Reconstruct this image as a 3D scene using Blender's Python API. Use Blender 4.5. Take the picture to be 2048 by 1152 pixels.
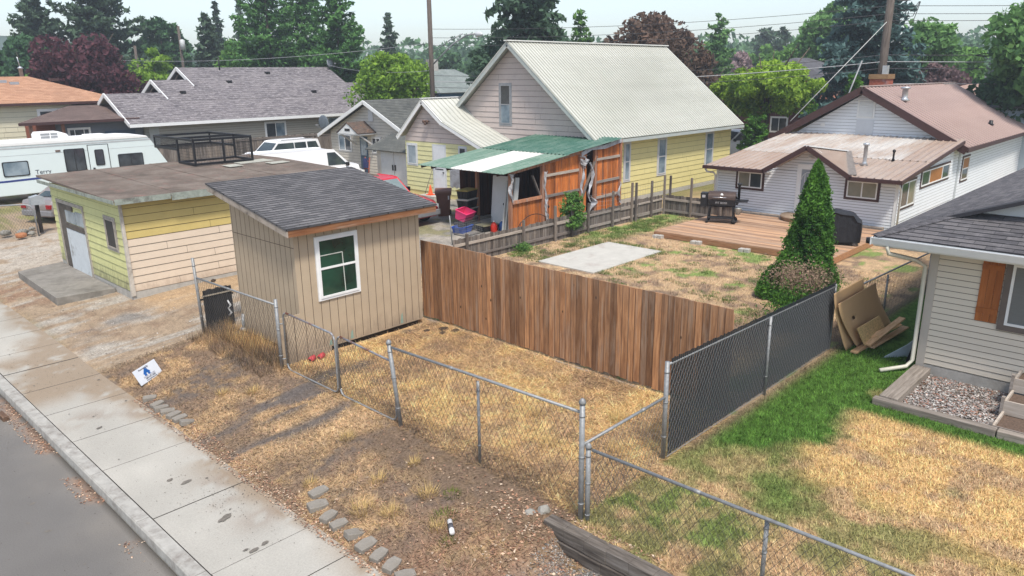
import bpy, math, random
import numpy as np
from mathutils import Vector, Matrix
R = math.radians
sc = bpy.context.scene
col = sc.collection
for o in list(bpy.data.objects): bpy.data.objects.remove(o)
random.seed(4); NP = np.random.default_rng(7)

# ------------------------------------------------------------ camera
cd = bpy.data.cameras.new('camera'); cam = bpy.data.objects.new('camera', cd); col.objects.link(cam)
cd.sensor_width = 36; cd.lens = 1500*36/2048; cd.clip_end = 4000; cd.clip_start = .1
ax = Vector((0.68966102, -0.72403713, -0.01174373)); ay = Vector((0.20738515, 0.18194853, 0.96118996)); az = -Vector((0.69380046, 0.66533072, -0.27563736))
cam.matrix_world = Matrix(((ax.x, ay.x, az.x, 0), (ax.y, ay.y, az.y, 0), (ax.z, ay.z, az.z, 5.8), (0, 0, 0, 1)))
sc.camera = cam
# ------------------------------------------------------------ sky, sun, exposure
SUN_EL, SUN_DIR = R(60), Vector((-.5, -.866, 0))      # where the sun stands (horizontal direction towards it)
w = bpy.data.worlds.new('World'); sc.world = w; w.use_nodes = True
nt = w.node_tree; bg = nt.nodes['Background']
sky = nt.nodes.new('ShaderNodeTexSky'); sky.sky_type = 'NISHITA'; sky.sun_disc = False
sky.sun_elevation = SUN_EL; sky.sun_rotation = math.atan2(SUN_DIR.x, SUN_DIR.y); sky.altitude = 0
sky.air_density = 1.0; sky.dust_density = 1.2; sky.ozone_density = 2.0
hs = nt.nodes.new('ShaderNodeHueSaturation'); hs.inputs['Hue'].default_value = .5; hs.inputs['Saturation'].default_value = .68; hs.inputs['Value'].default_value = .84
nt.links.new(sky.outputs[0], hs.inputs['Color']); nt.links.new(hs.outputs[0], bg.inputs[0]); bg.inputs[1].default_value = 0.15
sl = bpy.data.lights.new('sun', 'SUN'); sl.energy = 2.6; sl.angle = R(9); sl.color = (1, .93, .84)
sun = bpy.data.objects.new('sun', sl); col.objects.link(sun)
sd = Vector((SUN_DIR.x*math.cos(SUN_EL), SUN_DIR.y*math.cos(SUN_EL), math.sin(SUN_EL))).normalized()
sun.rotation_euler = sd.to_track_quat('Z', 'Y').to_euler(); sun.location = (0, 0, 30)
sc.view_settings.view_transform = 'Standard'; sc.view_settings.look = 'None'
sc.view_settings.exposure = 0.80; sc.view_settings.gamma = 1
sc.render.engine = 'CYCLES'

# ------------------------------------------------------------ helpers: objects
def tag(o, label=None, cat=None, group=None, kind=None):
    if label: o['label'] = label
    if cat: o['category'] = cat
    if group: o['group'] = group
    if kind: o['kind'] = kind
    return o
def thing(name, label, cat, loc=(0, 0, 0), group=None, rz=0):
    o = bpy.data.objects.new(name, None); col.objects.link(o); o.location = loc; o.rotation_euler = (0, 0, rz)
    o.empty_display_size = .2
    return tag(o, label, cat, group)
def kids(o): return [c for c in bpy.data.objects if c.parent == o]
def copy_tree(o, parent=None, loc=None, rz=None, label=None):
    c = o.copy(); col.objects.link(c); c.parent = parent
    if loc is not None: c.location = loc
    if rz is not None: c.rotation_euler = (0, 0, rz)
    if label: c['label'] = label
    for k in kids(o): copy_tree(k, c)
    return c
def origin(o):
    m = Matrix.Identity(4)
    while o is not None:
        m = o.matrix_basis @ m; o = o.parent
    return m

class MB:
    def __init__(s): s.v = []; s.f = []; s.r = []; s.uv = {}; s.mi = []; s.sm = []
    def face(s, pts, r=0., mi=0, uv=None, sm=False):
        i = len(s.v); s.v += [tuple(p) for p in pts]; s.f.append(list(range(i, i+len(pts)))); s.r.append(r); s.mi.append(mi); s.sm.append(sm)
        if uv: s.uv[len(s.f)-1] = uv
    def mesh(s, vs, fs, r=0., mi=0, sm=False):
        i = len(s.v); s.v += [tuple(p) for p in vs]
        for f in fs: s.f.append([i+k for k in f]); s.r.append(r); s.mi.append(mi); s.sm.append(sm)
    def box(s, a, b, r=0., mi=0):
        x0, y0, z0 = [min(a[k], b[k]) for k in range(3)]; x1, y1, z1 = [max(a[k], b[k]) for k in range(3)]
        s.mesh([(x0,y0,z0),(x1,y0,z0),(x1,y1,z0),(x0,y1,z0),(x0,y0,z1),(x1,y0,z1),(x1,y1,z1),(x0,y1,z1)],
               [(0,3,2,1),(4,5,6,7),(0,1,5,4),(1,2,6,5),(2,3,7,6),(3,0,4,7)], r, mi); return s
    def beam(s, p, q, wd, h, up=(0,0,1), r=0., mi=0):
        p = Vector(p); q = Vector(q); d = (q-p).normalized(); u = Vector(up); sd_ = d.cross(u)
        if sd_.length < 1e-4: sd_ = d.cross(Vector((1,0,0)))
        sd_.normalize(); u = sd_.cross(d).normalized(); a = sd_*wd/2; b = u*h/2
        vs = [p-a-b, p+a-b, p+a+b, p-a+b, q-a-b, q+a-b, q+a+b, q-a+b]
        s.mesh(vs, [(0,3,2,1)[::-1],(4,5,6,7)[::-1],(0,1,5,4)[::-1],(1,2,6,5)[::-1],(2,3,7,6)[::-1],(3,0,4,7)[::-1]], r, mi); return s
    def tube(s, p, q, r0, r1=None, n=8, r=0., mi=0, cap=True):
        return s.path([p, q], [r0, r0 if r1 is None else r1], n, r, mi, cap)
    def path(s, pts, rad, n=8, r=0., mi=0, cap=True):
        pts = [Vector(p) for p in pts]
        if not isinstance(rad, (list, tuple)): rad = [rad]*len(pts)
        vs = []; fs = []; pu = None
        for k, p in enumerate(pts):
            d = (pts[min(k+1, len(pts)-1)]-pts[max(k-1, 0)]).normalized()
            u = d.cross(Vector((0,0,1)) if abs(d.z) < .95 else Vector((1,0,0))) if pu is None else pu - d*pu.dot(d)
            u.normalize(); pu = u; v = d.cross(u)
            for j in range(n):
                t = 2*math.pi*j/n; vs.append(p+(u*math.cos(t)+v*math.sin(t))*rad[k])
        for k in range(len(pts)-1):
            for j in range(n): fs.append((k*n+j, k*n+(j+1)%n, (k+1)*n+(j+1)%n, (k+1)*n+j))
        if cap: fs.append(tuple(range(n))[::-1]); fs.append(tuple(range((len(pts)-1)*n, len(pts)*n)))
        s.mesh(vs, fs, r, mi, True if n > 4 else False); return s
    def lathe(s, c, prof, n=16, r=0., mi=0, axis='z'):
        vs = []; fs = []
        for (rr, h) in prof:
            for j in range(n):
                t = 2*math.pi*j/n; a, b = rr*math.cos(t), rr*math.sin(t)
                vs.append({'z': (c[0]+a, c[1]+b, c[2]+h), 'x': (c[0]+h, c[1]+a, c[2]+b), 'y': (c[0]+b, c[1]+h, c[2]+a)}[axis])
        for k in range(len(prof)-1):
            for j in range(n): fs.append((k*n+j, k*n+(j+1)%n, (k+1)*n+(j+1)%n, (k+1)*n+j))
        fs.append(tuple(range(n))[::-1]); fs.append(tuple(range((len(prof)-1)*n, len(prof)*n)))
        s.mesh(vs, fs, r, mi, True); return s
    def prism(s, poly, axis, a, b, r=0., mi=0):
        'poly of 2-D points (other two axes in x,y,z order) swept along axis from a to b'
        def P(t, c):
            return {'x': (c, t[0], t[1]), 'y': (t[0], c, t[1]), 'z': (t[0], t[1], c)}[axis]
        n = len(poly); vs = [P(t, a) for t in poly]+[P(t, b) for t in poly]
        s.mesh(vs, [tuple(range(n))[::-1], tuple(range(n, 2*n))]+[(i, (i+1)%n, n+(i+1)%n, n+i) for i in range(n)], r, mi); return s
    def slab(s, pts, t, r=0., mi=0, down=None):
        'planar polygon given thickness t below it; top face has metre UVs'
        P = [Vector(p) for p in pts]; n = (P[1]-P[0]).cross(P[2]-P[0]).normalized()
        if n.z < 0: P.reverse(); n = -n
        u = Vector((0,0,1)).cross(n)
        u = Vector((1,0,0)) if u.length < 1e-3 else u.normalized(); v = n.cross(u)
        uv = [((p-P[0]).dot(u)+50, (p-P[0]).dot(v)+50) for p in P]
        s.face(P, r, mi, uv); Q = [p-n*t for p in P]; s.face(Q[::-1], r, mi)
        for i in range(len(P)): s.face([P[i], Q[i], Q[(i+1)%len(P)], P[(i+1)%len(P)]], r, mi)
        return s
    def build(s, name, mats, parent=None, bevel=0, label=None, local=False):
        me = bpy.data.meshes.new(name); me.from_pydata(s.v, [], s.f)
        if not isinstance(mats, (list, tuple)): mats = [mats]
        for m_ in mats: me.materials.append(m_)
        me.polygons.foreach_set('material_index', s.mi); me.polygons.foreach_set('use_smooth', s.sm)
        at = me.attributes.new('rnd', 'FLOAT', 'FACE'); at.data.foreach_set('value', s.r)
        if s.uv:
            ul = me.uv_layers.new(name='UVMap')
            for fi, uvs in s.uv.items():
                ls = me.polygons[fi].loop_start
                for k, c in enumerate(uvs): ul.data[ls+k].uv = c
        o = bpy.data.objects.new(name, me); col.objects.link(o)
        if parent is not None:
            if not local: me.transform(origin(parent).inverted())
            o.parent = parent
        me.update()
        if bevel:
            b = o.modifiers.new('bevel', 'BEVEL'); b.width = bevel; b.segments = 2; b.limit_method = 'ANGLE'
        if label: o['label'] = label
        return o

# ------------------------------------------------------------ helpers: materials
def srgb(r, g, b):
    f = lambda c: (c/255/12.92 if c/255 <= .04045 else ((c/255+.055)/1.055)**2.4)
    return (f(r), f(g), f(b))
class N:
    def __init__(s, name):
        s.m = bpy.data.materials.new(name); s.m.use_nodes = True; s.t = s.m.node_tree; s.b = s.t.nodes['Principled BSDF']
    def n(s, typ, **kw):
        x = s.t.nodes.new('ShaderNode'+typ)
        for k, v in kw.items():
            if k.startswith('i_'):
                x.inputs[k[2:].replace('_', ' ')].default_value = v
            else: setattr(x, k, v)
        return x
    def l(s, a, b): s.t.links.new(a, b)
    def ramp(s, fac, stops):
        r = s.n('ValToRGB'); e = r.color_ramp.elements
        while len(e) < len(stops): e.new(.5)
        for k, (p, c) in enumerate(stops): e[k].position = p; e[k].color = (*c[:3], 1) if len(c) >= 3 else (c[0],)*3+(1,)
        s.l(fac, r.inputs[0]); return r.outputs[0]
    def mix(s, fac, a, b, mode='MIX'):
        x = s.n('Mix', data_type='RGBA', blend_type=mode)
        for k, v in ((0, fac), (6, a), (7, b)):
            if hasattr(v, 'is_linked'): s.l(v, x.inputs[k])
            else: x.inputs[k].default_value = v if k == 0 else (*v[:3], 1)
        return x.outputs[2]
    def coords(s, kind='Object', scale=(1,1,1)):
        c = s.n('TexCoord'); mp = s.n('Mapping'); s.l(c.outputs[kind], mp.inputs[0]); mp.inputs['Scale'].default_value = scale; return mp.outputs[0]
    def noise(s, co, scale, detail=5, rough=.6):
        x = s.n('TexNoise'); x.inputs['Scale'].default_value = scale; x.inputs['Detail'].default_value = detail; x.inputs['Roughness'].default_value = rough
        s.l(co, x.inputs['Vector']); return x.outputs['Fac']
    def rnd(s):
        a = s.n('Attribute', attribute_name='rnd'); return a.outputs['Fac']
    def bump(s, h, strength=.3, dist=.01):
        x = s.n('Bump'); x.inputs['Strength'].default_value = strength; x.inputs['Distance'].default_value = dist
        s.l(h, x.inputs['Height']); s.l(x.outputs[0], s.b.inputs['Normal'])
    def math(s, op, a, b=0.):
        x = s.n('Math', operation=op)
        for k, v in ((0, a), (1, b)):
            if hasattr(v, 'is_linked'): s.l(v, x.inputs[k])
            else: x.inputs[k].default_value = v
        return x.outputs[0]
    def base(s, c, rough=.8, metal=0, spec=.5):
        if hasattr(c, 'is_linked'): s.l(c, s.b.inputs['Base Color'])
        else: s.b.inputs['Base Color'].default_value = (*c[:3], 1)
        s.b.inputs['Roughness'].default_value = rough; s.b.inputs['Metallic'].default_value = metal; s.b.inputs['Specular IOR Level'].default_value = spec
        return s.m
_mc = {}
def plain(name, c, rough=.7, metal=0, var=.12, scale=6, dirt=None, dscale=2.5, dthr=(.55, .75), stretch=(1,1,1), spec=.4, bump=0):
    'painted / plain surface with slight mottling and optional stains of a second colour'
    if name in _mc: return _mc[name]
    m = N(name); co = m.coords('Object', stretch); f = m.noise(co, scale)
    a = tuple(x*(1-var) for x in c); b = tuple(min(1, x*(1+var)) for x in c)
    cc = m.ramp(f, [(.3, a), (.7, b)])
    if dirt:
        g = m.noise(co, dscale, 8, .7); k = m.ramp(g, [(dthr[0], (0,0,0)), (dthr[1], (1,1,1))]); cc = m.mix(k, cc, dirt)
    cc = m.mix(m.math('LESS_THAN', m.rnd(), -.5), cc, tuple(x*.32 for x in c))  # marked faces go dark: painted lap and rib shade, plus board butt joints
    if bump: m.bump(m.noise(co, scale*8), bump, .01)
    _mc[name] = m.base(cc, rough, metal, spec); return _mc[name]
def wood(name, dark, light, grey=None, greyamt=.5, along='z', rough=.85, knots=False, gscale=1.):
    if name in _mc: return _mc[name]
    m = N(name); st = {'z': (14,14,1.1), 'x': (1.1,14,14), 'y': (14,1.1,14)}[along]
    c = m.n('TexCoord'); r = m.rnd(); off = m.n('CombineXYZ'); k = m.math('MULTIPLY', r, 37.)
    for i in range(3): m.l(k, off.inputs[i])
    ad = m.n('VectorMath', operation='ADD'); m.l(c.outputs['Object'], ad.inputs[0]); m.l(off.outputs[0], ad.inputs[1])
    mp = m.n('Mapping'); m.l(ad.outputs[0], mp.inputs[0]); mp.inputs['Scale'].default_value = st
    g = m.noise(mp.outputs[0], 1.6, 8, .65)
    cc = m.ramp(g, [(.32, dark), (.66, light)])
    tone = m.ramp(r, [(0, (.52,.50,.50)), (.5, (.92,.92,.92)), (1, (1.35,1.3,1.22))])
    cc = m.mix(1., cc, tone, 'MULTIPLY')
    if grey:
        g2 = m.noise(mp.outputs[0], .55, 6, .7); kk = m.ramp(g2, [(.62-greyamt*.3, (0,0,0)), (.8-greyamt*.2, (.85,.85,.85))]); cc = m.mix(kk, cc, grey)
    if knots:
        vo = m.n('TexVoronoi'); mp2 = m.n('Mapping'); mp2.inputs['Scale'].default_value = {'z': (3.2,3.2,1.7), 'x': (1.7,3.2,3.2), 'y': (3.2,1.7,3.2)}[along]
        m.l(ad.outputs[0], mp2.inputs[0]); m.l(mp2.outputs[0], vo.inputs['Vector']); vo.inputs['Scale'].default_value = 1.
        kk = m.ramp(vo.outputs['Distance'], [(.035, (1,1,1)), (.075, (0,0,0))]); cc = m.mix(kk, cc, (.03,.015,.008))
    m.bump(g, .35, .006)
    _mc[name] = m.base(cc, rough, 0, .25); return _mc[name]
def shingle(name, c1, c2, grout, bw=.32, rh=.14, rough=.95, mottled=0.):
    if name in _mc: return _mc[name]
    m = N(name); co = m.coords('UV'); br = m.n('TexBrick'); m.l(co, br.inputs['Vector'])
    br.inputs['Scale'].default_value = 1; br.inputs['Brick Width'].default_value = bw; br.inputs['Row Height'].default_value = rh
    br.inputs['Mortar Size'].default_value = .006; br.inputs['Mortar Smooth'].default_value = .3; br.inputs['Bias'].default_value = 0
    br.inputs['Color1'].default_value = (*c1, 1); br.inputs['Color2'].default_value = (*c2, 1); br.inputs['Mortar'].default_value = (*grout, 1)
    fine = m.noise(co, 55, 3); cc = m.mix(1., br.outputs['Color'], m.ramp(fine, [(.3, (.7,.7,.7)), (.7, (1.3,1.3,1.3))]), 'MULTIPLY')
    big = m.noise(co, .5, 4); cc = m.mix(1., cc, m.ramp(big, [(.3, (.85,.85,.85)), (.7, (1.15,1.14,1.12))]), 'MULTIPLY')
    if mottled:
        mp = m.coords('UV', (3.2, 8, 1)); g = m.noise(mp, 1., 3, .8); cc = m.mix(m.ramp(g, [(.52, (0,0,0)), (.62, (mottled,)*3)]), cc, tuple(min(.8, x*2.2) for x in c2))
    m.bump(br.outputs['Fac'], -.5, .01)
    _mc[name] = m.base(cc, rough, 0, .2); return _mc[name]
def attr_mat(name, rough=.95, fine=25., amt=.35, bump=.4, bscale=40., transl=0., stretch=(1,1,1), spec=.15, rndamt=0.):
    'colour comes from the mesh attribute Col (what the surface is there), with fine variation'
    if name in _mc: return _mc[name]
    m = N(name); a = m.n('Attribute', attribute_name='Col'); cc = a.outputs['Color']
    if fine:
        co = m.coords('Object', stretch); f = m.noise(co, fine, 6, .7)
        cc = m.mix(1., cc, m.ramp(f, [(.25, (1-amt,)*3), (.75, (1+amt,)*3)]), 'MULTIPLY')
        if bump: m.bump(m.noise(co, bscale, 6, .75), bump, .03)
    m.base(cc, rough, 0, spec)
    if transl:
        tr = m.n('BsdfTranslucent'); ms = m.n('MixShader'); ms.inputs[0].default_value = transl
        m.l(cc, tr.inputs[0]); m.l(m.b.outputs[0], ms.inputs[1]); m.l(tr.outputs[0], ms.inputs[2]); m.l(ms.outputs[0], m.t.nodes['Material Output'].inputs[0])
    _mc[name] = m.m; return m.m
def leafmat(name, c1, c2, transl=.25):
    if name in _mc: return _mc[name]
    m = N(name); cc = m.ramp(m.rnd(), [(0, c1), (1, c2)]); m.base(cc, .75, 0, .25)
    tr = m.n('BsdfTranslucent'); ms = m.n('MixShader'); ms.inputs[0].default_value = transl
    m.l(cc, tr.inputs[0]); m.l(m.b.outputs[0], ms.inputs[1]); m.l(tr.outputs[0], ms.inputs[2]); m.l(ms.outputs[0], m.t.nodes['Material Output'].inputs[0])
    _mc[name] = m.m; return m.m
def glassy(name, c=(.02,.025,.03), c2=(.06,.07,.08), rough=.08):
    if name in _mc: return _mc[name]
    m = N(name); co = m.coords('Object', (1,1,1)); f = m.noise(co, 1.3, 3)
    _mc[name] = m.base(m.ramp(f, [(.35, c), (.65, c2)]), rough, 0, .7); return _mc[name]

M_white = plain('white_paint', (.72,.73,.72), .55, var=.04, dirt=(.5,.48,.43), dthr=(.6,.9))
M_wsiding = plain('white_siding', (.70,.73,.76), .5, var=.03, dirt=(.5,.5,.48), dthr=(.62,.95), scale=2)
M_steel = plain('galvanised_steel', (.25,.26,.265), .5, .25, var=.2, scale=20, dirt=(.2,.19,.18), dscale=9, dthr=(.5,.75))
M_wirem = plain('dull_wire', (.10,.098,.092), .6, .2, var=.2)
M_rust = plain('rusty_steel', (.30,.33,.36), .55, .45, var=.2, scale=18, dirt=(.26,.09,.045), dscale=2.2, dthr=(.42,.58))
M_black = plain('black_metal', (.016,.016,.018), .45, .2, var=.2)
M_glass = glassy('window_glass'); M_glass_g = glassy('green_glass', (.005,.022,.016), (.014,.065,.04))
M_curtain = glassy('curtained_glass', (.16,.16,.12), (.25,.24,.19), .15)
M_glassb = glassy('bluish_glass', (.10,.15,.19), (.28,.34,.38), .12)
M_rubber = plain('tyre_rubber', (.02,.02,.02), .85, var=.2)
M_brown = plain('brown_trim', (.055,.024,.022), .5, var=.1)
M_conc = plain('concrete', (.40,.385,.35), .95, var=.12, scale=9, dirt=(.22,.2,.17), dscale=1.4, dthr=(.5,.8), bump=.2)

def P3(ax_, c, out, a, z, d): return (c+out*d, a, z) if ax_ == 'X' else (a, c+out*d, z)
def pbox(mb, ax_, c, out, a0, a1, z0, z1, d0, d1, r=0., mi=0): return mb.box(P3(ax_, c, out, a0, z0, d0), P3(ax_, c, out, a1, z1, d1), r, mi)
def siding(mb, ax_, c, out, z0, z1, bounds, sp=.2, lift=.016, mi=0, gap=.018):
    'lap boards; bounds(z) -> (a_lo, a_hi)'
    k = 0; z = z0
    while z < z1-1e-4:
        zt = min(z+sp, z1); b0 = bounds(z+1e-4); b1 = bounds(zt-1e-4); r = random.random()
        m_ = mi(z) if callable(mi) else mi
        mb.face([P3(ax_, c, out, b0[0], z-.001, .002), P3(ax_, c, out, b0[1], z-.001, .002), P3(ax_, c, out, b0[1], z+gap, .002), P3(ax_, c, out, b0[0], z+gap, .002)], -1, m_); zb_ = z; z = z+gap  # dark strip under each board paints the lap shadow into the wall
        A = P3(ax_, c, out, b0[0], z, lift); B = P3(ax_, c, out, b0[1], z, lift); C = P3(ax_, c, out, b1[1], zt, .003); D = P3(ax_, c, out, b1[0], zt, .003)
        mb.face([A, B, C, D], r, m_); mb.face([P3(ax_, c, out, b0[0], z, 0), P3(ax_, c, out, b0[1], z, 0), B, A], r, m_)
        if sp >= .2 and b0[1]-b0[0] > 3:
            for _ in range(int((b0[1]-b0[0])/3.2)):
                q_ = random.uniform(max(b0[0], b1[0])+.2, min(b0[1], b1[1])-.2); mb.face([P3(ax_, c, out, q_, z, lift+.0015), P3(ax_, c, out, q_+.011, z, lift+.0015), P3(ax_, c, out, q_+.011, zt, .0045), P3(ax_, c, out, q_, zt, .0045)], -1, m_)
        z = zt; k += 1
    return mb
def window(par, ax_, c, out, a0, a1, z0, z1, trim_m, frame_m, style='slider', glass=None, tw=.08, name='window', label=None):
    a0, a1 = min(a0, a1), max(a0, a1); glass = glass or [M_glass]
    t = MB()
    for q in ((a0, a1, z0, z0+tw), (a0, a1, z1-tw, z1), (a0, a0+tw, z0+tw, z1-tw), (a1-tw, a1, z0+tw, z1-tw)): pbox(t, ax_, c, out, *q, 0, .035)
    wo = t.build(name, trim_m, par, label=label)
    i0, i1, j0, j1 = a0+tw, a1-tw, z0+tw, z1-tw; fw = .045
    f = MB()
    for q in ((i0, i1, j0, j0+fw), (i0, i1, j1-fw, j1), (i0, i0+fw, j0+fw, j1-fw), (i1-fw, i1, j0+fw, j1-fw)): pbox(f, ax_, c, out, *q, 0, .05)
    if style == 'slider': cells = [(i0+fw, (i0+i1)/2-fw/2, j0+fw, j1-fw), ((i0+i1)/2+fw/2, i1-fw, j0+fw, j1-fw)]; pbox(f, ax_, c, out, (i0+i1)/2-fw/2, (i0+i1)/2+fw/2, j0+fw, j1-fw, 0, .045)
    elif style == 'hung':
        zm = (j0+j1)/2; cells = [(i0+fw, i1-fw, j0+fw, zm-fw/2), (i0+fw, i1-fw, zm+fw/2, j1-fw)]; pbox(f, ax_, c, out, i0+fw, i1-fw, zm-fw/2, zm+fw/2, 0, .045)
    elif style == 'triple':
        p = i0+(i1-i0)*.27; q_ = i1-(i1-i0)*.27; cells = [(i0+fw, p-fw/2, j0+fw, j1-fw), (p+fw/2, q_-fw/2, j0+fw, j1-fw), (q_+fw/2, i1-fw, j0+fw, j1-fw)]
        for x in (p, q_): pbox(f, ax_, c, out, x-fw/2, x+fw/2, j0+fw, j1-fw, 0, .045)
    else: cells = [(i0+fw, i1-fw, j0+fw, j1-fw)]
    f.build('frame', frame_m, wo)
    for k, q in enumerate(cells):
        g = MB(); pbox(g, ax_, c, out, *q, .012, .028); g.build('pane', glass[k % len(glass)], wo)
    return wo
def clip_poly(pts, n, d):
    'keep side dot(p,n)>=d'
    out = []
    for i in range(len(pts)):
        a, b = pts[i], pts[(i+1)%len(pts)]; da, db = a.dot(n)-d, b.dot(n)-d
        if da >= 0: out.append(a)
        if (da > 0) != (db > 0) and abs(da-db) > 1e-9: out.append(a+(b-a)*(da/(da-db)))
    return out
def roof_frame(pts):
    P = [Vector(p) for p in pts]; n = (P[1]-P[0]).cross(P[2]-P[0]).normalized()
    if n.z < 0: P.reverse(); n = -n
    u = Vector((0,0,1)).cross(n).normalized(); v = n.cross(u); return P, n, u, v
def metal_roof(mb, pts, sp=.23, h=.028, t=.03, mi=0, w0=.05, w1=.025, shade_w=.022):
    P, n, u, v = roof_frame(pts); mb.slab(P, t, mi=mi)
    us = [p.dot(u) for p in P]; x = min(us)+sp*.35
    while x < max(us)-.03:
        q = clip_poly(clip_poly(P, u, x-.001), -u, -(x+.001))
        if len(q) >= 3:
            lo = min(q, key=lambda p: p.dot(v)); hi = max(q, key=lambda p: p.dot(v))
            lo = lo+u*(x-lo.dot(u))-v*.01; hi = hi+u*(x-hi.dot(u))
            if (hi-lo).length > .05:
                a, b = u*w0/2, u*w1/2; m_ = mi
                vs = [lo-a, lo-b+n*h, lo+b+n*h, lo+a, hi-a, hi-b+n*h, hi+b+n*h, hi+a]
                mb.mesh(vs, [(0,4,5,1),(1,5,6,2),(2,6,7,3),(0,1,2,3),(7,6,5,4)], random.random(), m_); gq_ = n*.002; mb.face([lo-a*1.0+gq_, hi-a*1.0+gq_, hi-a-u*shade_w+gq_, lo-a-u*shade_w+gq_][::-1], -1, m_)  # dark strip beside each rib paints the rib's shade onto the sheet
        x += sp
def shingle_roof(mb, pts, sp=.14, h=.012, t=.04, mi=0):
    'stepped courses'
    P, n, u, v = roof_frame(pts); mb.slab([p-n*.001 for p in P], t, mi=mi)
    vs_ = [p.dot(v) for p in P]; y = min(vs_); o = P[0]
    while y < max(vs_)-.01:
        y2 = min(y+sp, max(vs_)); q = clip_poly(clip_poly(P, v, y), -v, -y2)
        if len(q) >= 3:
            top = []
            for p in q:
                k = (y2-p.dot(v))/sp; top.append(p+n*(.001+h*max(0, min(1, k))))
            uv = [((p-o).dot(u)+50, (p-o).dot(v)-min(vs_)+o.dot(v)+49.98) for p in q]
            mb.face(top, 0, mi, [(a, p.dot(v)-min(vs_)+70*sp+.002) for (a, _), p in zip(uv, q)])
            lowp = [i for i, p in enumerate(q) if abs(p.dot(v)-y) < 1e-4]
            if len(lowp) == 2:
                a, b = q[lowp[0]], q[lowp[1]]; mb.face([a, b, b+n*(h+.001), a+n*(h+.001)], 0, mi)
        y = y2
# ------------------------------------------------------------ value noise in numpy
def vnoise(x, y, s, seed=0):
    x = np.asarray(x)*s+seed*17.3+1000; y = np.asarray(y)*s+seed*5.1+1000
    xi = np.floor(x).astype(np.int64); yi = np.floor(y).astype(np.int64); fx = x-xi; fy = y-yi
    fx = fx*fx*(3-2*fx); fy = fy*fy*(3-2*fy)
    def h(a, b):
        n = (a*374761393+b*668265263+seed*974711) & 0x7fffffff; n = ((n ^ (n >> 13))*1274126177) & 0x7fffffff; n = n ^ (n >> 16); return (n & 0xffff)/65535.
    return (h(xi, yi)*(1-fx)+h(xi+1, yi)*fx)*(1-fy)+(h(xi, yi+1)*(1-fx)+h(xi+1, yi+1)*fx)*fy
def fbm(x, y, s, o=4, seed=0):
    t = 0; a = .5; n = 0
    for k in range(o): t = t+a*vnoise(x, y, s*2**k, seed+k); n += a; a *= .55
    return t/n
def sstep(a, b, x): t = np.clip((x-a)/(b-a), 0, 1); return t*t*(3-2*t)
def band(x, a, b, w=.3): return sstep(a-w, a+w, x)*(1-sstep(b-w, b+w, x))

# ============================================================ SETTING: ground, road, pavement, hills
C_ = dict(straw=(.43,.295,.165), bright=(.64,.42,.195), brown=(.185,.130,.088), dark=(.085,.075,.07), dirt=(.305,.232,.16), gravel=(.37,.335,.285),
          green=(.07,.145,.026), olive=(.17,.16,.065), leaf=(.30,.185,.12), greyg=(.20,.19,.175), dry=(.40,.28,.165))
C_ = {k: np.array(v) for k, v in C_.items()}
def hgt(X, Y):
    X = np.asarray(X, float); Y = np.asarray(Y, float)
    wd = 6.9+2.2*sstep(16.3, 18, Y)
    z = -.3*(1-sstep(4.72, 1, X)*0-np.clip((X-4.74)/(wd-4.74), 0, 1)**.8)
    low = -.33*(1-sstep(6.66, 6.74, X)); k = 1-sstep(5.35, 5.75, Y); z = z*(1-k)+low*k
    z = z+.035*(fbm(X, Y, .9, 3, 3)-.5)*sstep(4.7, 5.4, X)+.02*(fbm(X, Y, 5, 2, 5)-.5)*sstep(4.7, 5.1, X)
    bed = band(X, 13.55, 15.7, .03)*(1-sstep(3.72, 3.78, Y)); z = z-.02*bed
    r = np.maximum(0, np.hypot(X-20, Y-25)-75); z = z-.0*r
    return np.where(X < 4.68, -.66, z)
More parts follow.
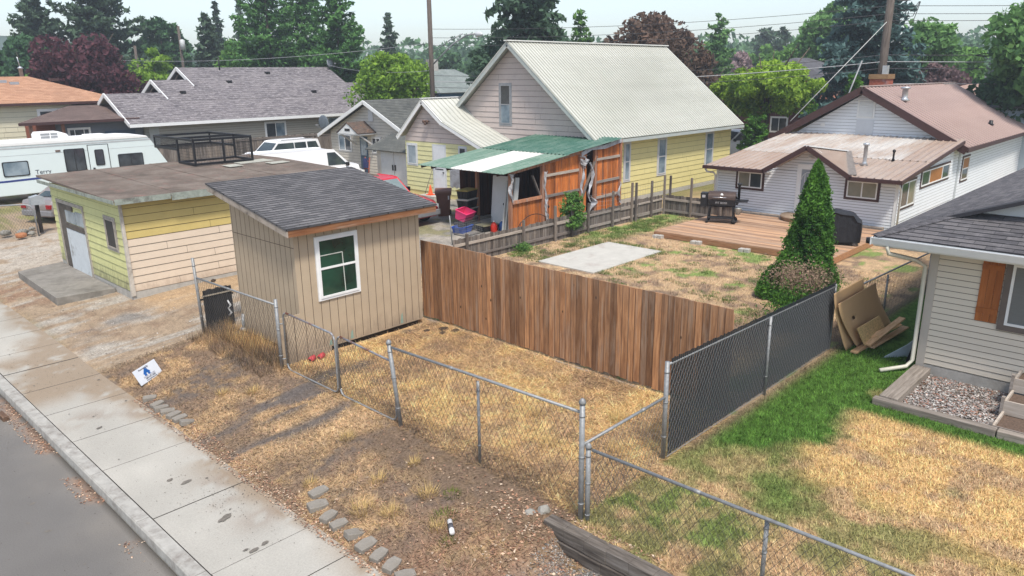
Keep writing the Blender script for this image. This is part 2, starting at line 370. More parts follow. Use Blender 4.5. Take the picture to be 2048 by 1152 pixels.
def gcol(X, Y):
    X = np.asarray(X, float); Y = np.asarray(Y, float)
    n1 = fbm(X, Y, .7, 4, 11); n2 = fbm(X, Y, 2.4, 4, 23); n3 = fbm(X, Y, 9, 3, 31); nx = fbm(X*.25, Y*1.6, 2.2, 4, 41)
    def mx(a, b, t): return a*(1-t[..., None])+b*t[..., None]
    one = np.ones_like(X)
    c = mx(C_['olive']*1.0*one[..., None], C_['dry']*one[..., None], sstep(.35, .65, n1))          # everywhere else
    # back yard
    b = mx(C_['dry']*1.12*one[..., None], C_['brown']*1.25*one[..., None], sstep(.4, .7, n2))
    g = np.clip(sstep(.53, .62, n1)*sstep(.42, .58, n2)+sstep(20, 22, X)*sstep(15.0, 16.4, Y)*sstep(.35, .5, n2), 0, 1)
    g = np.clip(g+sstep(15, 12, X)*0, 0, 1)
    b = mx(b, (C_['green']*1.3+C_['olive']*.5)*one[..., None], g*.8)
    m = band(X, 11.3, 28.6, .05)*band(Y, 5.4, 17.1, .08); c = mx(c, b, m)
    # alley and drive by the green shed
    a = mx(C_['greyg']*1.1*one[..., None], C_['gravel']*.9*one[..., None], sstep(.35, .65, n2)); a = mx(a, C_['olive']*1.2*one[..., None], sstep(.62, .7, n1)*.7)
    c = mx(c, a, band(X, 10.5, 26, .3)*band(Y, 17.15, 29, .1))
    # dirt drive between the shed and the garage, and beyond
    d = mx(C_['dirt']*1.0*one[..., None], C_['gravel']*.95*one[..., None], sstep(.5, .68, nx)); d = mx(d, C_['brown']*1.2*one[..., None], sstep(.55, .75, n2)*.7)
    d = mx(d, C_['greyg']*one[..., None], sstep(.55, .7, n1)*band(X, 4.6, 8, .8)*band(Y, 19.3, 23, .6)*.8)
    d = mx(d, C_['straw']*one[..., None], band(X, 7.2, 11, .3)*band(Y, 19.6, 21.3, .4)*.6)
    d = mx(d, C_['gravel']*1.12*one[..., None], band(Y, 27.5, 33, 1.2)*sstep(.3, .5, n2)*.8)
    d = mx(d, (C_['leaf']*.8)*one[..., None], band(Y, 23.5, 26.5, .8)*(1-sstep(5.6, 6.3, X))*sstep(.4, .6, n2)*.8)
    c = mx(c, d, band(X, 4.6, 12, .4)*band(Y, 16.5, 36, .35))
    e = mx(C_['dirt']*one[..., None], C_['olive']*1.2*one[..., None], sstep(.45, .6, n2)); c = mx(c, e, band(X, 4.6, 30, .6)*band(Y, 36, 48, 1))
    # front strip
    s = mx(C_['brown']*1.2*one[..., None], C_['straw']*.95*one[..., None], sstep(.38, .66, n2)); s = mx(s, C_['leaf']*.75*one[..., None], (1-sstep(6.2, 8.5, Y))*sstep(.35, .6, n3)*.8)
    s = mx(s, C_['dark']*one[..., None], sstep(.52, .68, n1)*sstep(.35, .6, n3)*.8)
    s = mx(s, C_['straw']*1.15*one[..., None], sstep(9.6, 10.4, Y)*(1-sstep(11.2, 11.8, Y))*.6)
    s = mx(s, C_['brown']*.8*one[..., None], band(X, 6.2, 7.15, .25)*band(Y, 5.3, 9.6, .4)*.75)
    s = mx(s, C_['greyg']*one[..., None], (1-sstep(5.2, 5.9, Y+.5*n1))*sstep(.35, .5, n3))
    c = mx(c, s, band(X, 4.6, 7.15, .05)*band(Y, 3, 16.7, .25))
    # fenced lot
    l = mx(C_['bright']*one[..., None], C_['straw']*one[..., None], sstep(.35, .65, n2)); l = mx(l, C_['brown']*1.3*one[..., None], sstep(.56, .72, n1)*.65)
    l = mx(l, C_['dark']*1.5*one[..., None], sstep(.6, .72, fbm(X, Y, 1.1, 3, 77))*sstep(10.2, 11.5, Y)*.8)
    c = mx(c, l, band(X, 7.1, 11.3, .08)*band(Y, 5.45, 16.7, .1))
    # wheel tracks of bare dark soil from the gates to the pavement
    st_ = fbm(X*.7, Y*5, 1.6, 4, 91)
    for yc, wdt in ((12.35, .42), (11.85, .26), (11.02, .24)):
        t = np.exp(-((Y-yc-.12*np.sin(X*1.7)-.25*(n1-.5))/wdt)**2)*band(X, 4.6 if yc < 12 else 5.6, 8.2 if yc > 12 else 7.2, .5)*sstep(.36, .50, st_)
        c = mx(c, C_['dark']*1.25*one[..., None], np.clip(t*.95, 0, 1))
    for (x_, y_, r_) in ((5.05, 10.05, .42), (4.95, 11.55, .38), (7.0, 9.2, .3), (6.95, 6.6, .4), (6.9, 7.6, .35)):
        t = np.exp(-((X-x_)/(r_*1.3))**2-((Y-y_)/r_)**2)*sstep(.25, .5, n3)*(X > 4.6); c = mx(c, C_['brown']*.95*one[..., None], np.clip(t*1.1, 0, 1))
    # right hand lawn
    r = mx(C_['olive']*1.3*one[..., None], C_['straw']*1.0*one[..., None], sstep(.36, .66, n2+.25*(n1-.5))); 
    tan = band(X, 10.0, 13.1, .4)*(1-sstep(3.6, 4.1, Y+(n1-.5)*1.2-(X-11.4)*.12)); tan = np.clip(tan+.45*band(X, 8.2, 12.5, .8)*(1-sstep(1.2, 2.4, Y)), 0, 1)
    r = mx(r, mx(C_['bright']*.95*one[..., None], C_['dry']*one[..., None], sstep(.45, .7, n2)), tan*.85)
    gr = sstep(10.1, 11.0, X+(n1-.5)*1.2+(Y-4.5)*.5)*sstep(3.75, 4.2, Y+(n2-.5)*.9-(X-11)*.02); gr = np.clip(gr+band(X, 12.95, 13.6, .18)*1.+sstep(13.9, 14.3, X)*sstep(3.6, 3.9, Y), 0, 1)
    gr = np.clip(gr+sstep(.56, .66, n1)*sstep(.4, .55, n2)*.8*(1-tan*.6), 0, 1)
    gr = np.clip(gr+np.exp(-((X-9.4)/.6)**2-((Y-3.75)/.45)**2)*.7+.35*band(X, 9.3, 10.9, .4)*sstep(3.6, 4.4, Y), 0, 1)
    r = mx(r, C_['green']*1.0*one[..., None]*(1+.6*(n3-.5))[..., None], gr)
    soil = np.exp(-((Y-5.5)/.16)**2)*sstep(9.2, 10, X); r = mx(r, C_['brown']*1.2*one[..., None], soil*.85)
    m = sstep(6.68, 6.74, X)*(1-sstep(5.5, 5.58, Y)); c = mx(c, r, m)
    bed = band(X, 13.55, 15.75, .02)*(1-sstep(3.74, 3.8, Y)); c = mx(c, mx(C_['greyg']*1.2*one[..., None], C_['brown']*one[..., None], sstep(.4, .6, n3)), bed)
    return np.clip(c*(.70+.6*n3)[..., None], 0, 1)
def np_mesh(name, V, F, cols=None, mat=None, parent=None, rnd=None, smooth=False):
    me = bpy.data.meshes.new(name); V = np.asarray(V, np.float32); F = np.asarray(F, np.int32); k = F.shape[1]
    me.vertices.add(len(V)); me.vertices.foreach_set('co', V.ravel()); me.loops.add(F.size); me.loops.foreach_set('vertex_index', F.ravel())
    me.polygons.add(len(F)); me.polygons.foreach_set('loop_start', np.arange(0, F.size, k, dtype=np.int32)); me.polygons.foreach_set('loop_total', np.full(len(F), k, np.int32))
    if smooth: me.polygons.foreach_set('use_smooth', np.ones(len(F), bool))
    me.update(calc_edges=True)
    if cols is not None:
        dom = 'POINT' if len(cols) == len(V) else 'FACE'; a = me.attributes.new('Col', 'FLOAT_COLOR', dom)
        a.data.foreach_set('color', np.concatenate([cols, np.ones((len(cols), 1))], 1).astype(np.float32).ravel())
    if rnd is not None: a = me.attributes.new('rnd', 'FLOAT', 'FACE'); a.data.foreach_set('value', np.asarray(rnd, np.float32))
    if mat: me.materials.append(mat)
    o = bpy.data.objects.new(name, me); col.objects.link(o)
    if parent is not None: me.transform(origin(parent).inverted()); o.parent = parent
    return o
def sheet(name, xs, ys, zf, cf, mat):
    X, Y = np.meshgrid(xs, ys); Z = zf(X, Y); nx, ny = len(xs), len(ys)
    V = np.stack([X.ravel(), Y.ravel(), Z.ravel()], 1); i = (np.arange(ny-1)[:, None]*nx+np.arange(nx-1)[None]).ravel()
    return np_mesh(name, V, np.stack([i, i+1, i+nx+1, i+nx], 1), cf(X, Y).reshape(-1, 3), mat, smooth=True)
gx = np.concatenate([[-1500, -500, -150, -40, -12, 0, 4.5, 4.66], np.arange(4.7, 13, .055), np.arange(13, 30, .12), np.arange(30, 60, 1.5), [65, 80, 110, 160, 260, 500, 1000, 2500]])
gy = np.concatenate([[-1500, -500, -100, -30, -10, -3], np.arange(-1.5, 18, .06), np.arange(18, 34, .14), np.arange(34, 60, 1.), [65, 80, 110, 160, 260, 500, 1000, 2500]])
M_ground = attr_mat('ground', fine=24, amt=.55, bump=.7, bscale=30)
tag(sheet('ground', gx, gy, hgt, gcol, M_ground), kind='structure')
# road
def roadcol(X, Y):
    n = fbm(X, Y, .8, 4, 61); k = np.full(X.shape+(3,), 1.)*np.array([.150,.143,.134])
    k = k*(.85+.3*n)[..., None]; e = sstep(2.2, 3.0, X+(fbm(X, Y, 1.1, 4, 9)-.5)*1.2)[..., None]; k = k*(1-e*.35)+np.array([.26,.235,.20])*e*.35
    d = (sstep(2.72, 2.95, X)*sstep(.42, .55, fbm(X, Y, 1.6, 4, 19))*sstep(9.5, 11.5, Y))[..., None]*.7; k = k*(1-d)+C_['leaf']*d; e = sstep(2.90, 2.985, X)[..., None]*.75; return k*(1-e)+np.array([.03,.027,.024])*e  # last mix paints the gutter shadow as a dark band along the kerb
M_road = attr_mat('asphalt', fine=60, amt=.25, bump=.25, bscale=90)
tag(sheet('road', np.concatenate([[-9, -4, -1], np.arange(0, 3.06, .06)]), np.concatenate([[-60, -10], np.arange(2, 26, .12), [40, 120, 400]]), lambda X, Y: -.45+0*X, roadcol, M_road), kind='structure')
# pavement slabs with joints and a concrete kerb, one poured slab at a time
def walkcol(X, Y):
    n = fbm(X, Y, 1.0, 4, 71); n2 = fbm(X, Y, 5, 3, 72); k = np.ones(X.shape+(3,))*np.array([.385,.37,.33]); k = k*(.86+.28*n)[..., None]*(.95+.1*n2)[..., None]
    d = band(Y, 15.9, 19.2, .5)*sstep(.30, .55, fbm(X, Y, 1.3, 4, 5)+.25*sstep(3.3, 4.7, X)); d = np.clip(d+sstep(4.35, 4.75, X+(fbm(X, Y, 1.4, 4, 15)-.5)*.9)*.8*sstep(.3, .5, n2)+np.exp(-((Y-11.1)/.5)**2-((X-4.75)/.55)**2)*sstep(.3, .5, n2)+np.exp(-((Y-9.7)/.45)**2-((X-4.75)/.35)**2), 0, 1)
    d = np.clip(d+band(Y, 15.4, 20.5, .5)*sstep(3.7, 4.5, X+(n2-.5)*.8)+sstep(4.2, 4.72, X+(fbm(X, Y, .8, 3, 55)-.5)*1.1)*.55, 0, 1); d = d*sstep(.22, .45, fbm(X, Y, 3.5, 3, 66)+.1); d = np.clip(d*(Y > 6.5), 0, 1)[..., None]; k = k*(1-d*.85)+(C_['dirt']*.85)*d*.85
    for (x, y, r) in ((4.15, 10.0, .22), (4.3, 10.6, .3), (3.75, 14.6, .5), (4.5, 14.2, .3), (4.3, 9.2, .4)):
        t = (np.exp(-((X-x)/r)**2-((Y-y)/(r*.7))**2)*sstep(.4, .6, n2))[..., None]; k = k*(1-t*.45)+np.array([.2,.14,.10])*t*.45
    return k
M_walk = attr_mat('pavement_concrete', fine=40, amt=.16, bump=.15, bscale=70)
joints = [-8, -4.6, -1.6, 0, 1.5, 3.0, 4.5, 6.0, 7.53, 8.47, 10.3, 12.31, 13.77, 15.31, 16.8, 18.2, 19.6, 21.05, 22.6, 24.2, 25.8, 27.4, 29, 32, 36, 44, 60, 90]
wV = []; wF = []; wC = []
for a, b in zip(joints[:-1], joints[1:]):
    dz = random.uniform(-.006, .006); a += .009; b -= .009
    ys = np.linspace(a, b, max(2, int((b-a)/.09))) if a < 30 else np.linspace(a, b, 3); xs = np.linspace(3.235, 4.72, 19)
    X, Y = np.meshgrid(xs, ys); i0 = len(wV); nx, ny = X.shape[1], X.shape[0]
    ctr = np.stack([X.ravel(), Y.ravel(), np.full(X.size, -.3+dz)], 1); wC += list(walkcol(X, Y).reshape(-1, 3)); wV += list(ctr)
    i = (np.arange(ny-1)[:, None]*nx+np.arange(nx-1)[None]).ravel()+i0; wF += list(np.stack([i, i+1, i+nx+1, i+nx], 1))
    for (p, q) in ((0, nx-1), ((ny-1)*nx, ny*nx-1), (0, (ny-1)*nx), (nx-1, ny*nx-1)):
        A, B = ctr[p].copy(), ctr[q].copy(); j = len(wV); A2, B2 = A.copy(), B.copy(); A2[2] -= .15; B2[2] -= .15
        wV += [A, B, B2, A2]; wC += [np.array([.12,.11,.10])]*4; wF.append(np.array([j, j+1, j+2, j+3]))
tag(np_mesh('pavement', np.array(wV), np.array(wF), np.array(wC), M_walk), kind='structure')
kb = MB()
ky = [-8, -2, 1.2, 4.2, 7.3, 8.6, 10.4, 12.3, 15.3, 18.2, 21.1, 24.2, 30, 45, 90]
for a, b in zip(ky[:-1], ky[1:]):
    a += .006; b -= .006; kb.prism([(3.0, -.6), (3.025, -.33), (3.045, -.303), (3.22, -.303), (3.22, -.6)], 'y', a, b, random.random())
ko = kb.build('kerb', plain('kerb_concrete', (.36,.35,.32), .95, var=.14, scale=9, dirt=(.2,.18,.16), dscale=3, dthr=(.5,.7), bump=.3)); tag(ko, kind='structure')
jf = MB(); jf.box((3.222, -8, -.62), (4.70, 60, -.345)); tag(jf.build('pavement_base', plain('joint_soil', (.10,.085,.07), 1)), kind='structure')
# hills on the far left horizon
hV = []; hF = []; dirs = np.linspace(R(58), R(96), 60)
for k, t in enumerate(dirs):
    hh = 75*(.55+.45*math.sin((t-R(60))*4.2))*(1-.35*sstep(R(82), R(60), t))+9*float(fbm(np.array([k*.6]), np.array([0.]), 1, 3, 3)[0]) if True else 0
    for rr, z in ((1250, -2), (1480, hh*.62), (1650, hh+4), (1900, -2)): hV.append((rr*math.cos(t), rr*math.sin(t), z))
for k in range(59):
    for j in range(3): a = k*4+j; hF.append((a, a+1, a+5, a+4))
hc = np.tile(np.array([[.05,.085,.05]]), (len(hV), 1)); tag(np_mesh('hills', hV, hF, hc, attr_mat('hill_forest', fine=.02, amt=.3, bump=0), smooth=True), kind='structure')

# dark blots trodden into the slabs and the asphalt
def blots(name, pts, z, label):
    V = []; F = []
    for (x, y, r, e, a) in pts:
        n = 14; i = len(V)
        for k in range(n):
            t = 2*math.pi*k/n; q = r*(1+.35*(random.random()-.5)); u, v = q*e*math.cos(t), q*math.sin(t); V.append((x+u*math.cos(a)-v*math.sin(a), y+u*math.sin(a)+v*math.cos(a), z))
        F.append(tuple(range(i, i+n)))
    me = bpy.data.meshes.new(name); me.from_pydata(V, [], F); me.materials.append(plain('blot_dark', (.15,.135,.115), .95, var=.3, scale=30)); o = bpy.data.objects.new(name, me); col.objects.link(o); tag(o, label, 'stain', kind='stuff')
blots('dark_blots', [(4.0, 10.95, .04, 2.2, .2), (3.85, 11.2, .035, 1.4, .5), (3.95, 9.55, .05, 2.4, .4), (4.03, 8.57, .03, 2, .3), (3.85, 8.53, .035, 2, .2), (3.78, 8.62, .02, 2, 0), (3.75, 14.0, .03, 2, .4)]+[(random.uniform(3.3, 4.6), random.uniform(6.5, 20), random.uniform(.008, .02), 1.6, random.uniform(0, 3)) for _ in range(22)], -.289, 'dark blots and chewing gum marks on the pavement')
blots('dark_blots', [(1.9, 10.0, .06, 2, .8), (1.0, 10.6, .03, 2, .8)]+[(random.uniform(.6, 2.9), random.uniform(7, 15), random.uniform(.008, .03), 1.6, random.uniform(0, 3)) for _ in range(20)], -.446, 'dark oil blots on the asphalt road')
# ------------------------------------------------------------ grass, straw, leaves (nobody could count them)
def blades(name, n, xr, yr, mask, lmin, lmax, wd, lie, mat, tint=1., seedc=0, kind='stuff', colf=None, label=None):
    X = NP.uniform(*xr, n); Y = NP.uniform(*yr, n); k = NP.random(n) < mask(X, Y); X, Y = X[k], Y[k]; n = len(X)
    Z = hgt(X, Y)-.005; L = NP.uniform(lmin, lmax, n); t = NP.uniform(0, 2*np.pi, n)+1.2*(fbm(X, Y, 1.5, 2, 9)-.5)*4; inc = NP.uniform(*lie, n)
    dx, dy, dz = np.cos(t)*np.cos(inc), np.sin(t)*np.cos(inc), np.sin(inc); w_ = wd*NP.uniform(.6, 1.3, n)
    sx, sy = -np.sin(t)*w_/2, np.cos(t)*w_/2
    V = np.empty((n, 3, 3)); V[:, 0] = np.stack([X-sx, Y-sy, Z], 1); V[:, 1] = np.stack([X+sx, Y+sy, Z], 1); V[:, 2] = np.stack([X+dx*L, Y+dy*L, Z+dz*L+.008], 1)
    c = (colf or gcol)(X, Y)*tint; c = c*(NP.uniform(0, 1, n)**1.5*1.5+.45)[:, None]; c = np.clip(c*(1+NP.uniform(-.08, .08, (n, 3))), 0, .85)
    o = np_mesh(name, V.reshape(-1, 3), np.arange(3*n).reshape(-1, 3), c, mat); return tag(o, label, name.replace('_', ' '), kind=kind)
M_blade = attr_mat('grass_blade', fine=0, rough=.8, transl=.25)
inlot = lambda X, Y: np.ones_like(X)
nodark = lambda X, Y: np.clip((gcol(X, Y).sum(1)-.32)*3.5, .04, 1)
blades('dry_grass', 60000, (4.75, 7.1), (3.9, 16.9), nodark, .04, .12, .013, (.03, .6), M_blade, 1.08, label='short brown dry grass on the strip beside the pavement')
blades('straw', 90000, (7.1, 11.2), (5.5, 15.9), lambda X, Y: nodark(X, Y)*np.where((X > 7.6) & (Y > 13.4), 0, 1), .08, .26, .012, (.02, .4), M_blade, 1.15, label='long golden straw lying in the fenced lot')
lawnmask = lambda X, Y: np.where((X > 13.5) & (Y < 3.8), 0, 1.)*np.where((X > 15.5) & (Y < 4.1), 0, 1.)
blades('lawn_grass', 130000, (6.95, 16.5), (-1.2, 5.5), lawnmask, .04, .09, .012, (.2, 1.2), M_blade, 1.2, label='patchy green and tan lawn grass right of the slatted fence')
blades('yard_grass', 60000, (11.4, 28.5), (5.7, 16.9), lambda X, Y: np.where((X > 17.2) & (X < 21.1) & (Y > 13.1) & (Y < 15.6), 0, 1)*np.where((X > 22.8) & (Y < 15), 0, 1.), .04, .11, .014, (.2, 1.1), M_blade, 1.2, label='brown and green grass in the back yard')
blades('weeds', 5000, (7.05, 7.6), (13.5, 16.9), inlot, .15, .38, .008, (.7, 1.4), M_blade, .9, label='tall dry weeds along the wire fence by the shed')
blades('weeds', 2200, (6.6, 7.2), (13.3, 16.9), inlot, .12, .3, .008, (.6, 1.4), M_blade, .9, label='dry weeds on the street side of the wire fence by the shed')
def clumps(name, pts, n, rad, lmin, lmax, wd, c, label, mat=None):
    V = []; Cc = []
    for (x, y, s) in pts:
        m = int(n*s); t = NP.uniform(0, 2*np.pi, m); r = rad*s*np.sqrt(NP.random(m)); X = x+r*np.cos(t); Y = y+r*np.sin(t); Z = hgt(X, Y); t2 = t+NP.uniform(-.8, .8, m)
        inc = NP.uniform(.5, 1.45, m); L = NP.uniform(lmin, lmax, m)*s**.5; a = np.stack([-np.sin(t2)*wd/2, np.cos(t2)*wd/2, np.zeros(m)], 1); p = np.stack([X, Y, Z], 1)
        d = np.stack([np.cos(t2)*np.cos(inc), np.sin(t2)*np.cos(inc), np.sin(inc)], 1)*L[:, None]
        V.append(np.stack([p-a, p+a, p+d], 1)); Cc.append(np.array(c)*NP.uniform(.6, 1.5, (m, 1)))
    V = np.concatenate(V).reshape(-1, 3); o = np_mesh(name, V, np.arange(len(V)).reshape(-1, 3), np.concatenate(Cc), mat or M_blade); return tag(o, label, name.replace('_', ' '), kind='stuff')
clumps('grass_clumps', [(NP.uniform(14, 22.7), NP.uniform(6.5, 12.8), NP.uniform(.2, .75)) for _ in range(150)]+[(NP.uniform(17.3, 27), NP.uniform(15.5, 16.9), NP.uniform(.3, .9)) for _ in range(150)]+[(21.1+NP.uniform(-.1,.2), NP.uniform(13.2, 15.4), .7) for _ in range(12)]+[(NP.uniform(17.4, 21), 13.1, .6) for _ in range(10)],
       150, .36, .04, .11, .014, (.11,.165,.045), 'green grass clumps in the brown back yard')
clumps('straw_tufts', [(5.3, 8.1, 1.), (5.5, 7.7, .8), (6.1, 7.6, .9), (5.9, 8.5, .7), (5.2, 9.3, .6), (6.5, 8.4, .6), (5.8, 13.4, .7), (6.2, 12.9, .7), (6.3, 9.9, .8), (5.7, 6.9, .7), (8.3, 7.2, .9), (9.0, 8.1, .9), (9.8, 6.9, 1), (8.9, 6.3, .8)], 160, .16, .1, .24, .007, (.52,.38,.17), 'pale straw tufts standing on the front strip and lot')
clumps('green_weeds', [(5.9, 7.0, .9), (6.3, 7.3, .7), (5.6, 6.6, .6), (3.38, 8.6, .35), (3.5, 8.45, .4), (3.3, 8.75, .3)], 120, .2, .05, .14, .01, (.13,.15,.035), 'olive green weeds low on the front strip and in a pavement joint')
def flakes(name, n, xr, yr, mask, s0, s1, cols, label, zf=hgt, cat=None):
    X = NP.uniform(*xr, n); Y = NP.uniform(*yr, n); k = NP.random(n) < mask(X, Y); X, Y = X[k], Y[k]; n = len(X); Z = zf(X, Y)+.012
    t = NP.uniform(0, 6.28, n); s = NP.uniform(s0, s1, n); V = np.empty((n, 4, 3))
    for j, (a, b) in enumerate(((1, 0), (0, .6), (-1, 0), (0, -.6))):
        V[:, j] = np.stack([X+s*(a*np.cos(t)-b*np.sin(t)), Y+s*(a*np.sin(t)+b*np.cos(t)), Z+NP.uniform(-.35, .5, n)*s], 1)
    c = np.array(cols)[NP.integers(0, len(cols), n)]*NP.uniform(.6, 1.3, (n, 1)); o = np_mesh(name, V.reshape(-1, 3), np.arange(4*n).reshape(-1, 4), c, attr_mat('flake', fine=0, rough=.9)); return tag(o, label, cat or name.replace('_', ' '), kind='stuff')
LC = [(.38,.22,.14), (.31,.17,.11), (.45,.31,.21), (.2,.12,.085), (.5,.39,.29)]
flakes('fallen_leaves', 9000, (4.75, 7.0), (4.2, 9.5), lambda X, Y: np.clip(.06+.9*(1-sstep(5.6, 7.4, Y))*sstep(.35, .6, fbm(X, Y, 1.3, 3, 8)), 0, 1), .012, .03, LC, 'orange brown fallen leaves on the front strip near the timber')
flakes('fallen_leaves', 1000, (2.72, 3.0), (9.8, 17), lambda X, Y: sstep(.42, .55, fbm(X, Y, 1.6, 4, 19)), .01, .024, LC, 'orange leaves gathered in the gutter along the kerb', zf=lambda X, Y: -.45+0*X)
flakes('fallen_leaves', 2500, (4.6, 4.95), (6.5, 14.8), inlot, .01, .024, LC, 'leaf litter along the paving stones edge', zf=lambda X, Y: np.where(X < 4.72, -.298, hgt(X, Y)))
SPK = [(.06,.05,.04), (.10,.08,.06), (.16,.13,.1)]
flakes('soil_crumbs', 3500, (3.3, 4.75), (6, 21), lambda X, Y: .1+.9*np.exp(-((Y-10.0)/.9)**2-((X-4.2)/.5)**2)+.5*band(Y, 16, 19, .4), .004, .012, SPK, 'dark soil crumbs scattered over the pavement', zf=lambda X, Y: -.302+0*X)
flakes('soil_crumbs', 1500, (1, 3.0), (6, 16), lambda X, Y: .12+.7*sstep(2.2, 2.9, X)*(1-sstep(10, 11, Y)), .004, .014, SPK, 'dark specks of grit on the asphalt road', zf=lambda X, Y: -.46+0*X)
flakes('gravel', 9000, (13.6, 15.55), (1.0, 3.7), lambda X, Y: np.where((X > 13.9) & (Y < 2.1), .3, 1), .012, .035, [(.4,.38,.36), (.28,.26,.25), (.5,.48,.45), (.3,.17,.13), (.2,.17,.15)], 'grey and reddish gravel in the timber edged bed', zf=lambda X, Y: hgt(X, Y)+.01)
flakes('gravel', 6000, (5, 6.7), (3.6, 5.6), lambda X, Y: sstep(.4, .55, fbm(X, Y, 1.5, 3, 4)), .008, .018, [(.3,.29,.28), (.2,.19,.18), (.4,.39,.37)], 'fine grey gravel below the timber retaining wall')
flakes('gravel', 3500, (4.9, 9.5), (16.9, 30), lambda X, Y: sstep(.4, .6, fbm(X*.25, Y*1.6, 2.2, 4, 41)), .01, .028, [(.42,.38,.34), (.3,.26,.22), (.5,.46,.42), (.2,.16,.13)], 'loose pale gravel on the dirt driveway')
flakes('straw_litter', 9000, (7.15, 11.2), (5.5, 13.3), inlot, .008, .02, [(.55,.4,.2), (.3,.2,.12), (.7,.55,.3)], 'bits of chaff over the fenced lot')

# ============================================================ TAN SHED
M_tan = wood('tan_panel', (.40,.315,.215), (.44,.345,.24), None, 0, 'z', .8)
M_tan2 = plain('tan_paint', (.42,.335,.235), .75, var=.06, scale=3, dirt=(.33,.27,.2), dthr=(.55,.9), dscale=1.5)
def splash(m_, zlo, zhi, c, amt=.8, lo_=.22, hi_=.52):
    n = N.__new__(N); n.m = m_; n.t = m_.node_tree; n.b = n.t.nodes['Principled BSDF']; g_ = n.n('NewGeometry'); sp = n.n('SeparateXYZ'); n.l(g_.outputs['Position'], sp.inputs[0])
    f = n.noise(n.coords('Object', (4, 4, 1.2)), 2.2, 6, .7); k = n.math('MULTIPLY', n.math('SUBTRACT', 1., n.math('DIVIDE', n.math('SUBTRACT', sp.outputs[2], zlo), zhi-zlo)), f)
    k = n.ramp(k, [(lo_, (0,0,0)), (hi_, (amt,)*3)]); src = n.b.inputs['Base Color'].links[0].from_socket; n.l(n.mix(k, src, c), n.b.inputs['Base Color'])
splash(M_tan2, .1, .9, (.24,.19,.14))
M_groove = plain('groove_shadow_gap', (.10,.07,.045), .95)
M_shroof = shingle('charcoal_shingle', (.085,.085,.09), (.15,.147,.152), (.03,.03,.033), .30, .128)
M_raw = wood('raw_timber', (.30,.12,.05), (.52,.26,.12), (.3,.27,.23), .3, 'x')
M_grayfascia = plain('weathered_fascia', (.36,.31,.26), .9, var=.2, scale=5, dirt=(.12,.1,.08), dthr=(.5,.7))
shed = thing('garden_shed', 'small tan shed with vertical grooved siding, one white window and a charcoal single slope roof', 'shed', (9.3, 14.8, 0))
SX0, SX1, SY0, SY1 = 7.66, 10.93, 13.47, 16.08
def shz(y): return 2.86+(y-13.2)*.185      # underside of the roof
w_ = MB()
w_.prism([(SY0, .13), (SY1, .08), (SY1, shz(SY1)), (SY0, shz(SY0))], 'x', SX0, SX1); w_.build('wall', M_tan2, shed)
g = MB()
y = SY0+.13
while y < SY1: g.box((SX0-.002, y-.006, .1), (SX0+.01, y+.006, shz(y)-.02)); y += .203
x = SX0+.12
while x < SX1: 
    zb = .16
    if 8.1 < x < 9.2: g.box((x-.006, SY0-.002, .16), (x+.006, SY0+.01, 1.22)); zb = 2.6
    g.box((x-.006, SY0-.002, zb), (x+.006, SY0+.01, 2.86)); x += .203
g.box((SX0-.003, SY0, 2.42), (SX0+.01, SY1, 2.432)); g.build('siding_groove', M_groove, shed)
g = MB(); g.box((7.12, SY0-.012, -.05), (SX0-.004, SY0+.012, 1.04)); g.box((SX0-.004, SY0-.012, .0), (8.35, SY0-.0, .16)); g.build('wing_panel', M_tan2, shed)
g = MB(); g.box((7.30, SY0-.018, -.02), (7.312, SY0-.01, 1.03)); g.box((7.50, SY0-.018, -.02), (7.512, SY0-.01, 1.03)); g.box((7.75, SY0-.018, .0), (7.762, SY0-.01, .15)); g.build('panel_groove', M_groove, shed)
g = MB(); g.box((SX0+.1, SY0+.08, -.1), (SX1-.1, SY1-.05, .12)); g.build('skid_base', plain('dark_timber', (.03,.024,.02), .95), shed)
window(shed, 'Y', SY0, -1, 8.13, 9.19, 1.20, 2.58, M_white, M_white, 'hung', [M_glass_g], tw=.05)
g = MB(); g.beam((8.2, SY0-.03, 2.17), (8.78, SY0-.03, 2.17), .016, .016); g.beam((8.78, SY0-.03, 2.17), (8.8, SY0-.03, 1.30), .016, .016); g.build('window_wire', plain('pale_wire', (.5,.52,.48), .6), shed)
r_ = MB(); E0, E1 = 7.36, 11.25
shingle_roof(r_, [(E0, 13.16, 2.90), (E1, 13.16, 2.90), (E1, 16.5, 3.52), (E0, 16.5, 3.52)], .128, .012, .03)
rr = r_.build('roof', M_shroof, shed)
g = MB(); g.prism([(13.175, 2.86), (16.48, 3.475), (16.48, 3.35), (13.175, 2.735)], 'x', E0+.01, E0+.045, .3); g.build('rake_board', M_grayfascia, shed)
g = MB(); g.box((E0+.05, 13.18, 2.73), (E1-.02, 13.22, 2.865)); g.build('fascia_board', M_raw, shed)
g = MB()
for x in np.arange(E0+.3, E1, .55): g.box((x, 13.22, 2.74), (x+.04, SY0-.003, 2.86))
g.build('rafter_tails', M_raw, shed)
g = MB()
for x, h in ((8.9, .2), (10.3, .26), (8.35, .12)): g.face([(x-.05, SY0-.004, .17), (x+.03, SY0-.004, .17), (x+.02, SY0-.004, .17+h), (x-.02, SY0-.004, .17+h*.8)])
g.build('paint_smear', plain('teal_smear', (.22,.32,.27), .8), shed)

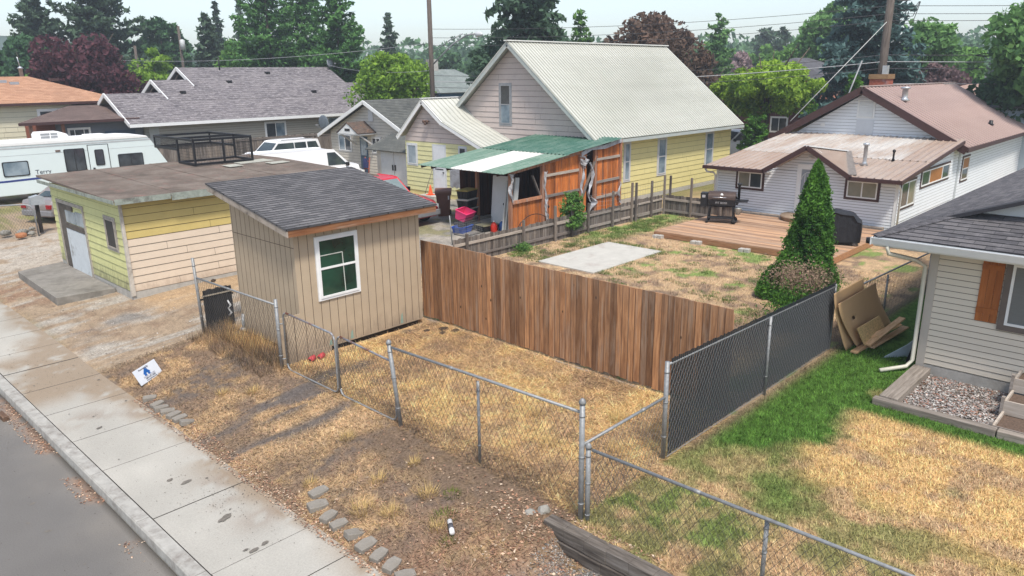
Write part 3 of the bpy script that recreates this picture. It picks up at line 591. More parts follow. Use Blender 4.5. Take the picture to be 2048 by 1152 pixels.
# ============================================================ YELLOW GARAGE
M_yel_l = plain('lime_yellow_board', (.56,.56,.26), .75, var=.07, scale=3, dirt=(.22,.2,.12), dscale=2.2, dthr=(.62,.74))
M_yel_d = plain('mustard_board', (.52,.41,.15), .7, var=.05, scale=3, dirt=(.4,.33,.15), dthr=(.6,.9))
M_peach = plain('peach_board', (.63,.525,.41), .7, var=.04, scale=3, dirt=(.5,.4,.3), dthr=(.6,.9))
M_flat = N('mineral_felt'); co = M_flat.coords('Object'); f1 = M_flat.noise(co, .8, 6, .7); f2 = M_flat.noise(co, 2.2, 6, .7); f3 = M_flat.noise(co, 40, 3)
cc = M_flat.ramp(f1, [(.3, (.085,.07,.058)), (.5, (.15,.12,.098)), (.7, (.22,.19,.16))]); cc = M_flat.mix(M_flat.ramp(f2, [(.55, (0,0,0)), (.68, (.8,)*3)]), cc, (.23,.135,.11))
cc = M_flat.mix(1., cc, M_flat.ramp(f3, [(.3, (.75,)*3), (.7, (1.25,)*3)]), 'MULTIPLY'); M_flat.bump(f2, .4, .02); M_flat = M_flat.base(cc, .95, 0, .2)
splash(M_yel_l, .1, 1.1, (.20,.19,.11)); splash(M_peach, .1, .6, (.36,.27,.2), .6)
gar = thing('garage', 'old yellow and peach lap sided garage with a patched flat felt roof', 'garage', (11, 24.3, 0))
GX0, GX1, GY0, GY1 = 7.12, 15.25, 21.32, 27.25
w_ = MB(); w_.box((GX0+.01, GY0+.01, 0), (14.1, GY1, 2.6)); w_.prism([(14.1, 0), (GX1, 0), (GX1, 2.4), (14.1, 2.6)], 'y', GY0+.01, GY1); w_.box((GX0-.01, GY0-.01, -.25), (GX1, GY1, .1), mi=1)
w_.build('wall', [M_yel_d, M_conc], gar)
w_ = MB(); siding(w_, 'X', GX0, -1, .10, 2.62, lambda z: (GY0+.02, GY1), .21, .02); w_.build('front_siding', M_yel_l, gar, label='lime yellow lap boards with worn lower edges')
w_ = MB(); siding(w_, 'Y', GY0, -1, .10, 2.62, lambda z: (GX0+.05, 14.1), .21, .018, mi=lambda z: 1 if z < 1.55 else 0); w_.build('side_siding', [M_yel_d, M_peach], gar, label='mustard lap boards above peach lap boards')
g = MB(); g.prism([(GX0-.05, 0), (GX0+.06, 0), (GX0+.03, 2.6), (GX0-.03, 2.6)], 'y', GY0-.05, GY0+.04); g.build('corner_board', plain('worn_white', (.5,.46,.4), .9, var=.15, scale=7, dirt=(.25,.22,.18)), gar)
g = MB(); RF = [(6.88, 27.62, 2.84), (6.88, 20.98, 2.70), (14.2, 20.98, 2.74), (14.2, 27.62, 2.90)]
g.slab(RF, .06); g.slab([(14.2, 20.98, 2.74), (15.4, 20.98, 2.52), (15.4, 27.62, 2.68), (14.2, 27.62, 2.90)], .06)
for x in (8.6, 10.4, 12.2): g.slab([(x, 27.6, 2.848+(x-6.9)*.008), (x, 21.0, 2.706+(x-6.9)*.0055), (x+.07, 21.0, 2.708+(x-6.9)*.0055), (x+.07, 27.6, 2.852+(x-6.9)*.008)], .004)
g.build('flat_roof', M_flat, gar)
g = MB(); x = 6.9
while x < 14.2:
    L = random.uniform(.8, 2.2); g.box((x, 20.965+random.uniform(0, .012), 2.69-random.uniform(.10, .19)), (min(x+L-.02, 14.2), 20.985, 2.735)); x += L
g.box((6.865, 21.0, 2.6), (6.885, 27.6, 2.70)); g.build('fascia', plain('mossy_fascia', (.26,.29,.25), .9, var=.25, scale=6, dirt=(.1,.09,.08), dthr=(.5,.68)), gar)
g = MB()
for (a, b, c, d) in ((12.6, 25.2, 13.9, 26.0), (11.9, 24.6, 12.4, 25.2), (13.3, 24.3, 14.0, 24.8)): g.slab([(a, b, 2.85), (c, b, 2.86), (c, d, 2.865), (a, d, 2.86)], .012)
g.build('roof_patch', plain('pale_patch', (.36,.36,.31), .9, var=.2), gar)
# sliding door opening with its broken transom, then the narrow window
dr = MB()
for q in ((24.3, 26.75, 2.06, 2.16), (24.3, 24.4, 0, 2.06), (26.65, 26.75, 0, 2.06)): pbox(dr, 'X', GX0, -1, *q, -.01, .045)
dro = dr.build('door', plain('grey_worn_trim', (.34,.31,.27), .9, var=.2, scale=8, dirt=(.12,.1,.09)), gar)
g = MB(); pbox(g, 'X', GX0, -1, 24.42, 26.1, -.02, 1.3, .02, .05); g.build('panel', plain('chalky_white_door', (.56,.60,.62), .8, var=.06, dirt=(.2,.19,.17), dscale=1.6, dthr=(.56,.72)), dro)
g = MB(); pbox(g, 'X', GX0, -1, 26.1, 26.65, 0, 2.06, .0, .022); pbox(g, 'X', GX0, -1, 24.42, 26.1, 1.32, 1.48, .02, .06); pbox(g, 'X', GX0, -1, 25.3, 26.1, 1.9, 2.06, .02, .05); g.build('dark_gap', plain('dark_plank', (.10,.085,.07), .95, var=.3), dro)
g = MB(); pbox(g, 'X', GX0, -1, 24.45, 25.1, 1.5, 1.92, .021, .03); pbox(g, 'X', GX0, -1, 25.14, 26.05, 1.5, 1.88, .021, .03); g.build('pane', M_glassb, dro)
window(gar, 'X', GX0, -1, 21.80, 22.66, 1.14, 2.12, plain('grey_worn_trim', None), plain('grey_worn_trim', None), 'single', [plain('dark_screen', (.05,.045,.04), .8)], tw=.07)
g = MB(); g.prism([(5.72, 26.9), (5.60, 22.7), (7.07, 22.55), (7.09, 27.3)], 'z', -.26, .01); tag(g.build('concrete_apron', plain('apron_concrete', (.23,.215,.19), .95, var=.15, scale=5, dirt=(.12,.11,.095), dscale=1.2, dthr=(.45,.7), bump=.3), None, .01), 'worn concrete apron in front of the garage door', 'concrete slab')

# black steel rack lying on the garage roof
rack = thing('steel_rack', 'black open steel utility rack with mesh sides sitting on the flat garage roof', 'rack', (12, 27.5, 2.86))
M_bk = plain('black_tube', (.012,.012,.014), .5, .1)
def rackbar(mb, p, q, t=.075): mb.beam(p, q, t, t)
g = MB(); X0, X1, Y0, Y1, Z0, Z1 = 11.25, 13.35, 25.75, 28.1, 2.90, 3.72
YS = 27.05
for z in (Z0, Z1):
    rackbar(g, (X0, Y0, z), (X1, Y0, z)); rackbar(g, (X0, Y0, z), (X0, YS if z == Z0 else Y1+.9, z)); rackbar(g, (X1, Y0, z), (X1, YS if z == Z0 else Y1+.9, z))
    rackbar(g, (X0, YS, z), (X1, YS, z))
rackbar(g, (X0, Y1+.9, Z1), (X1, Y1+.9, Z1)); rackbar(g, (X0, Y1+.9, Z1-.38), (X1, Y1+.9, Z1-.38)); rackbar(g, (X0, YS, Z1-.38), (X0, Y1+.9, Z1-.38)); rackbar(g, (X1, YS, Z1-.38), (X1, Y1+.9, Z1-.38))
for x, y, z in ((X0, Y0, Z0), (X1, Y0, Z0), (X0, YS, Z0), (X1, YS, Z0), (X0, Y1+.9, Z1-.38), (X1, Y1+.9, Z1-.38), ((X0+X1)/2, Y0, Z0)): rackbar(g, (x, y, z), (x, y, Z1), .06 if z == Z0 else .05)
g.build('frame', M_bk, rack)
g = MB()
def meshpanel(mb, o, u, v, nu, nv, t=.006):
    o, u, v = Vector(o), Vector(u), Vector(v)
    for i in range(1, nu): mb.tube(o+u*i/nu, o+u*i/nu+v, t, n=3, cap=False)
    for i in range(1, nv): mb.tube(o+v*i/nv, o+v*i/nv+u, t, n=3, cap=False)
meshpanel(g, (X0, Y0, Z0), (X1-X0, 0, 0), (0, 0, Z1-Z0), 20, 8, .004); meshpanel(g, (X0, Y0, Z0), (0, YS-Y0, 0), (0, 0, Z1-Z0), 14, 8, .004)
meshpanel(g, (X0, YS, Z1-.38), (0, Y1+.9-YS, 0), (0, 0, .38), 30, 8); meshpanel(g, (X1, Y0, Z0), (0, YS-Y0, 0), (0, 0, Z1-Z0), 14, 8, .004); meshpanel(g, (X0, YS, Z1-.38), (X1-X0, 0, 0), (0, Y1+.9-YS, 0), 14, 14, .004)
g.build('mesh_side', M_bk, rack)

# ============================================================ CHAIN LINK FENCES, GATES, SLATTED FENCE
def chainmesh(par, p, q, z0, z1, zq0=None, zq1=None, cell=.105, rad=.0026, name='wire_mesh', mat=None):
    'diagonal wires between p and q; bottom and top may slope linearly'
    p, q = Vector((*p, 0)), Vector((*q, 0)); L = (q-p).length; u = (q-p)/L; zq0 = z0 if zq0 is None else zq0; zq1 = z1 if zq1 is None else zq1
    H_ = z1-z0; mb = MB(); nrm = Vector((-u.y, u.x, 0))
    lo = lambda s: z0+(zq0-z0)*s/L; hi = lambda s: z1+(zq1-z1)*s/L
    for sgn in (1, -1):
        s = -H_*.62
        while s < L+H_*.62:
            a = s if sgn > 0 else s; b = s+sgn*H_*.62*1.0
            t0 = 0.; t1 = 1.
            if a != b:
                for lim, side in ((0, 1), (L, -1)):
                    # keep 0<=a+(b-a)t<=L
                    k = (lim-a)/(b-a)
                    if (b-a)*side > 0: t0 = max(t0, k)
                    else: t1 = min(t1, k)
            if t1-t0 > .02:
                sa, sb = a+(b-a)*t0, a+(b-a)*t1
                A = p+u*sa+nrm*.003*sgn; B = p+u*sb+nrm*.003*sgn; A.z = lo(sa)+(hi(sa)-lo(sa))*t0; B.z = lo(sb)+(hi(sb)-lo(sb))*t1
                mb.tube(A, B, rad, n=3, cap=False)
            s += cell
    return mb.build(name, mat or M_wirem, par)
def post(par, x, y, z0, z1, r=.032, cap=True, lean=(0, 0), name='post', mat=None):
    mb = MB(); mb.tube((x, y, z0), (x+lean[0], y+lean[1], z1), r, n=12)
    if cap: mb.lathe((x+lean[0], y+lean[1], z1), [(r*1.25, -.03), (r*1.25, .0), (r*1.0, .025), (r*.5, .045), (.003, .05)], 12)
    for k in (.25, .6, .9): mb.lathe((x+lean[0]*k, y+lean[1]*k, z0+(z1-z0)*k), [(r*1.15, -.01), (r*1.15, .01)], 10)
    return mb.build(name, mat or M_steel, par)
def rail(par, p, q, r=.021, name='top_rail', mat=None):
    mb = MB(); mb.tube(p, q, r, n=10)
    p, q = Vector(p), Vector(q); L = (q-p).length
    for k in range(int(L/3)+1): 
        c = p+(q-p)*((k+.5)*3/L) if (k+.5)*3 < L else None
        if c is not None: d = (q-p).normalized(); mb.tube(c-d*.05, c+d*.05, r*1.18, n=10)
    return mb.build(name, mat or M_steel, par)
f1 = thing('chain_link_fence', 'low grey chain link fence beside the dark board and the tan shed front', 'fence', (7.08, 15, 0))
post(f1, 7.05, 16.85, -.06, 1.80, .034, False, (-.02, .05)); post(f1, 7.1, 13.38, -.1, 1.50, .036, False)
rail(f1, (7.05, 16.86, 1.33), (7.1, 13.42, 1.38)); chainmesh(f1, (7.05, 16.85), (7.1, 13.40), .0, 1.33, .0, 1.38)
f2 = thing('chain_link_fence', 'chain link fence section between the gates and the tall corner post', 'fence', (7.1, 7.5, 0))
post(f2, 7.12, 9.5, -.05, 1.50, .036, True, (-.04, .16)); post(f2, 7.16, 7.6, -.05, 1.36, .024, False); post(f2, 7.02, 5.50, -.25, 1.72, .037, True)
rail(f2, (7.09, 9.6, 1.42), (7.03, 5.53, 1.56), .022); chainmesh(f2, (7.1, 9.5), (7.03, 5.52), .0, 1.40, .0, 1.53)
f3 = thing('chain_link_fence', 'chain link fence along the lawn front, starting at the shorter corner post', 'fence', (7.1, 3.5, 0))
post(f3, 7.06, 5.42, -.25, 1.10, .034, True); rail(f3, (7.07, 5.36, 1.06), (7.32, -1.5, .98), .022)
post(f3, 7.2, 3.02, -.05, 1.0, .026, False); post(f3, 7.3, .3, -.05, .97, .026, False); chainmesh(f3, (7.07, 5.38), (7.32, -1.5), .0, 1.04, .0, .96)
f4 = thing('chain_link_fence', 'short chain link side fence from the corner post to the slatted fence', 'fence', (8.1, 5.55, 0))
rail(f4, (7.05, 5.52, 1.08), (9.13, 5.58, 1.05), .022); chainmesh(f4, (7.05, 5.53), (9.13, 5.58), .0, 1.06, .0, 1.03)
def gate(label, y0, y1, tz0, tz1, lean):
    g = thing('gate', label, 'gate', (7.14, (y0+y1)/2, 0), 'chain link gate leaves'); r = .019
    b = .02; c = .12; x = 7.16
    pts = [(x, y0, b+c), (x, y0, tz0-c), (x, y0-c*.35, tz0-c*.3), (x, y0-c, tz0), (x, y1+c, tz1), (x, y1+c*.35, tz1-c*.3), (x, y1, tz1-c), (x, y1, b+c), (x, y1+c*.35, b+c*.3), (x, y1+c, b), (x, y0-c, b), (x, y0-c*.35, b+c*.3), (x, y0, b+c)]
    mb = MB(); mb.path(pts[:4], r, 8); mb.path(pts[5:], r, 8); mb.build('frame', M_steel, g); mb = MB(); mb.path([pts[3], pts[4], pts[5]], r*1.02, 8); mb.build('top_bar', M_rust, g, label='rusty top bar')
    chainmesh(g, (x, y0-.02), (x, y1+.02), b, tz0-.02, b, tz1-.02)
    h = MB()
    for z in (.25, 1.0): h.tube((7.08, y0+(.04 if lean > 0 else 0), z), (x, y0+(-.0), z), .014, n=6) if lean > 0 else h.tube((7.11, y1-.06, z), (x, y1, z), .014, n=6)
    h.build('hinge', M_steel, g); return g
gate('left gate leaf of the pair, beside the shed post, rusty along its top bar', 13.25, 11.43, 1.25, 1.20, 1)
gate('right gate leaf of the pair, hung on the round capped post', 11.36, 9.66, 1.20, 1.12, -1)
f5 = thing('slatted_fence', 'chain link fence filled with dark grey slats behind the cedar fence end', 'fence', (12.4, 5.56, 0))
post(f5, 9.16, 5.58, -.02, 1.62, .036, False); post(f5, 12.49, 5.52, -.02, 1.52, .028, False); post(f5, 15.62, 5.57, -.02, 1.46, .034, False)
rail(f5, (9.18, 5.565, 1.58), (15.6, 5.565, 1.42), .021); chainmesh(f5, (9.18, 5.535), (15.6, 5.535), .06, 1.6, .06, 1.45, cell=.10, rad=.0021, mat=plain('slat_wire', (.17,.18,.19), .5, .2))
M_slat = plain('dark_slat', (.016,.02,.025), .5, var=.25, scale=12)
g = MB(); x = 9.24
while x < 15.58:
    k = (x-9.18)/6.42; zt = 1.665-.16*k+random.uniform(-.012, .012); g.box((x, 5.548, .05+random.uniform(0, .02)), (x+.046, 5.553, zt), random.random()); x += .0605
g.build('privacy_slats', M_slat, f5); g = MB(); g.tube((9.18, 5.53, .05), (15.6, 5.53, .05), .006, n=5); g.build('tension_wire', M_steel, f5)
f6 = thing('chain_link_fence', 'chain link fence behind the cardboard, running to the corner of the beige house', 'fence', (18, 5.4, 0))
for x in (18.35, 21.4, 24.4): post(f6, x, 5.45-(x-15.6)*.03, -.05, 1.15, .024, False)
rail(f6, (15.62, 5.5, 1.22), (26, 5.15, 1.1), .021); chainmesh(f6, (15.64, 5.5), (26, 5.15), .0, 1.2, .0, 1.08, cell=.09, rad=.003)

# ============================================================ CEDAR FENCE
M_cedar = wood('cedar_board', (.17,.08,.04), (.43,.235,.12), (.34,.27,.21), .35, 'z', .9, True)
splash(M_cedar, 2.6, .7, (.36,.27,.20), .45, .2, .6)
ced = thing('cedar_fence', 'tall brown cedar board fence between the straw lot and the back yard', 'fence', (11.25, 9.6, 0))
g = MB(); x = SX1+.02
while x < 11.22:
    g.box((x, 13.86, .05), (x+.13, 13.88, 1.93+random.uniform(-.02, .02)), random.random()); x += .138
y = 13.84
while y > 5.66:
    wd = random.choice((.135, .135, .14, .13)); zt = 1.93-.0*y+random.uniform(-.006, .006)+(.03 if y > 11.6 else 0); xf = 11.25+random.uniform(-.008, .008); g.box((xf, y-wd, .06+random.uniform(-.02, .02)), (11.272, y, zt), random.random()); g.box((xf-.0015, y-.011, .07), (xf+.002, y+.001, zt-.01), -1.); y -= wd+random.choice((.004, .006, .01))  # thin dark strip per board: painted gap shade along a weathered edge
g.build('boards', M_cedar, ced)
g = MB()
for z in (.4, 1.05, 1.75): g.box((11.272, 5.66, z), (11.31, 13.84, z+.09), random.random())
g.build('back_rails', wood('cedar_rail', (.16,.08,.04), (.34,.2,.11), (.3,.27,.24), .5, 'y'), ced)
for y in (5.72, 8.1, 10.5, 12.9): g = MB(); g.box((11.312, y-.045, -.1), (11.40, y+.045, 1.8), random.random()); g.build('post', M_cedar, ced)
g = MB()
for y in np.arange(5.9, 13.4, 1.35): g.box((11.17+random.uniform(-.02, .02), y, -.04), (11.235, y+1.0, .005), random.random())
g.build('ground_board', wood('grey_board', (.2,.17,.14), (.4,.35,.3), None, 0, 'y'), ced)

# ============================================================ WEATHERED LOW FENCE
M_weath = wood('weathered_board', (.085,.07,.06), (.21,.18,.155), (.27,.25,.23), .4, 'z', .95)
M_wrail = wood('weathered_rail', (.22,.19,.165), (.36,.325,.29), None, 0, 'x', .95)
wf = thing('weathered_fence', 'low weathered grey picket fence between the back yard and the green roofed lean-to', 'fence', (21.5, 17.08, 0))
topz = lambda x: .80+.0*x+.08*math.sin(x*1.3)*.4
g = MB(); x = 15.2
while x < 27.0: g.box((x, 17.09, -.1), (x+.11, 17.105, topz(x)+random.uniform(-.025, .025)), random.random()); x += .117
y = 17.05
while y > 13.9: g.box((27.09, y-.11, -.1), (27.105, y, .82+random.uniform(-.02, .02)), random.random()); y -= .117
g.build('boards', M_weath, wf)
g = MB(); xs = [15.2, 18.35, 20.0, 21.9, 24.0, 25.2, 27.08]
for a, b in zip(xs[:-1], xs[1:]):
    for z in (.15, .58): g.box((a+.03, 17.05, z+random.uniform(-.03, .03)), (b-.03, 17.088, z+.09), random.random())
g.build('long_rails', M_wrail, wf)
g = MB()
for z in (.12, .6): g.box((27.05, 13.9, z), (27.088, 17.0, z+.09), random.random())
g.build('return_rails', wood('weathered_rail_y', (.22,.19,.165), (.36,.325,.29), None, 0, 'y', .95), wf)
for (x, y, h) in ((15.72, 17.02, .95), (18.35, 17.02, 1.0), (19.98, 17.0, 1.28), (20.95, 17.02, 1.18), (21.9, 17.02, 1.12), (23.4, 17.0, 1.4), (24.7, 17.02, 1.58), (24.95, 17.0, 1.55), (26.1, 17.02, 1.5), (27.04, 17.02, 1.62), (27.3, 16.9, 1.6), (27.04, 15.75, 1.62), (27.04, 14.4, .9)):
    g = MB(); g.box((x-.04, y-.04, -.15), (x+.04, y+.03, h), random.random()); g.build('post', M_weath, wf)
wire = thing('wire_netting', 'sagging wire netting strung on rods above the weathered fence', 'netting', (19, 17.2, 0)); g = MB()
for z in (.95, 1.1, 1.25, 1.4):
    pts = [(x_, 17.0, z-.05*math.sin((x_-15.7)/2.2*math.pi)**2) for x_ in np.linspace(21.9, 27, 30)]; g.path(pts, .003, 3, cap=False)
for x_ in np.arange(22, 27, .18): g.tube((x_, 17.0, .9), (x_, 17.0, 1.38), .0022, n=3, cap=False)
g.build('strands', M_steel, wire)

# ============================================================ YELLOW / PINK HOUSE with the pale metal roof
M_pinkg = plain('pinkish_grey_board', (.49,.42,.385), .75, var=.04, scale=2, dirt=(.38,.32,.3), dthr=(.55,.9))
M_yelh = plain('butter_yellow_board', (.62,.55,.25), .7, var=.04, scale=2, dirt=(.5,.43,.2), dthr=(.6,.9))
M_cream = N('cream_metal_roof'); co = M_cream.coords('Object', (.35, 1, 1)); f1 = M_cream.noise(co, .5, 5, .7); f2 = M_cream.noise(M_cream.coords('UV', (4.3, .15, 1)), 1.5, 4, .7)
cc = M_cream.ramp(f1, [(.3, (.47,.475,.42)), (.7, (.56,.565,.51))]); cc = M_cream.mix(1., cc, M_cream.ramp(f2, [(.3, (.86,)*3), (.7, (1.08,)*3)]), 'MULTIPLY'); cc = M_cream.mix(M_cream.math('LESS_THAN', M_cream.rnd(), -.5), cc, (.17,.17,.13)); M_cream = M_cream.base(cc, .45, .0, .45)
yh = thing('yellow_house', 'tall yellow house with pinkish gable and a steep pale ribbed metal roof', 'house', (32, 24.5, 0))
RY, RZ, E1Y, E1Z, E2Y, E2Z, HX0, HX1 = 24.5, 7.18, 19.42, 3.02, 29.6, 3.05, 25.85, 38.0
w_ = MB(); w_.prism([(19.92, -.1), (29.3, -.1), (29.3, 3.0), (RY, RZ-.12), (19.92, 3.1)], 'x', HX0+.01, HX1); w_.build('wall', M_yelh, yh)
def gb(z):
    if z < 3.1: return (19.94, 29.3)
    k = (z-3.1)/(RZ-.15-3.1); return (19.94+(RY-19.94)*k, 29.3-(29.3-RY)*k)
w_ = MB(); siding(w_, 'X', HX0, -1, .1, 7.0, gb, .245, .02, mi=lambda z: 0 if z < 2.5 else 1); w_.build('gable_siding', [M_yelh, M_pinkg], yh, label='yellow lap boards below, pinkish grey lap boards in the gable')
w_ = MB(); siding(w_, 'Y', 19.92, -1, .18, 3.0, lambda z: (HX0, HX1), .245, .02); w_.build('side_siding', M_yelh, yh)
w_ = MB(); w_.box((HX0-.02, 19.86, -.2), (HX1+.02, 20.0, .18)); w_.build('foundation', M_conc, yh)
r_ = MB(); metal_roof(r_, [(25.38, E1Y, E1Z), (38.45, E1Y, E1Z), (38.45, RY, RZ-.05), (33, RY, RZ-.06), (29, RY, RZ-.01), (25.38, RY, RZ+.03)][:3]+[(25.38, RY, RZ)], .21, .035, .04, shade_w=.035)
metal_roof(r_, [(25.38, RY+.01, RZ), (38.45, RY+.01, RZ), (38.45, E2Y, E2Z), (25.38, E2Y, E2Z)], .23, .03, .04)
rf = r_.build('roof', M_cream, yh)
g = MB(); g.beam((25.33, RY, RZ+.02), (38.5, RY, RZ+.0), .26, .05); g.build('ridge_cap', plain('white_cap', (.68,.68,.64), .5, var=.05), yh)
M_trimg = plain('grey_green_trim', (.38,.42,.40), .6, var=.08, dirt=(.5,.48,.44), dthr=(.5,.7))
g = MB(); g.beam((25.42, E1Y, E1Z-.14), (25.42, RY, RZ-.14), .05, .2, up=(0,-.6,.8)); g.beam((25.42, RY, RZ-.14), (25.42, E2Y, E2Z-.14), .05, .2, up=(0,.6,.8)); g.beam((25.44, E1Y-.02, E1Z-.12), (38.4, E1Y-.02, E1Z-.12), .06, .13)
g.build('fascia', M_trimg, yh)
g = MB(); g.box((HX0, E1Y+.02, E1Z-.16), (HX1, 19.9, E1Z-.12)); g.build('soffit', M_white, yh)
window(yh, 'X', HX0, -1, 24.64, 25.46, 3.42, 5.36, plain('weathered_frame', (.26,.27,.28), .8, var=.15), plain('weathered_frame', None), 'hung', [M_glassb, M_glass], tw=.09)
M_wfr = plain('pale_grey_frame', (.50,.50,.50), .7, var=.08)
for a, b in ((28.12, 28.66), (30.86, 31.66), (35.3, 36.16)): window(yh, 'Y', 19.92, -1, a, b, .95, 2.78, M_wfr, M_wfr, 'hung', [M_glassb, M_glassb], tw=.08)
# front wing of the house
M_w2 = plain('pale_wing_frame', (.55,.57,.58), .7, var=.08)
WX, WR, WRZ = 23.9, 28.5, 4.6
wg = lambda z: (25.2, 30.2) if z < 2.75 else (max(25.0, 27.15-(3.62-z)*2.05) if z < 3.62 else 27.15+(z-3.62)*(WR-27.15)/(WRZ-3.62), 30.2-(z-2.75)*(30.2-WR)/(WRZ-.1-2.75))
w_ = MB(); w_.prism([(24.6, 0), (30.2, 0), (30.2, 2.75), (WR, WRZ-.1), (27.15, 3.52), (25.0, 2.5), (24.6, 2.3)], 'x', WX+.01, HX0); w_.build('wing_wall', M_yelh, yh)
w_ = MB(); siding(w_, 'X', WX, -1, .2, 4.4, lambda z: (24.62, 30.18) if z < 2.45 else wg(z), .22, .02, mi=lambda z: 0 if z < 2.55 else 1); w_.build('wing_siding', [plain('pale_lime_board', (.60,.58,.31), .75, var=.05, dirt=(.5,.47,.26), dthr=(.6,.9)), M_pinkg], yh)
r_ = MB(); metal_roof(r_, [(23.6, WR, WRZ+.06), (25.95, WR, WRZ+.06), (25.95, 27.1, 3.66), (23.6, 27.1, 3.66)], .3, .03, .04)
metal_roof(r_, [(23.6, 27.1, 3.66), (25.95, 27.1, 3.66), (25.95, 24.4, 2.62), (23.6, 24.4, 2.62)], .3, .03, .04)
metal_roof(r_, [(23.6, WR+.01, WRZ+.06), (25.95, WR+.01, WRZ+.06), (25.95, 30.5, 2.85), (23.6, 30.5, 2.85)], .3, .03, .04); r_.build('wing_roof', M_cream, yh)
g = MB(); g.beam((23.63, WR, WRZ-.06), (23.63, 30.5, 2.75), .05, .2, up=(0,.7,.7)); g.beam((23.63, WR, WRZ-.06), (23.63, 27.1, 3.55), .05, .2, up=(0,-.7,.7)); g.beam((23.63, 27.1, 3.55), (23.63, 24.4, 2.5), .05, .16, up=(0,-.4,.9)); g.beam((23.6, WR, WRZ+.09), (25.95, WR, WRZ+.09), .2, .03); g.build('wing_fascia', M_white, yh)
window(yh, 'X', WX, -1, 29.25, 30.08, 1.42, 2.52, M_w2, M_w2, 'single', [M_glassb], tw=.07)
window(yh, 'X', WX, -1, 25.68, 26.26, 2.0, 2.56, M_w2, M_w2, 'single', [M_glass], tw=.06)
g = MB(); pbox(g, 'X', WX, -1, 27.14, 28.12, .25, 2.55, 0, .035); do = g.build('door', M_w2, yh)
g = MB(); pbox(g, 'X', WX, -1, 27.24, 28.02, .3, 2.46, .035, .045); dp = g.build('panel', plain('door_panel', (.62,.64,.66), .5, var=.05), do)
g = MB(); pbox(g, 'X', WX, -1, 27.34, 27.92, 1.35, 1.4, .045, .055); pbox(g, 'X', WX, -1, 27.3, 27.36, 1.2, 1.26, .045, .09); g.build('handle', M_black, do)
g = MB(); g.lathe((WX-.03, 26.9, 1.9), [(.001, -.06), (.06, -.05), (.07, 0)], 12, axis='x'); g.build('gas_meter', M_w2, yh)
g = MB()
for dy, dz in ((-.12, 0), (.12, 0), (0, -.1)): g.lathe((WX-.2, WR-.2+dy, 3.62+dz), [(.02, .1), (.05, .02), (.075, -.08)], 10, axis='x')
g.tube((WX, WR-.2, 3.62), (WX-.12, WR-.2, 3.62), .04, n=8); g.build('flood_lamp', plain('lamp_brown', (.12,.07,.05), .6), yh)

# ============================================================ GREEN ROOFED LEAN-TO
M_or = wood('orange_plank', (.27,.07,.018), (.60,.20,.05), (.22,.13,.09), .35, 'z', .8)
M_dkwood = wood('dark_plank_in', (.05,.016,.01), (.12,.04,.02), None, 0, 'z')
M_post = wood('rust_post', (.22,.09,.05), (.42,.2,.11), (.33,.29,.26), .4, 'z')
M_ggreen = plain('green_metal_roof', (.06,.15,.11), .45, var=.2, scale=2.5, dirt=(.16,.22,.18), dthr=(.45,.7), stretch=(.4,1.6,1))
M_gpale = plain('faded_green_metal', (.15,.25,.19), .5, var=.18, scale=2.5, dirt=(.26,.31,.26), dthr=(.45,.7), stretch=(.4,1.6,1))
M_wroof = plain('white_metal_roof', (.66,.66,.62), .4, var=.05, dirt=(.5,.46,.38), dthr=(.5,.8), stretch=(.4,2,1))
lt = thing('lean_to_shed', 'open fronted orange plank lean-to with a green and white ribbed metal roof', 'shed', (23, 20.5, 0))
RF0, RF1 = Vector((19.05, 0, 2.34)), Vector((26.15, 0, 3.08))
def rz_(x): return 2.36+(x-19.05)*.104
def gq(x0, x1, y0, y1, dz=0.): return [(x0, y0, rz_(x0)+dz), (x1, y0, rz_(x1)+dz), (x1, y1, rz_(x1)+dz), (x0, y1, rz_(x0)+dz)]
r_ = MB()
metal_roof(r_, gq(22.5, 26.2, 18.6, 23.2, .03), .2, .028, .012, 0)
metal_roof(r_, gq(19.0, 22.7, 18.6, 19.7), .2, .028, .012, 1); metal_roof(r_, gq(19.0, 22.7, 19.7, 21.4, .004), .2, .028, .012, 2); metal_roof(r_, gq(19.0, 22.7, 21.4, 23.3), .2, .028, .012, 1)
r_.build('roof', [M_ggreen, M_gpale, M_wroof], lt)
g = MB(); YW = 18.9
def plank(x0, x1, z0, zt, mb=g):
    x = x0
    while x < x1-.02: mb.box((x, YW, z0), (min(x+.14, x1), YW+.02, zt if not callable(zt) else zt(x)), random.random()); x += .146
plank(19.72, 21.35, 0, 1.2); plank(21.5, 23.6, 0, lambda x: rz_(x)-.12); plank(23.6, 24.15, .0, lambda x: rz_(x)-.2); plank(24.75, 26.35, 0, lambda x: rz_(x)-.14)
g.build('plank_wall', M_or, lt)
g = MB()
for y in np.arange(19.2, 22.7, .15): g.box((25.7, y, 0), (25.72, y+.14, 2.8), random.random())
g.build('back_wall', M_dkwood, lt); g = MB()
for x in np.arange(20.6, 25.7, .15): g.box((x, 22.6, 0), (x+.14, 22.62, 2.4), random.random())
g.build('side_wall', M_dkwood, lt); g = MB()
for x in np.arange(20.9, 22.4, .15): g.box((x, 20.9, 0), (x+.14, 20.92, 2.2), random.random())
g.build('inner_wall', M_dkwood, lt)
for x, y, wd in ((19.66, YW-.02, .12), (21.42, YW-.03, .13), (23.72, YW-.03, .13), (24.66, YW-.03, .12), (26.42, YW-.02, .12), (20.75, 21.75, .12)):
    g = MB(); g.box((x-wd/2, y-wd/2, -.05), (x+wd/2, y+wd/2, rz_(x)-.05), random.random()); g.build('post', M_post, lt)
g = MB()
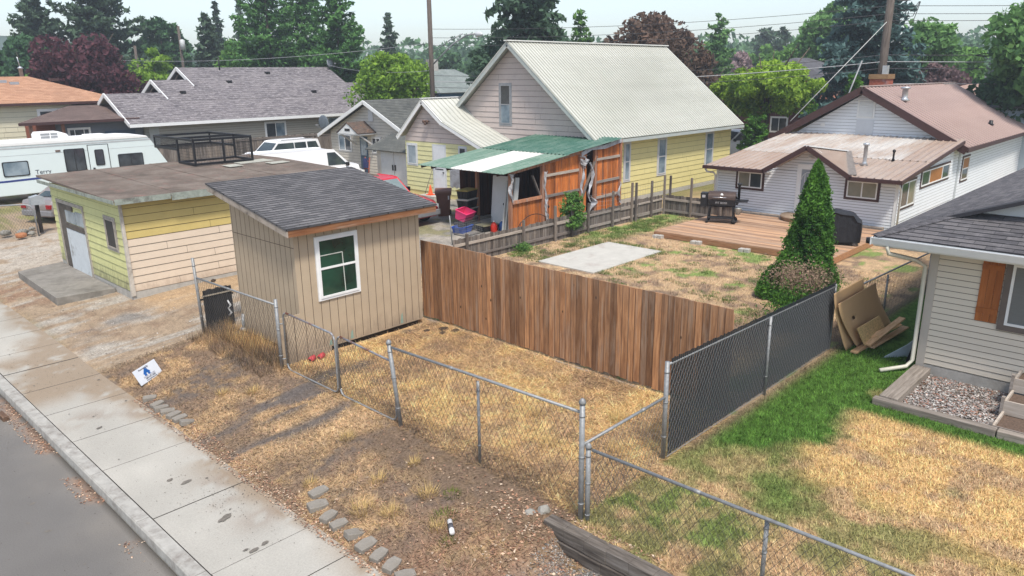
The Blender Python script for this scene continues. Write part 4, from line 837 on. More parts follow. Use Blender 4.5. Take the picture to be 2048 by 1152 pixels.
g.beam((19.6, YW-.05, rz_(19.6)-.1), (23.8, YW-.05, rz_(23.8)-.1), .05, .14, r=.6); g.beam((19.72, YW-.05, 1.22), (21.35, YW-.05, 1.24), .06, .12, r=.9); g.beam((19.72, YW-.03, .1), (21.35, YW-.03, .1), .05, .1, r=.2)
g.build('beam', M_post, lt)
g = MB()
for x0, x1, z in ((21.5, 23.6, 2.02), (21.5, 23.65, 1.22), (24.75, 26.35, 2.35), (24.75, 26.35, 1.42), (24.75, 26.35, .78)): g.beam((x0, YW-.04, z), (x1, YW-.04, z+.03), .05, .1, r=random.random())
g.beam((23.8, YW-.05, .9), (24.75, YW-.05, 2.5), .05, .1, up=(0,1,0)); g.beam((20.9, YW+.02, 2.1), (21.33, YW+.02, 1.3), .05, .08, up=(0,1,0))
g.build('cross_rail', M_wrail, lt)
g = MB()
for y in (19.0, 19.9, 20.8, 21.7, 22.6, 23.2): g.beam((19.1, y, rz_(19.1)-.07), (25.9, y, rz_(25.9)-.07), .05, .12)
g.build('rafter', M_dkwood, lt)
M_tarp = plain('torn_grey_film', (.40,.41,.43), .6, var=.2, scale=9, dirt=(.25,.24,.24), dthr=(.45,.6))
def rag(x, z0, z1, wd, y=YW-.1, n=9, sway=.1):
    mb = MB(); prev = None
    for k in range(n+1):
        t = k/n; z = z1+(z0-z1)*t; c = x+sway*math.sin(t*7+x)*.6; h = wd*(.5+.5*math.sin(t*9+x*3))*(1-t*.5)+.02
        row = [Vector((c-h, y+random.uniform(-.05, .03), z)), Vector((c, y-.06+random.uniform(-.04, .03), z-.03)), Vector((c+h, y+random.uniform(-.05, .03), z+.02))]
        if prev:
            for a in range(2): mb.face([prev[a], prev[a+1], row[a+1], row[a]], random.random())
        prev = row
    o = mb.build('torn_film', M_tarp, lt); s = o.modifiers.new('thick', 'SOLIDIFY'); s.thickness = .004
rag(19.62, 1.25, 2.3, .13); rag(21.55, .1, 1.15, .08); rag(23.75, 1.0, 2.5, .12); rag(24.3, .7, 2.3, .11, sway=.25); rag(24.4, .1, .9, .24, sway=.3); rag(26.3, .4, 1.3, .08); rag(23.9, 2.1, 2.6, .4); rag(21.5, .5, 2.2, .05)
g = MB(); pts = [(23.7, YW-.1, rz_(23.7)-.2), (24.3, YW-.12, rz_(24.3)-.05), (25.2, YW-.12, rz_(25.2)-.16), (26.4, YW-.1, rz_(26.4)-.1)]
for a, b in zip(pts[:-1], pts[1:]): g.beam(a, b, .03, .16)
g.build('grey_film_edge', M_tarp, lt)
# things kept in and around the lean-to
M_dgrey = plain('pale_grey_door', (.50,.53,.53), .7, var=.04)
t = thing('white_door', 'pale grey slab door leaning inside the open end of the lean-to', 'door', (20.1, 19.9, 0))
g = MB(); g.beam((20.1, 19.95, .02), (20.35, 20.0, 2.05), .85, .045, up=(1,0,0)); g.build('slab', M_dgrey, t)
g = MB(); g.lathe((20.1, 19.62, 1.05), [(.02, 0), (.045, -.04), (.02, -.07)], 10, axis='x'); g.build('knob', M_black, t)
for k, (y, l) in enumerate(((19.42, 'leaning closest to the door'), (19.32, 'second in the row of leaning panels'), (19.22, 'third in the row of leaning panels'), (19.1, 'nearest the corner post of the lean-to'))):
    g = MB(); g.beam((19.85+.05*k, y, .02), (20.1+.05*k, y-.02, 1.95+.04*k), .06, .2, up=(1,0,.1), r=.5); o = g.build('narrow_panel', plain('stale_white_board', (.42,.43,.41), .8, var=.08), None, .004); tag(o, 'narrow pale board '+l, 'board', 'pale boards leaning in the lean-to')
def tote(x, y, z, label, L=.76, W=.5, H_=.355, rz=.25, lid=(.33,.28,.10)):
    t = thing('storage_tote', label, 'storage tote', (x, y, z), 'black totes stacked by the lean-to', rz)
    mb = MB(); mb.mesh([(-L/2+.04, -W/2+.03, 0), (L/2-.04, -W/2+.03, 0), (L/2-.04, W/2-.03, 0), (-L/2+.04, W/2-.03, 0), (-L/2, -W/2, H_-.05), (L/2, -W/2, H_-.05), (L/2, W/2, H_-.05), (-L/2, W/2, H_-.05)], [(0,3,2,1),(4,5,6,7),(0,1,5,4),(1,2,6,5),(2,3,7,6),(3,0,4,7)])
    for k in range(5):
        xx = -L/2+.12+k*(L-.24)/4; mb.box((xx-.02, -W/2-.003, .06), (xx+.02, -W/2+.02, H_-.07)); 
    for k in range(3): yy = -W/2+.1+k*(W-.2)/2; mb.box((-L/2-.003, yy-.02, .06), (-L/2+.03, yy+.02, H_-.07))
    mb.build('tub', M_black, t, .006, local=True)
    mb = MB(); mb.box((-L/2-.025, -W/2-.025, H_-.05), (L/2+.025, W/2+.025, H_-.015)); mb.box((-L/2+.05, -W/2+.05, H_-.015), (L/2-.05, W/2-.05, H_)); mb.build('lid', plain('lid_%.2f' % lid[0], lid, .5, var=.1), t, .006, local=True)
    return t
for k, (dx, l) in enumerate(((0, 'bottom black tote of the stack by the lean-to'), (.02, 'black tote second from the bottom of the stack'), (-.02, 'black tote second from the top of the stack'), (.0, 'topmost black tote of the stack, with a mustard lid'))):
    tote(19.9+dx, 21.45+dx, .04+k*.36, l, lid=(.33,.26,.07) if k == 3 else (.42,.40,.36))
tote(19.3, 20.95, .02, 'single black tote on the ground under the pink bin', rz=.1, lid=(.05,.05,.05)); tote(19.75, 20.2, .02, 'low black tote on the ground beside the red jug', H_=.26, rz=-.1, lid=(.2,.19,.12))
def opentub(name, label, cat, loc, s, c, rz=0, tilt=0):
    t = thing(name, label, cat, loc, None, rz); mb = MB(); L, W, H_ = s; th = .012
    o_ = [(-L/2*.8, -W/2*.8), (L/2*.8, -W/2*.8), (L/2*.8, W/2*.8), (-L/2*.8, W/2*.8)]; u_ = [(-L/2, -W/2), (L/2, -W/2), (L/2, W/2), (-L/2, W/2)]
    mb.face([(*p, 0) for p in o_][::-1]); mb.face([(p[0]*.97, p[1]*.97, th) for p in o_])
    for k in range(4):
        a, b = k, (k+1) % 4; mb.face([(*o_[a], 0), (*o_[b], 0), (*u_[b], H_), (*u_[a], H_)]); mb.face([(u_[a][0]*.96, u_[a][1]*.96, H_), (u_[b][0]*.96, u_[b][1]*.96, H_), (o_[b][0]*.96, o_[b][1]*.96, th), (o_[a][0]*.96, o_[a][1]*.96, th)])
        mb.beam((*u_[a], H_), (*u_[b], H_), .04, .02)
    o = mb.build('shell', plain(name+'_plastic', c, .4, var=.06), t, local=True); t.rotation_euler = (tilt, .0, rz); return t
opentub('pink_bin', 'bright pink open plastic bin tipped on the black tote', 'bin', (19.25, 21.0, .42), (.75, .5, .36), (.80,.06,.20), .3, .35)
opentub('yellow_bin', 'yellow plastic bin standing on end beside the tote stack', 'bin', (20.55, 20.45, .55), (.5, .34, .5), (.50,.42,.03), .2, 1.45)
opentub('blue_crate', 'blue plastic crate on the gravel behind the wire basket', 'crate', (18.95, 20.75, .0), (.75, .5, .24), (.02,.10,.50), .25)
def wirebox(name, label, cat, loc, s, rz, nx=10, nz=7):
    t = thing(name, label, cat, loc, None, rz); L, W, H_ = s; mb = MB()
    for z in (0, H_):
        for a, b in (((-L/2,-W/2),(L/2,-W/2)),((L/2,-W/2),(L/2,W/2)),((L/2,W/2),(-L/2,W/2)),((-L/2,W/2),(-L/2,-W/2))): mb.tube((*a, z), (*b, z), .008, n=4)
    for a in ((-L/2,-W/2),(L/2,-W/2),(L/2,W/2),(-L/2,W/2)): mb.tube((*a, 0), (*a, H_), .008, n=4)
    mb.build('rim', M_black, t, local=True); mb = MB()
    for o, u in (((-L/2,-W/2,0),(L,0,0)),((-L/2,W/2,0),(L,0,0)),((-L/2,-W/2,0),(0,W,0)),((L/2,-W/2,0),(0,W,0))): meshpanel(mb, o, u, (0,0,H_), nx, nz, .004)
    mb.build('mesh_side', M_steel, t, local=True); return t
wirebox('wire_basket', 'long wire basket cage on the gravel before the black totes', 'wire basket', (19.15, 20.35, .02), (1.5, .6, .5), .1, 14, 7)
def bottle(name, label, loc, c, r=.13, h=.42):
    t = thing(name, label, 'jug', loc); mb = MB(); mb.lathe((0,0,0), [(r*.9, 0), (r, .03), (r, h*.6), (r*.55, h*.82), (r*.22, h*.9)], 14); mb.build('body', plain(name+'_c', c, .35), t, local=True)
    mb = MB(); mb.lathe((0,0,h*.9), [(r*.26, 0), (r*.26, .05)], 10); mb.build('cap', M_white, t, local=True)
bottle('red_jug', 'red plastic jug with a white cap next to the wire basket', (19.75, 19.85, 0), (.55,.03,.015)); bottle('blue_jug', 'blue plastic jug right beside the red jug', (20.1, 19.75, 0), (.02,.08,.26))
def wheelie(loc, rz, label):
    t = thing('refuse_bin', label, 'bin', loc, None, rz); mb = MB(); H_ = 1.02
    mb.mesh([(-.24,-.26,0), (.24,-.26,0), (.24,.24,0), (-.24,.24,0), (-.31,-.36,H_), (.31,-.36,H_), (.31,.34,H_), (-.31,.34,H_)], [(0,3,2,1),(4,5,6,7),(0,1,5,4),(1,2,6,5),(2,3,7,6),(3,0,4,7)])
    mb.box((-.34,-.39,H_-.1), (.34,.37,H_-.02)); mb.box((-.18,-.34,.42), (-.02,-.30,.62)); mb.build('body', plain('bin_brown', (.17,.075,.05), .5, var=.08), t, .01, local=True)
    mb = MB(); mb.prism([(-.42, H_-.02), (.40, H_+.02), (.36, H_+.1), (-.1, H_+.13), (-.40, H_+.06)], 'x', -.35, .35); mb.build('lid', plain('bin_brown', None), t, .01, local=True)
    mb = MB(); mb.box((.19,-.365,.72), (.25,-.345,.88)); mb.build('number_mark', M_white, t, local=True)
    for s in (-1, 1): mb = MB(); mb.lathe((s*.27, .3, .1), [(.1, -.03), (.1, .03)], 12, axis='x'); mb.build('wheel', M_rubber, t, local=True)
    mb = MB(); mb.tube((-.28,.42,H_-.02), (.28,.42,H_-.02), .016); mb.build('handle', M_black, t, local=True)
wheelie((20.85, 23.95, 0), -.75, 'brown wheeled refuse bin next to the tote stack')
wheelie((13.3, 17.4, 0), .3, 'dark wheeled bin half hidden behind the right edge of the tan shed')
t = thing('traffic_cone', 'orange traffic cone standing between the red pickup and the brown bin', 'cone', (23.3, 27.7, .2))
g = MB(); g.lathe((23.3, 27.7, .23), [(.13, 0), (.11, .03), (.06, .27), (.025, .44), (.015, .45)], 18); g.build('cone', plain('cone_orange', (.85,.10,.02), .5, var=.04), t)
g = MB(); g.box((23.14, 27.54, .2), (23.46, 27.86, .23)); g.build('base', plain('cone_orange', None), t)
g = MB(); g.box((23.0, 27.1, -.05), (23.86, 28.2, .2)); tag(g.build('door_step', M_conc, None, .01), 'concrete doorstep below the white door of the yellow wing', 'step')
t = thing('rake', 'long handled rake leaning on the yellow wing wall by the door', 'rake', (23.5, 28.4, 0)); g = MB(); g.tube((23.3, 28.2, .05), (23.83, 27.9, 1.75), .014); g.build('handle', M_wrail, t)
g = MB(); g.box((23.2, 28.0, .02), (23.25, 28.45, .07)); g.build('head', M_black, t)
t = thing('curtain_sheet', 'white and grey sheet hanging at the left end of the green roof', 'sheet', (22.4, 24.8, 1.2)); g = MB()
for k in range(8): g.box((22.3, 24.4+k*.09, .9+.03*(k%3)), (22.32+.02*(k%2), 24.5+k*.09, 2.0)); 
g.build('cloth', M_tarp, t)
post_ = thing('metal_stake', 'bare galvanised stake standing on the gravel left of the weathered fence', 'stake', (17.19, 19.37, 0)); g = MB(); g.tube((17.19, 19.37, 0), (17.15, 19.42, 1.05), .02); g.build('pole', M_steel, post_)
for (x, z, l, tp) in ((18.4, .92, 'thin metal rod by the left end of the weathered fence', 0), (19.86, 1.45, 'dark metal rod with a finial rising above the weathered fence', 1), (23.2, 1.5, 'metal rod by the bushy plant above the weathered fence', 0)):
    g = MB(); g.tube((x, 17.2, -.1), (x, 17.2, z), .011, n=6)
    if tp: g.lathe((x, 17.2, z-.25), [(.02, 0), (.03, .05), (.02, .1)], 8)
    o = g.build('metal_rod', M_black, None); tag(o, l, 'rod', 'rods along the weathered fence')
g = MB(); g.path([(18.4+.85*(1-math.cos(t))*1.0, 17.5-.1*t, .25+.8*math.sin(t)) for t in np.linspace(0, 2.2, 20)], .013, 6); tag(g.build('black_hose', M_black, None), 'black hose arching over the left end of the weathered fence', 'hose')

# ============================================================ WHITE HOUSE with brown metal roof
def metalmat(name, c, streak, amt=.5, rough=.4):
    m = N(name); f1 = m.noise(m.coords('Object', (.4, 1, 1)), .7, 5, .7); f2 = m.noise(m.coords('UV', (2.5, .3, 1)), 1.4, 5, .7)
    cc = m.mix(m.ramp(f1, [(.42, (0,0,0)), (.62, (amt,)*3)]), c, streak); cc = m.mix(1., cc, m.ramp(f2, [(.3, (.85,)*3), (.7, (1.15,)*3)]), 'MULTIPLY'); cc = m.mix(m.math('LESS_THAN', m.rnd(), -.5), cc, tuple(x*.3 for x in c)); return m.base(cc, rough, 0, .45)
M_mainroof = metalmat('red_brown_metal', (.33,.225,.195), (.38,.27,.235), .6)
M_lowroof = metalmat('faded_brown_metal', (.36,.265,.205), (.48,.44,.39), .35); M_lowroof2 = metalmat('chalky_brown_metal', (.40,.32,.26), (.55,.54,.51), .85)
wh = thing('white_house', 'white sided house with brown ribbed metal roof and a low rear extension', 'house', (36, 12, 0))
LX, SY, NY, BX, HE = 28.65, 8.42, 15.5, 35.7, 49.0
w_ = MB(); w_.prism([(SY+.01, -.1), (NY, -.1), (NY, 2.05), (SY+.01, 2.05)], 'x', LX+.01, BX); w_.prism([(SY, -.1), (15.9, -.1), (15.9, 2.6), (12.35, 4.75), (SY, 2.5)], 'x', BX+.01, HE)
w_.prism([(LX, 2.0), (BX, 2.0), (BX, 2.72)], 'y', SY+.012, SY+.1); w_.prism([(10.0, 1.9), (13.1, 1.9), (11.55, 2.95)], 'x', LX+.01, LX+.06); w_.build('wall', M_wsiding, wh)
w_ = MB(); siding(w_, 'X', LX, -1, .12, 2.03, lambda z: (SY, NY), .105, .012); 
def pg(z): return (SY, NY) if z < 2.0 else (10.0+(z-2.0)*1.6, 13.1-(z-2.0)*1.6)
siding(w_, 'X', LX-.002, -1, 2.03, 2.95, pg, .105, .012); w_.build('rear_siding', M_wsiding, wh); w_ = MB(); siding(w_, 'X', BX, -1, 2.75, 4.68, lambda z: (SY+(z-2.5)*(12.35-SY)/2.25, 15.9-(z-2.55)*(15.9-12.35)/2.2), .14, .012); w_.build('gable_siding', M_wsiding, wh)
w_ = MB(); siding(w_, 'Y', SY, -1, .4, 2.75, lambda z: (LX if z < 1.95 else LX+(z-1.95)*9.0, 36.1), .125, .013); siding(w_, 'Y', SY-.003, -1, .35, 2.45, lambda z: (36.35, HE), .125, .013); w_.build('side_siding', M_wsiding, wh)
g = MB(); g.box((36.1, SY-.03, 0), (36.35, SY, 2.35)); g.build('corner_trim', plain('grey_trim', (.42,.45,.47), .6, var=.04), wh)
g = MB(); g.box((LX-.03, NY-.06, .1), (LX, NY+.03, 2.0)); g.box((LX-.03, SY-.03, .1), (LX+.02, SY+.08, 2.0)); g.build('corner_trim', M_white, wh)
M_block = plain('grey_block', (.26,.22,.185), .95, var=.2, scale=4, dirt=(.14,.12,.1)); g = MB()
for z in (0, .1):
    y = 8.7
    while y < 14.2: g.box((28.3+random.uniform(-.01, .01), y, z+.08), (28.55, y+.38, z+.175), random.random()); y += .39
g.build('block_edging', M_block, wh)
g = MB(); g.box((LX-.04, SY, -.1), (LX, NY, .12)); g.build('foundation', M_conc, wh)
# low roof in two overlapping sheets, the porch gable and main roof
def lz(x): return 2.06+(x-28.0)*.112
def lq(x0, x1, y0, y1, dz=0.): return [(x0, y0, lz(x0)+dz), (x1, y0, lz(x1)+dz), (x1, y1, lz(x1)+dz), (x0, y1, lz(x0)+dz)]
r_ = MB(); metal_roof(r_, lq(28.0, 31.2, 13.1, 15.75), .27, .035, .03, 0, shade_w=.04); metal_roof(r_, lq(28.0, 31.2, 8.15, 9.95), .27, .035, .03, 0, shade_w=.04); metal_roof(r_, lq(28.72, 31.2, 9.95, 13.1), .27, .035, .03, 0, shade_w=.04); metal_roof(r_, lq(31.1, 35.72, 9.2, 15.75, .014), .27, .035, .012, 1, shade_w=.035); metal_roof(r_, lq(31.1, 35.72, 8.15, 9.2, .014), .27, .035, .012, 0, shade_w=.04)
r_.build('low_roof', [M_lowroof, M_lowroof2], wh)
r_ = MB(); PA = (11.55, 3.04)
metal_roof(r_, [(27.95, 13.15, 2.07), (27.95, PA[0], PA[1]), (32.1, 11.6, 2.54)], .24, .03, .03, 0)
metal_roof(r_, [(27.95, PA[0], PA[1]), (27.95, 9.9, 2.07), (32.1, 11.6, 2.54)], .24, .03, .03, 0); r_.build('porch_roof', [M_lowroof], wh)
g = MB(); g.beam((27.95, PA[0], PA[1]+.03), (32.0, 11.6, 2.57), .26, .04); g.build('porch_ridge', M_white, wh)
g = MB(); g.beam((32.0, 11.55, 2.56), (28.1, 9.88, 2.12), .34, .02); g.build('valley_patch', plain('valley_sealant', (.19,.17,.155), .95, var=.25, scale=10), wh)
g = MB(); g.beam((27.93, 13.2, 2.0), (27.93, PA[0], PA[1]-.03), .06, .17, up=(0,.5,.85)); g.beam((27.93, PA[0], PA[1]-.03), (27.93, 9.85, 2.0), .06, .17, up=(0,-.5,.85))
g.box((27.9, 13.15, 1.93), (28.02, 15.8, 2.06)); g.box((27.9, 8.1, 1.93), (28.02, 9.9, 2.06)); g.beam((28.0, 8.13, 1.99), (35.5, 8.13, 2.83), .05, .13); g.build('fascia_gutter', M_brown, wh)
for ya, yb in ((8.2, 9.9), (13.15, 15.7)): g = MB(); g.box((28.02, ya, 1.92), (LX, yb, 1.94)); g.build('soffit', M_white, wh)
ME = [(35.25, 7.98, 2.62), (49.5, 7.98, 2.55), (49.5, 12.35, 4.95), (35.25, 12.35, 5.02)]
r_ = MB(); metal_roof(r_, ME, .46, .05, .04, w0=.14, w1=.08, shade_w=.17); metal_roof(r_, [(35.25, 12.36, 5.02), (49.5, 12.36, 4.95), (49.5, 16.3, 2.7), (35.25, 16.3, 2.75)], .23, .03, .04); r_.build('roof', M_mainroof, wh)
g = MB(); g.beam((35.2, 7.95, 2.5), (35.2, 12.35, 4.9), .1, .3, up=(0,-.55,.83)); g.beam((35.2, 12.35, 4.9), (35.2, 16.35, 2.62), .1, .3, up=(0,.55,.83)); g.box((35.3, 7.9, 2.44), (49.5, 7.98, 2.60)); g.build('rake_board', M_brown, wh, label='broad brown rake boards')
g = MB(); g.beam((35.2, 12.35, 5.06), (49.6, 12.35, 4.99), .22, .03); g.build('ridge_cap', plain('pinkish_cap', (.45,.37,.34), .45), wh)
g = MB(); pbox(g, 'X', BX, -1, 11.86, 12.62, 3.68, 4.48, 0, .05)
gv = g.build('gable_vent', M_white, wh)
g = MB()
for z in np.arange(3.75, 4.42, .075): g.mesh([(BX-.055, 11.94, z), (BX-.055, 12.54, z), (BX-.085, 12.54, z-.0), (BX-.085, 11.94, z), (BX-.05, 11.94, z+.05), (BX-.05, 12.54, z+.05)], [(3,2,5,4), (0,1,2,3)])
g.build('louvre', M_white, gv)
g = MB(); pbox(g, 'X', BX, -1, 11.85, 12.60, 2.84, 3.62, 0, .03); g.build('gable_hatch', plain('hatch_grey', (.55,.58,.61), .6, var=.03), wh)
g = MB(); pbox(g, 'X', BX, -1, 14.0, 14.2, 3.25, 3.42, 0, .04); g.build('junction_box', M_white, wh)
for a in ((13.42, 14.64, 1.12, 1.93), (9.02, 10.27, 1.14, 1.93)): window(wh, 'X', LX, -1, *a, M_brown, M_white, 'slider', [M_glass, M_curtain] if a[0] > 12 else [M_curtain, M_curtain], tw=.09)
window(wh, 'Y', SY, -1, 31.1, 34.9, 1.38, 2.12, M_brown, M_white, 'triple', [M_glass, plain('orange_curtain', (.33,.13,.03), .5), M_glass], tw=.08)
window(wh, 'Y', SY, -1, 28.85, 30.6, .85, 1.93, M_brown, M_white, 'slider', [M_glass, M_curtain], tw=.08)
window(wh, 'Y', SY, -1, 36.75, 37.95, 1.0, 2.15, M_brown, M_white, 'hung', [M_glass, plain('orange_curtain', None)], tw=.08)
g = MB()
for q in ((11.12, 11.22, .1, 2.32), (12.0, 12.1, .1, 2.32), (11.22, 12.0, 2.22, 2.32)): pbox(g, 'X', LX, -1, *q, 0, .06)
do = g.build('door', M_white, wh)
g = MB(); pbox(g, 'X', LX, -1, 11.22, 12.0, .1, 2.22, 0, .02); g.build('screen', plain('screen_grey', (.27,.30,.33), .5, var=.05), do)
g = MB()
for q in ((11.22, 11.29, .1, 2.22), (11.93, 12.0, .1, 2.22), (11.29, 11.93, 2.12, 2.22), (11.29, 11.93, .1, .3), (11.29, 11.93, 1.15, 1.22)): pbox(g, 'X', LX, -1, *q, .02, .05)
for y in (11.42, 11.54, 11.66, 11.78): pbox(g, 'X', LX, -1, y, y+.015, .3, 1.95, .03, .045)
g.path([(LX-.045, 11.61+.3*math.cos(t), 1.72+.3*math.sin(t)) for t in np.linspace(0, math.pi, 12)], .01, 6); g.build('security_bars', M_white, do)
g = MB(); g.lathe((LX-.1, 11.6, 2.6), [(.09, -.06), (.09, .0), (.03, .03)], 12); g.box((LX-.04, 11.52, 2.57), (LX, 11.68, 2.67)); g.build('porch_lamp', M_white, wh)
for (x, y, h, r, c) in ((29.9, 10.1, .85, .07, 'M'), (30.9, 9.4, .45, .035, 'B'), (37.3, 11.2, .62, .12, 'M')):
    zb = lz(x) if x < 35 else 2.62+(y-7.98)*.549; g = MB(); g.lathe((x, y, zb), [(r*2, 0), (r*1.05, .12), (r, .14), (r, h-.1), (r*1.6, h-.1), (r*1.7, h-.03), (r*.5, h)], 14); g.build('flue_pipe', plain('flue_metal', (.5,.52,.54), .35, .6) if c == 'M' else M_black, wh)
g = MB(); g.lathe((43.2, 8.9, 3.10), [(.16, 0), (.09, .06), (.09, .2), (.001, .22)], 12); g.build('roof_vent', M_black, wh)
g = MB(); g.box((44.0, 14.2, 3.2), (45.0, 15.1, 5.25)); ch = g.build('chimney', plain('chimney_brick', (.30,.085,.05), .9, var=.3, scale=9, dirt=(.3,.3,.32), dscale=1.5), wh)
g = MB(); g.box((43.95, 14.15, 5.25), (45.05, 15.15, 5.5)); g.build('cap', wood('cap_board', (.35,.2,.09), (.6,.4,.2), None, 0, 'y'), ch); g = MB(); g.box((44.3, 14.35, 5.5), (44.6, 14.6, 5.95)); g.build('cowl', plain('flue_metal', None), ch)
g = MB(); g.path([(28.0, 15.7, 1.9), (28.1, 15.68, 1.78), (28.5, 15.6, 1.72), (LX-.05, 15.56, 1.6), (LX-.05, 15.56, .1)], .04, 8); g.path([(28.1, 8.25, 1.9), (28.3, 8.25, 1.75), (LX-.05, 8.3, 1.6), (LX-.05, 8.3, .1)], .035, 8); g.build('downspout', M_white, wh)
# round step by the door, timber deck
g = MB(); g.lathe((28.3, 11.6, 0), [(.78, -.02), (.78, .33), (.82, .34), (.82, .41)], 28); o = g.build('round_step', plain('step_timber', (.34,.25,.17), .9, var=.12), None); tag(o, 'half round timber step below the white house door', 'step')
dk = thing('timber_deck', 'low reddish timber deck along the back of the white house', 'deck', (25.5, 11.6, 0))
M_deck = wood('deck_board', (.32,.185,.11), (.50,.32,.20), (.44,.35,.28), .45, 'y', .8)
g = MB(); x = 22.95
while x < 28.2: g.box((x, 8.35 if x < 25.9 else 8.35, .19+random.uniform(-.003, .003)), (x+.134, 14.78+.0*x, .225), random.random()); x += .142
g.build('boards', M_deck, dk)
g = MB(); g.box((22.93, 8.35, .02), (22.948, 14.8, .185), .4); g.box((22.95, 14.785, .02), (28.2, 14.80, .22), .7); g.box((22.95, 8.33, .02), (28.2, 8.348, .22), .7)
g.build('rim_joist', wood('rim_board', (.25,.12,.06), (.46,.26,.14), None, 0, 'y'), dk)
for y in (14.55, 13.0, 11.2, 9.6): g = MB(); g.box((22.75, y-.18, -.03), (23.0, y-.01, .12)); g.box((22.72, y+.02, -.03), (22.98, y+.18, .11)); g.build('pier_block', M_conc, dk, .015)
g = MB(); g.box((17.33, 13.25, -.1), (21.05, 15.46, .035)); tag(g.build('concrete_pad', plain('pad_concrete', (.46,.445,.40), .95, var=.08, scale=3, dirt=(.33,.27,.24), dscale=1.2, dthr=(.55,.75), bump=.15), None, .008), 'pale rectangular concrete pad in the back yard', 'concrete pad')

# ---- pellet smoker on the deck
def text(s, size, mat, parent, loc, rot, name='lettering', ext=.002, align='CENTER'):
    c = bpy.data.curves.new('t', 'FONT'); c.body = s; c.size = size; c.extrude = ext; c.align_x = align; c.align_y = 'CENTER'; o = bpy.data.objects.new('t', c); col.objects.link(o)
    me = bpy.data.meshes.new_from_object(o.evaluated_get(bpy.context.evaluated_depsgraph_get())); bpy.data.objects.remove(o); me.name = name
    me.transform(Matrix.Translation(loc) @ rot.to_4x4()); me.materials.clear(); me.materials.append(mat); t = bpy.data.objects.new(name, me); col.objects.link(t); t.parent = parent; return t
bb = thing('pellet_smoker', 'black and brown pellet smoker grill with chimney standing on the deck', 'grill', (25.9, 13.75, .225), None, R(-68))
M_bbq = plain('bbq_lid_brown', (.075,.05,.04), .4, .3, var=.15); M_badge = plain('badge_grey', (.35,.35,.36), .4)
def yz(cx, cz, r, t0, t1, n=14): return [(cx+r*math.cos(t), cz+r*math.sin(t)) for t in np.linspace(t0, t1, n)]
g = MB(); g.prism(yz(0, .92, .27, 0, math.pi)+[(-.27, .9), (.27, .9)], 'x', -.5, .5); g.build('lid', M_bbq, bb, .006, local=True)
g = MB(); g.prism([(-.27, .9), (.27, .9), (.25, .68), (.12, .60), (-.12, .60), (-.25, .68)], 'x', -.5, .5); bo = g.build('barrel', M_black, bb, .006, local=True)
text('PIT BOSS', .11, M_badge, bb, Vector((0, -.275, .78)), Matrix.Rotation(R(90), 3, 'X'))
g = MB(); g.tube((-.33, -.31, .99), (.18, -.31, .99), .014); g.tube((-.3, -.26, .99), (-.3, -.31, .99), .01); g.tube((.15, -.26, .99), (.15, -.31, .99), .01); g.build('handle', plain('chrome', (.7,.7,.7), .25, .9), bb, local=True)
g = MB(); g.lathe((0, -.235, 1.08), [(.055, 0), (.055, .02)], 16, axis='y'); g.build('thermometer', M_white, bb, local=True)
g = MB(); g.box((-.78, -.2, .62), (-.52, .2, 1.12)); h = g.build('hopper', M_black, bb, .01, local=True)
g = MB(); g.box((-.72, -.204, .95), (-.6, -.2, 1.05)); g.build('badge', M_badge, h, local=False) if False else g.build('badge', M_badge, bb, local=True)
g = MB(); g.box((.52, -.28, .84), (.95, .28, .87)); g.box((.54, -.26, .72), (.6, .26, .84)); g.build('side_shelf', M_black, bb, .006, local=True)
g = MB(); g.lathe((.60, .02, .9), [(.05, 0), (.05, .52), (.075, .53), (.085, .6), (.06, .61)], 14); g.tube((.5, .02, .95), (.6, .02, .98), .05); g.build('chimney', M_black, bb, local=True)
for x, y, wl in ((-.45, -.24, 0), (-.45, .24, 0), (.45, -.24, 1), (.45, .24, 1)):
    g = MB(); g.beam((x*.93, y*.9, .66), (x*1.06, y*1.05, .06), .06, .05, up=(1,0,0)); g.build('leg', M_black, bb, local=True)
    g = MB(); g.lathe((x*1.08, y*1.2, .09 if wl else .05), [(.09 if wl else .05, -.02), (.09 if wl else .05, .02)], 16, axis='y'); g.build('wheel', M_rubber, bb, local=True)
g = MB(); g.box((-.46, -.25, .17), (.46, .25, .20)); g.build('bottom_shelf', M_black, bb, .005, local=True)
g = MB(); g.lathe((.62, -.16, .36), [(.09, 0), (.12, .24), (.125, .25)], 16); g.path([(.5, -.16, .6), (.62, -.16, .72), (.74, -.16, .6)], .006, 5); g.build('grease_bucket', plain('bucket_metal', (.42,.45,.43), .5, .4), bb, local=True)
# ---- covered grill
cg = thing('covered_grill', 'gas grill hidden under a black fabric cover on the deck', 'grill', (25.1, 8.95, .225), None, R(-72))
g = MB(); prof = [(-.62, .12), (-.66, .6), (-.62, .82), (-.48, .92), (-.34, 1.16), (-.2, 1.18), (.05, 1.12), (.35, 1.10), (.45, .9), (.60, .84), (.62, .55), (.6, .12)]
rows = []
for (x, z) in prof: rows.append((x, z))
nS = 7; vs = []; 
for k in range(nS):
    t = k/(nS-1)*2-1; y = .33*t; f = 1-.10*t*t
    for i, (x, z) in enumerate(rows): vs.append((x*(1-.03*abs(t))+random.uniform(-.02, .02), y+random.uniform(-.015, .015), .12+(z-.12)*f+random.uniform(-.015, .015)))
n_ = len(rows); fs = [(k*n_+i, k*n_+i+1, (k+1)*n_+i+1, (k+1)*n_+i) for k in range(nS-1) for i in range(n_-1)]+[tuple(range(n_)), tuple(range((nS-1)*n_, nS*n_))[::-1]]
g.mesh(vs, fs, sm=True); M_cover = N('grill_cover'); fcv = M_cover.noise(M_cover.coords('Object', (3, 3, 1)), 3, 4, .6); M_cover.bump(fcv, .9, .06); M_cover = M_cover.base((.018,.019,.023), .6, 0, .35)
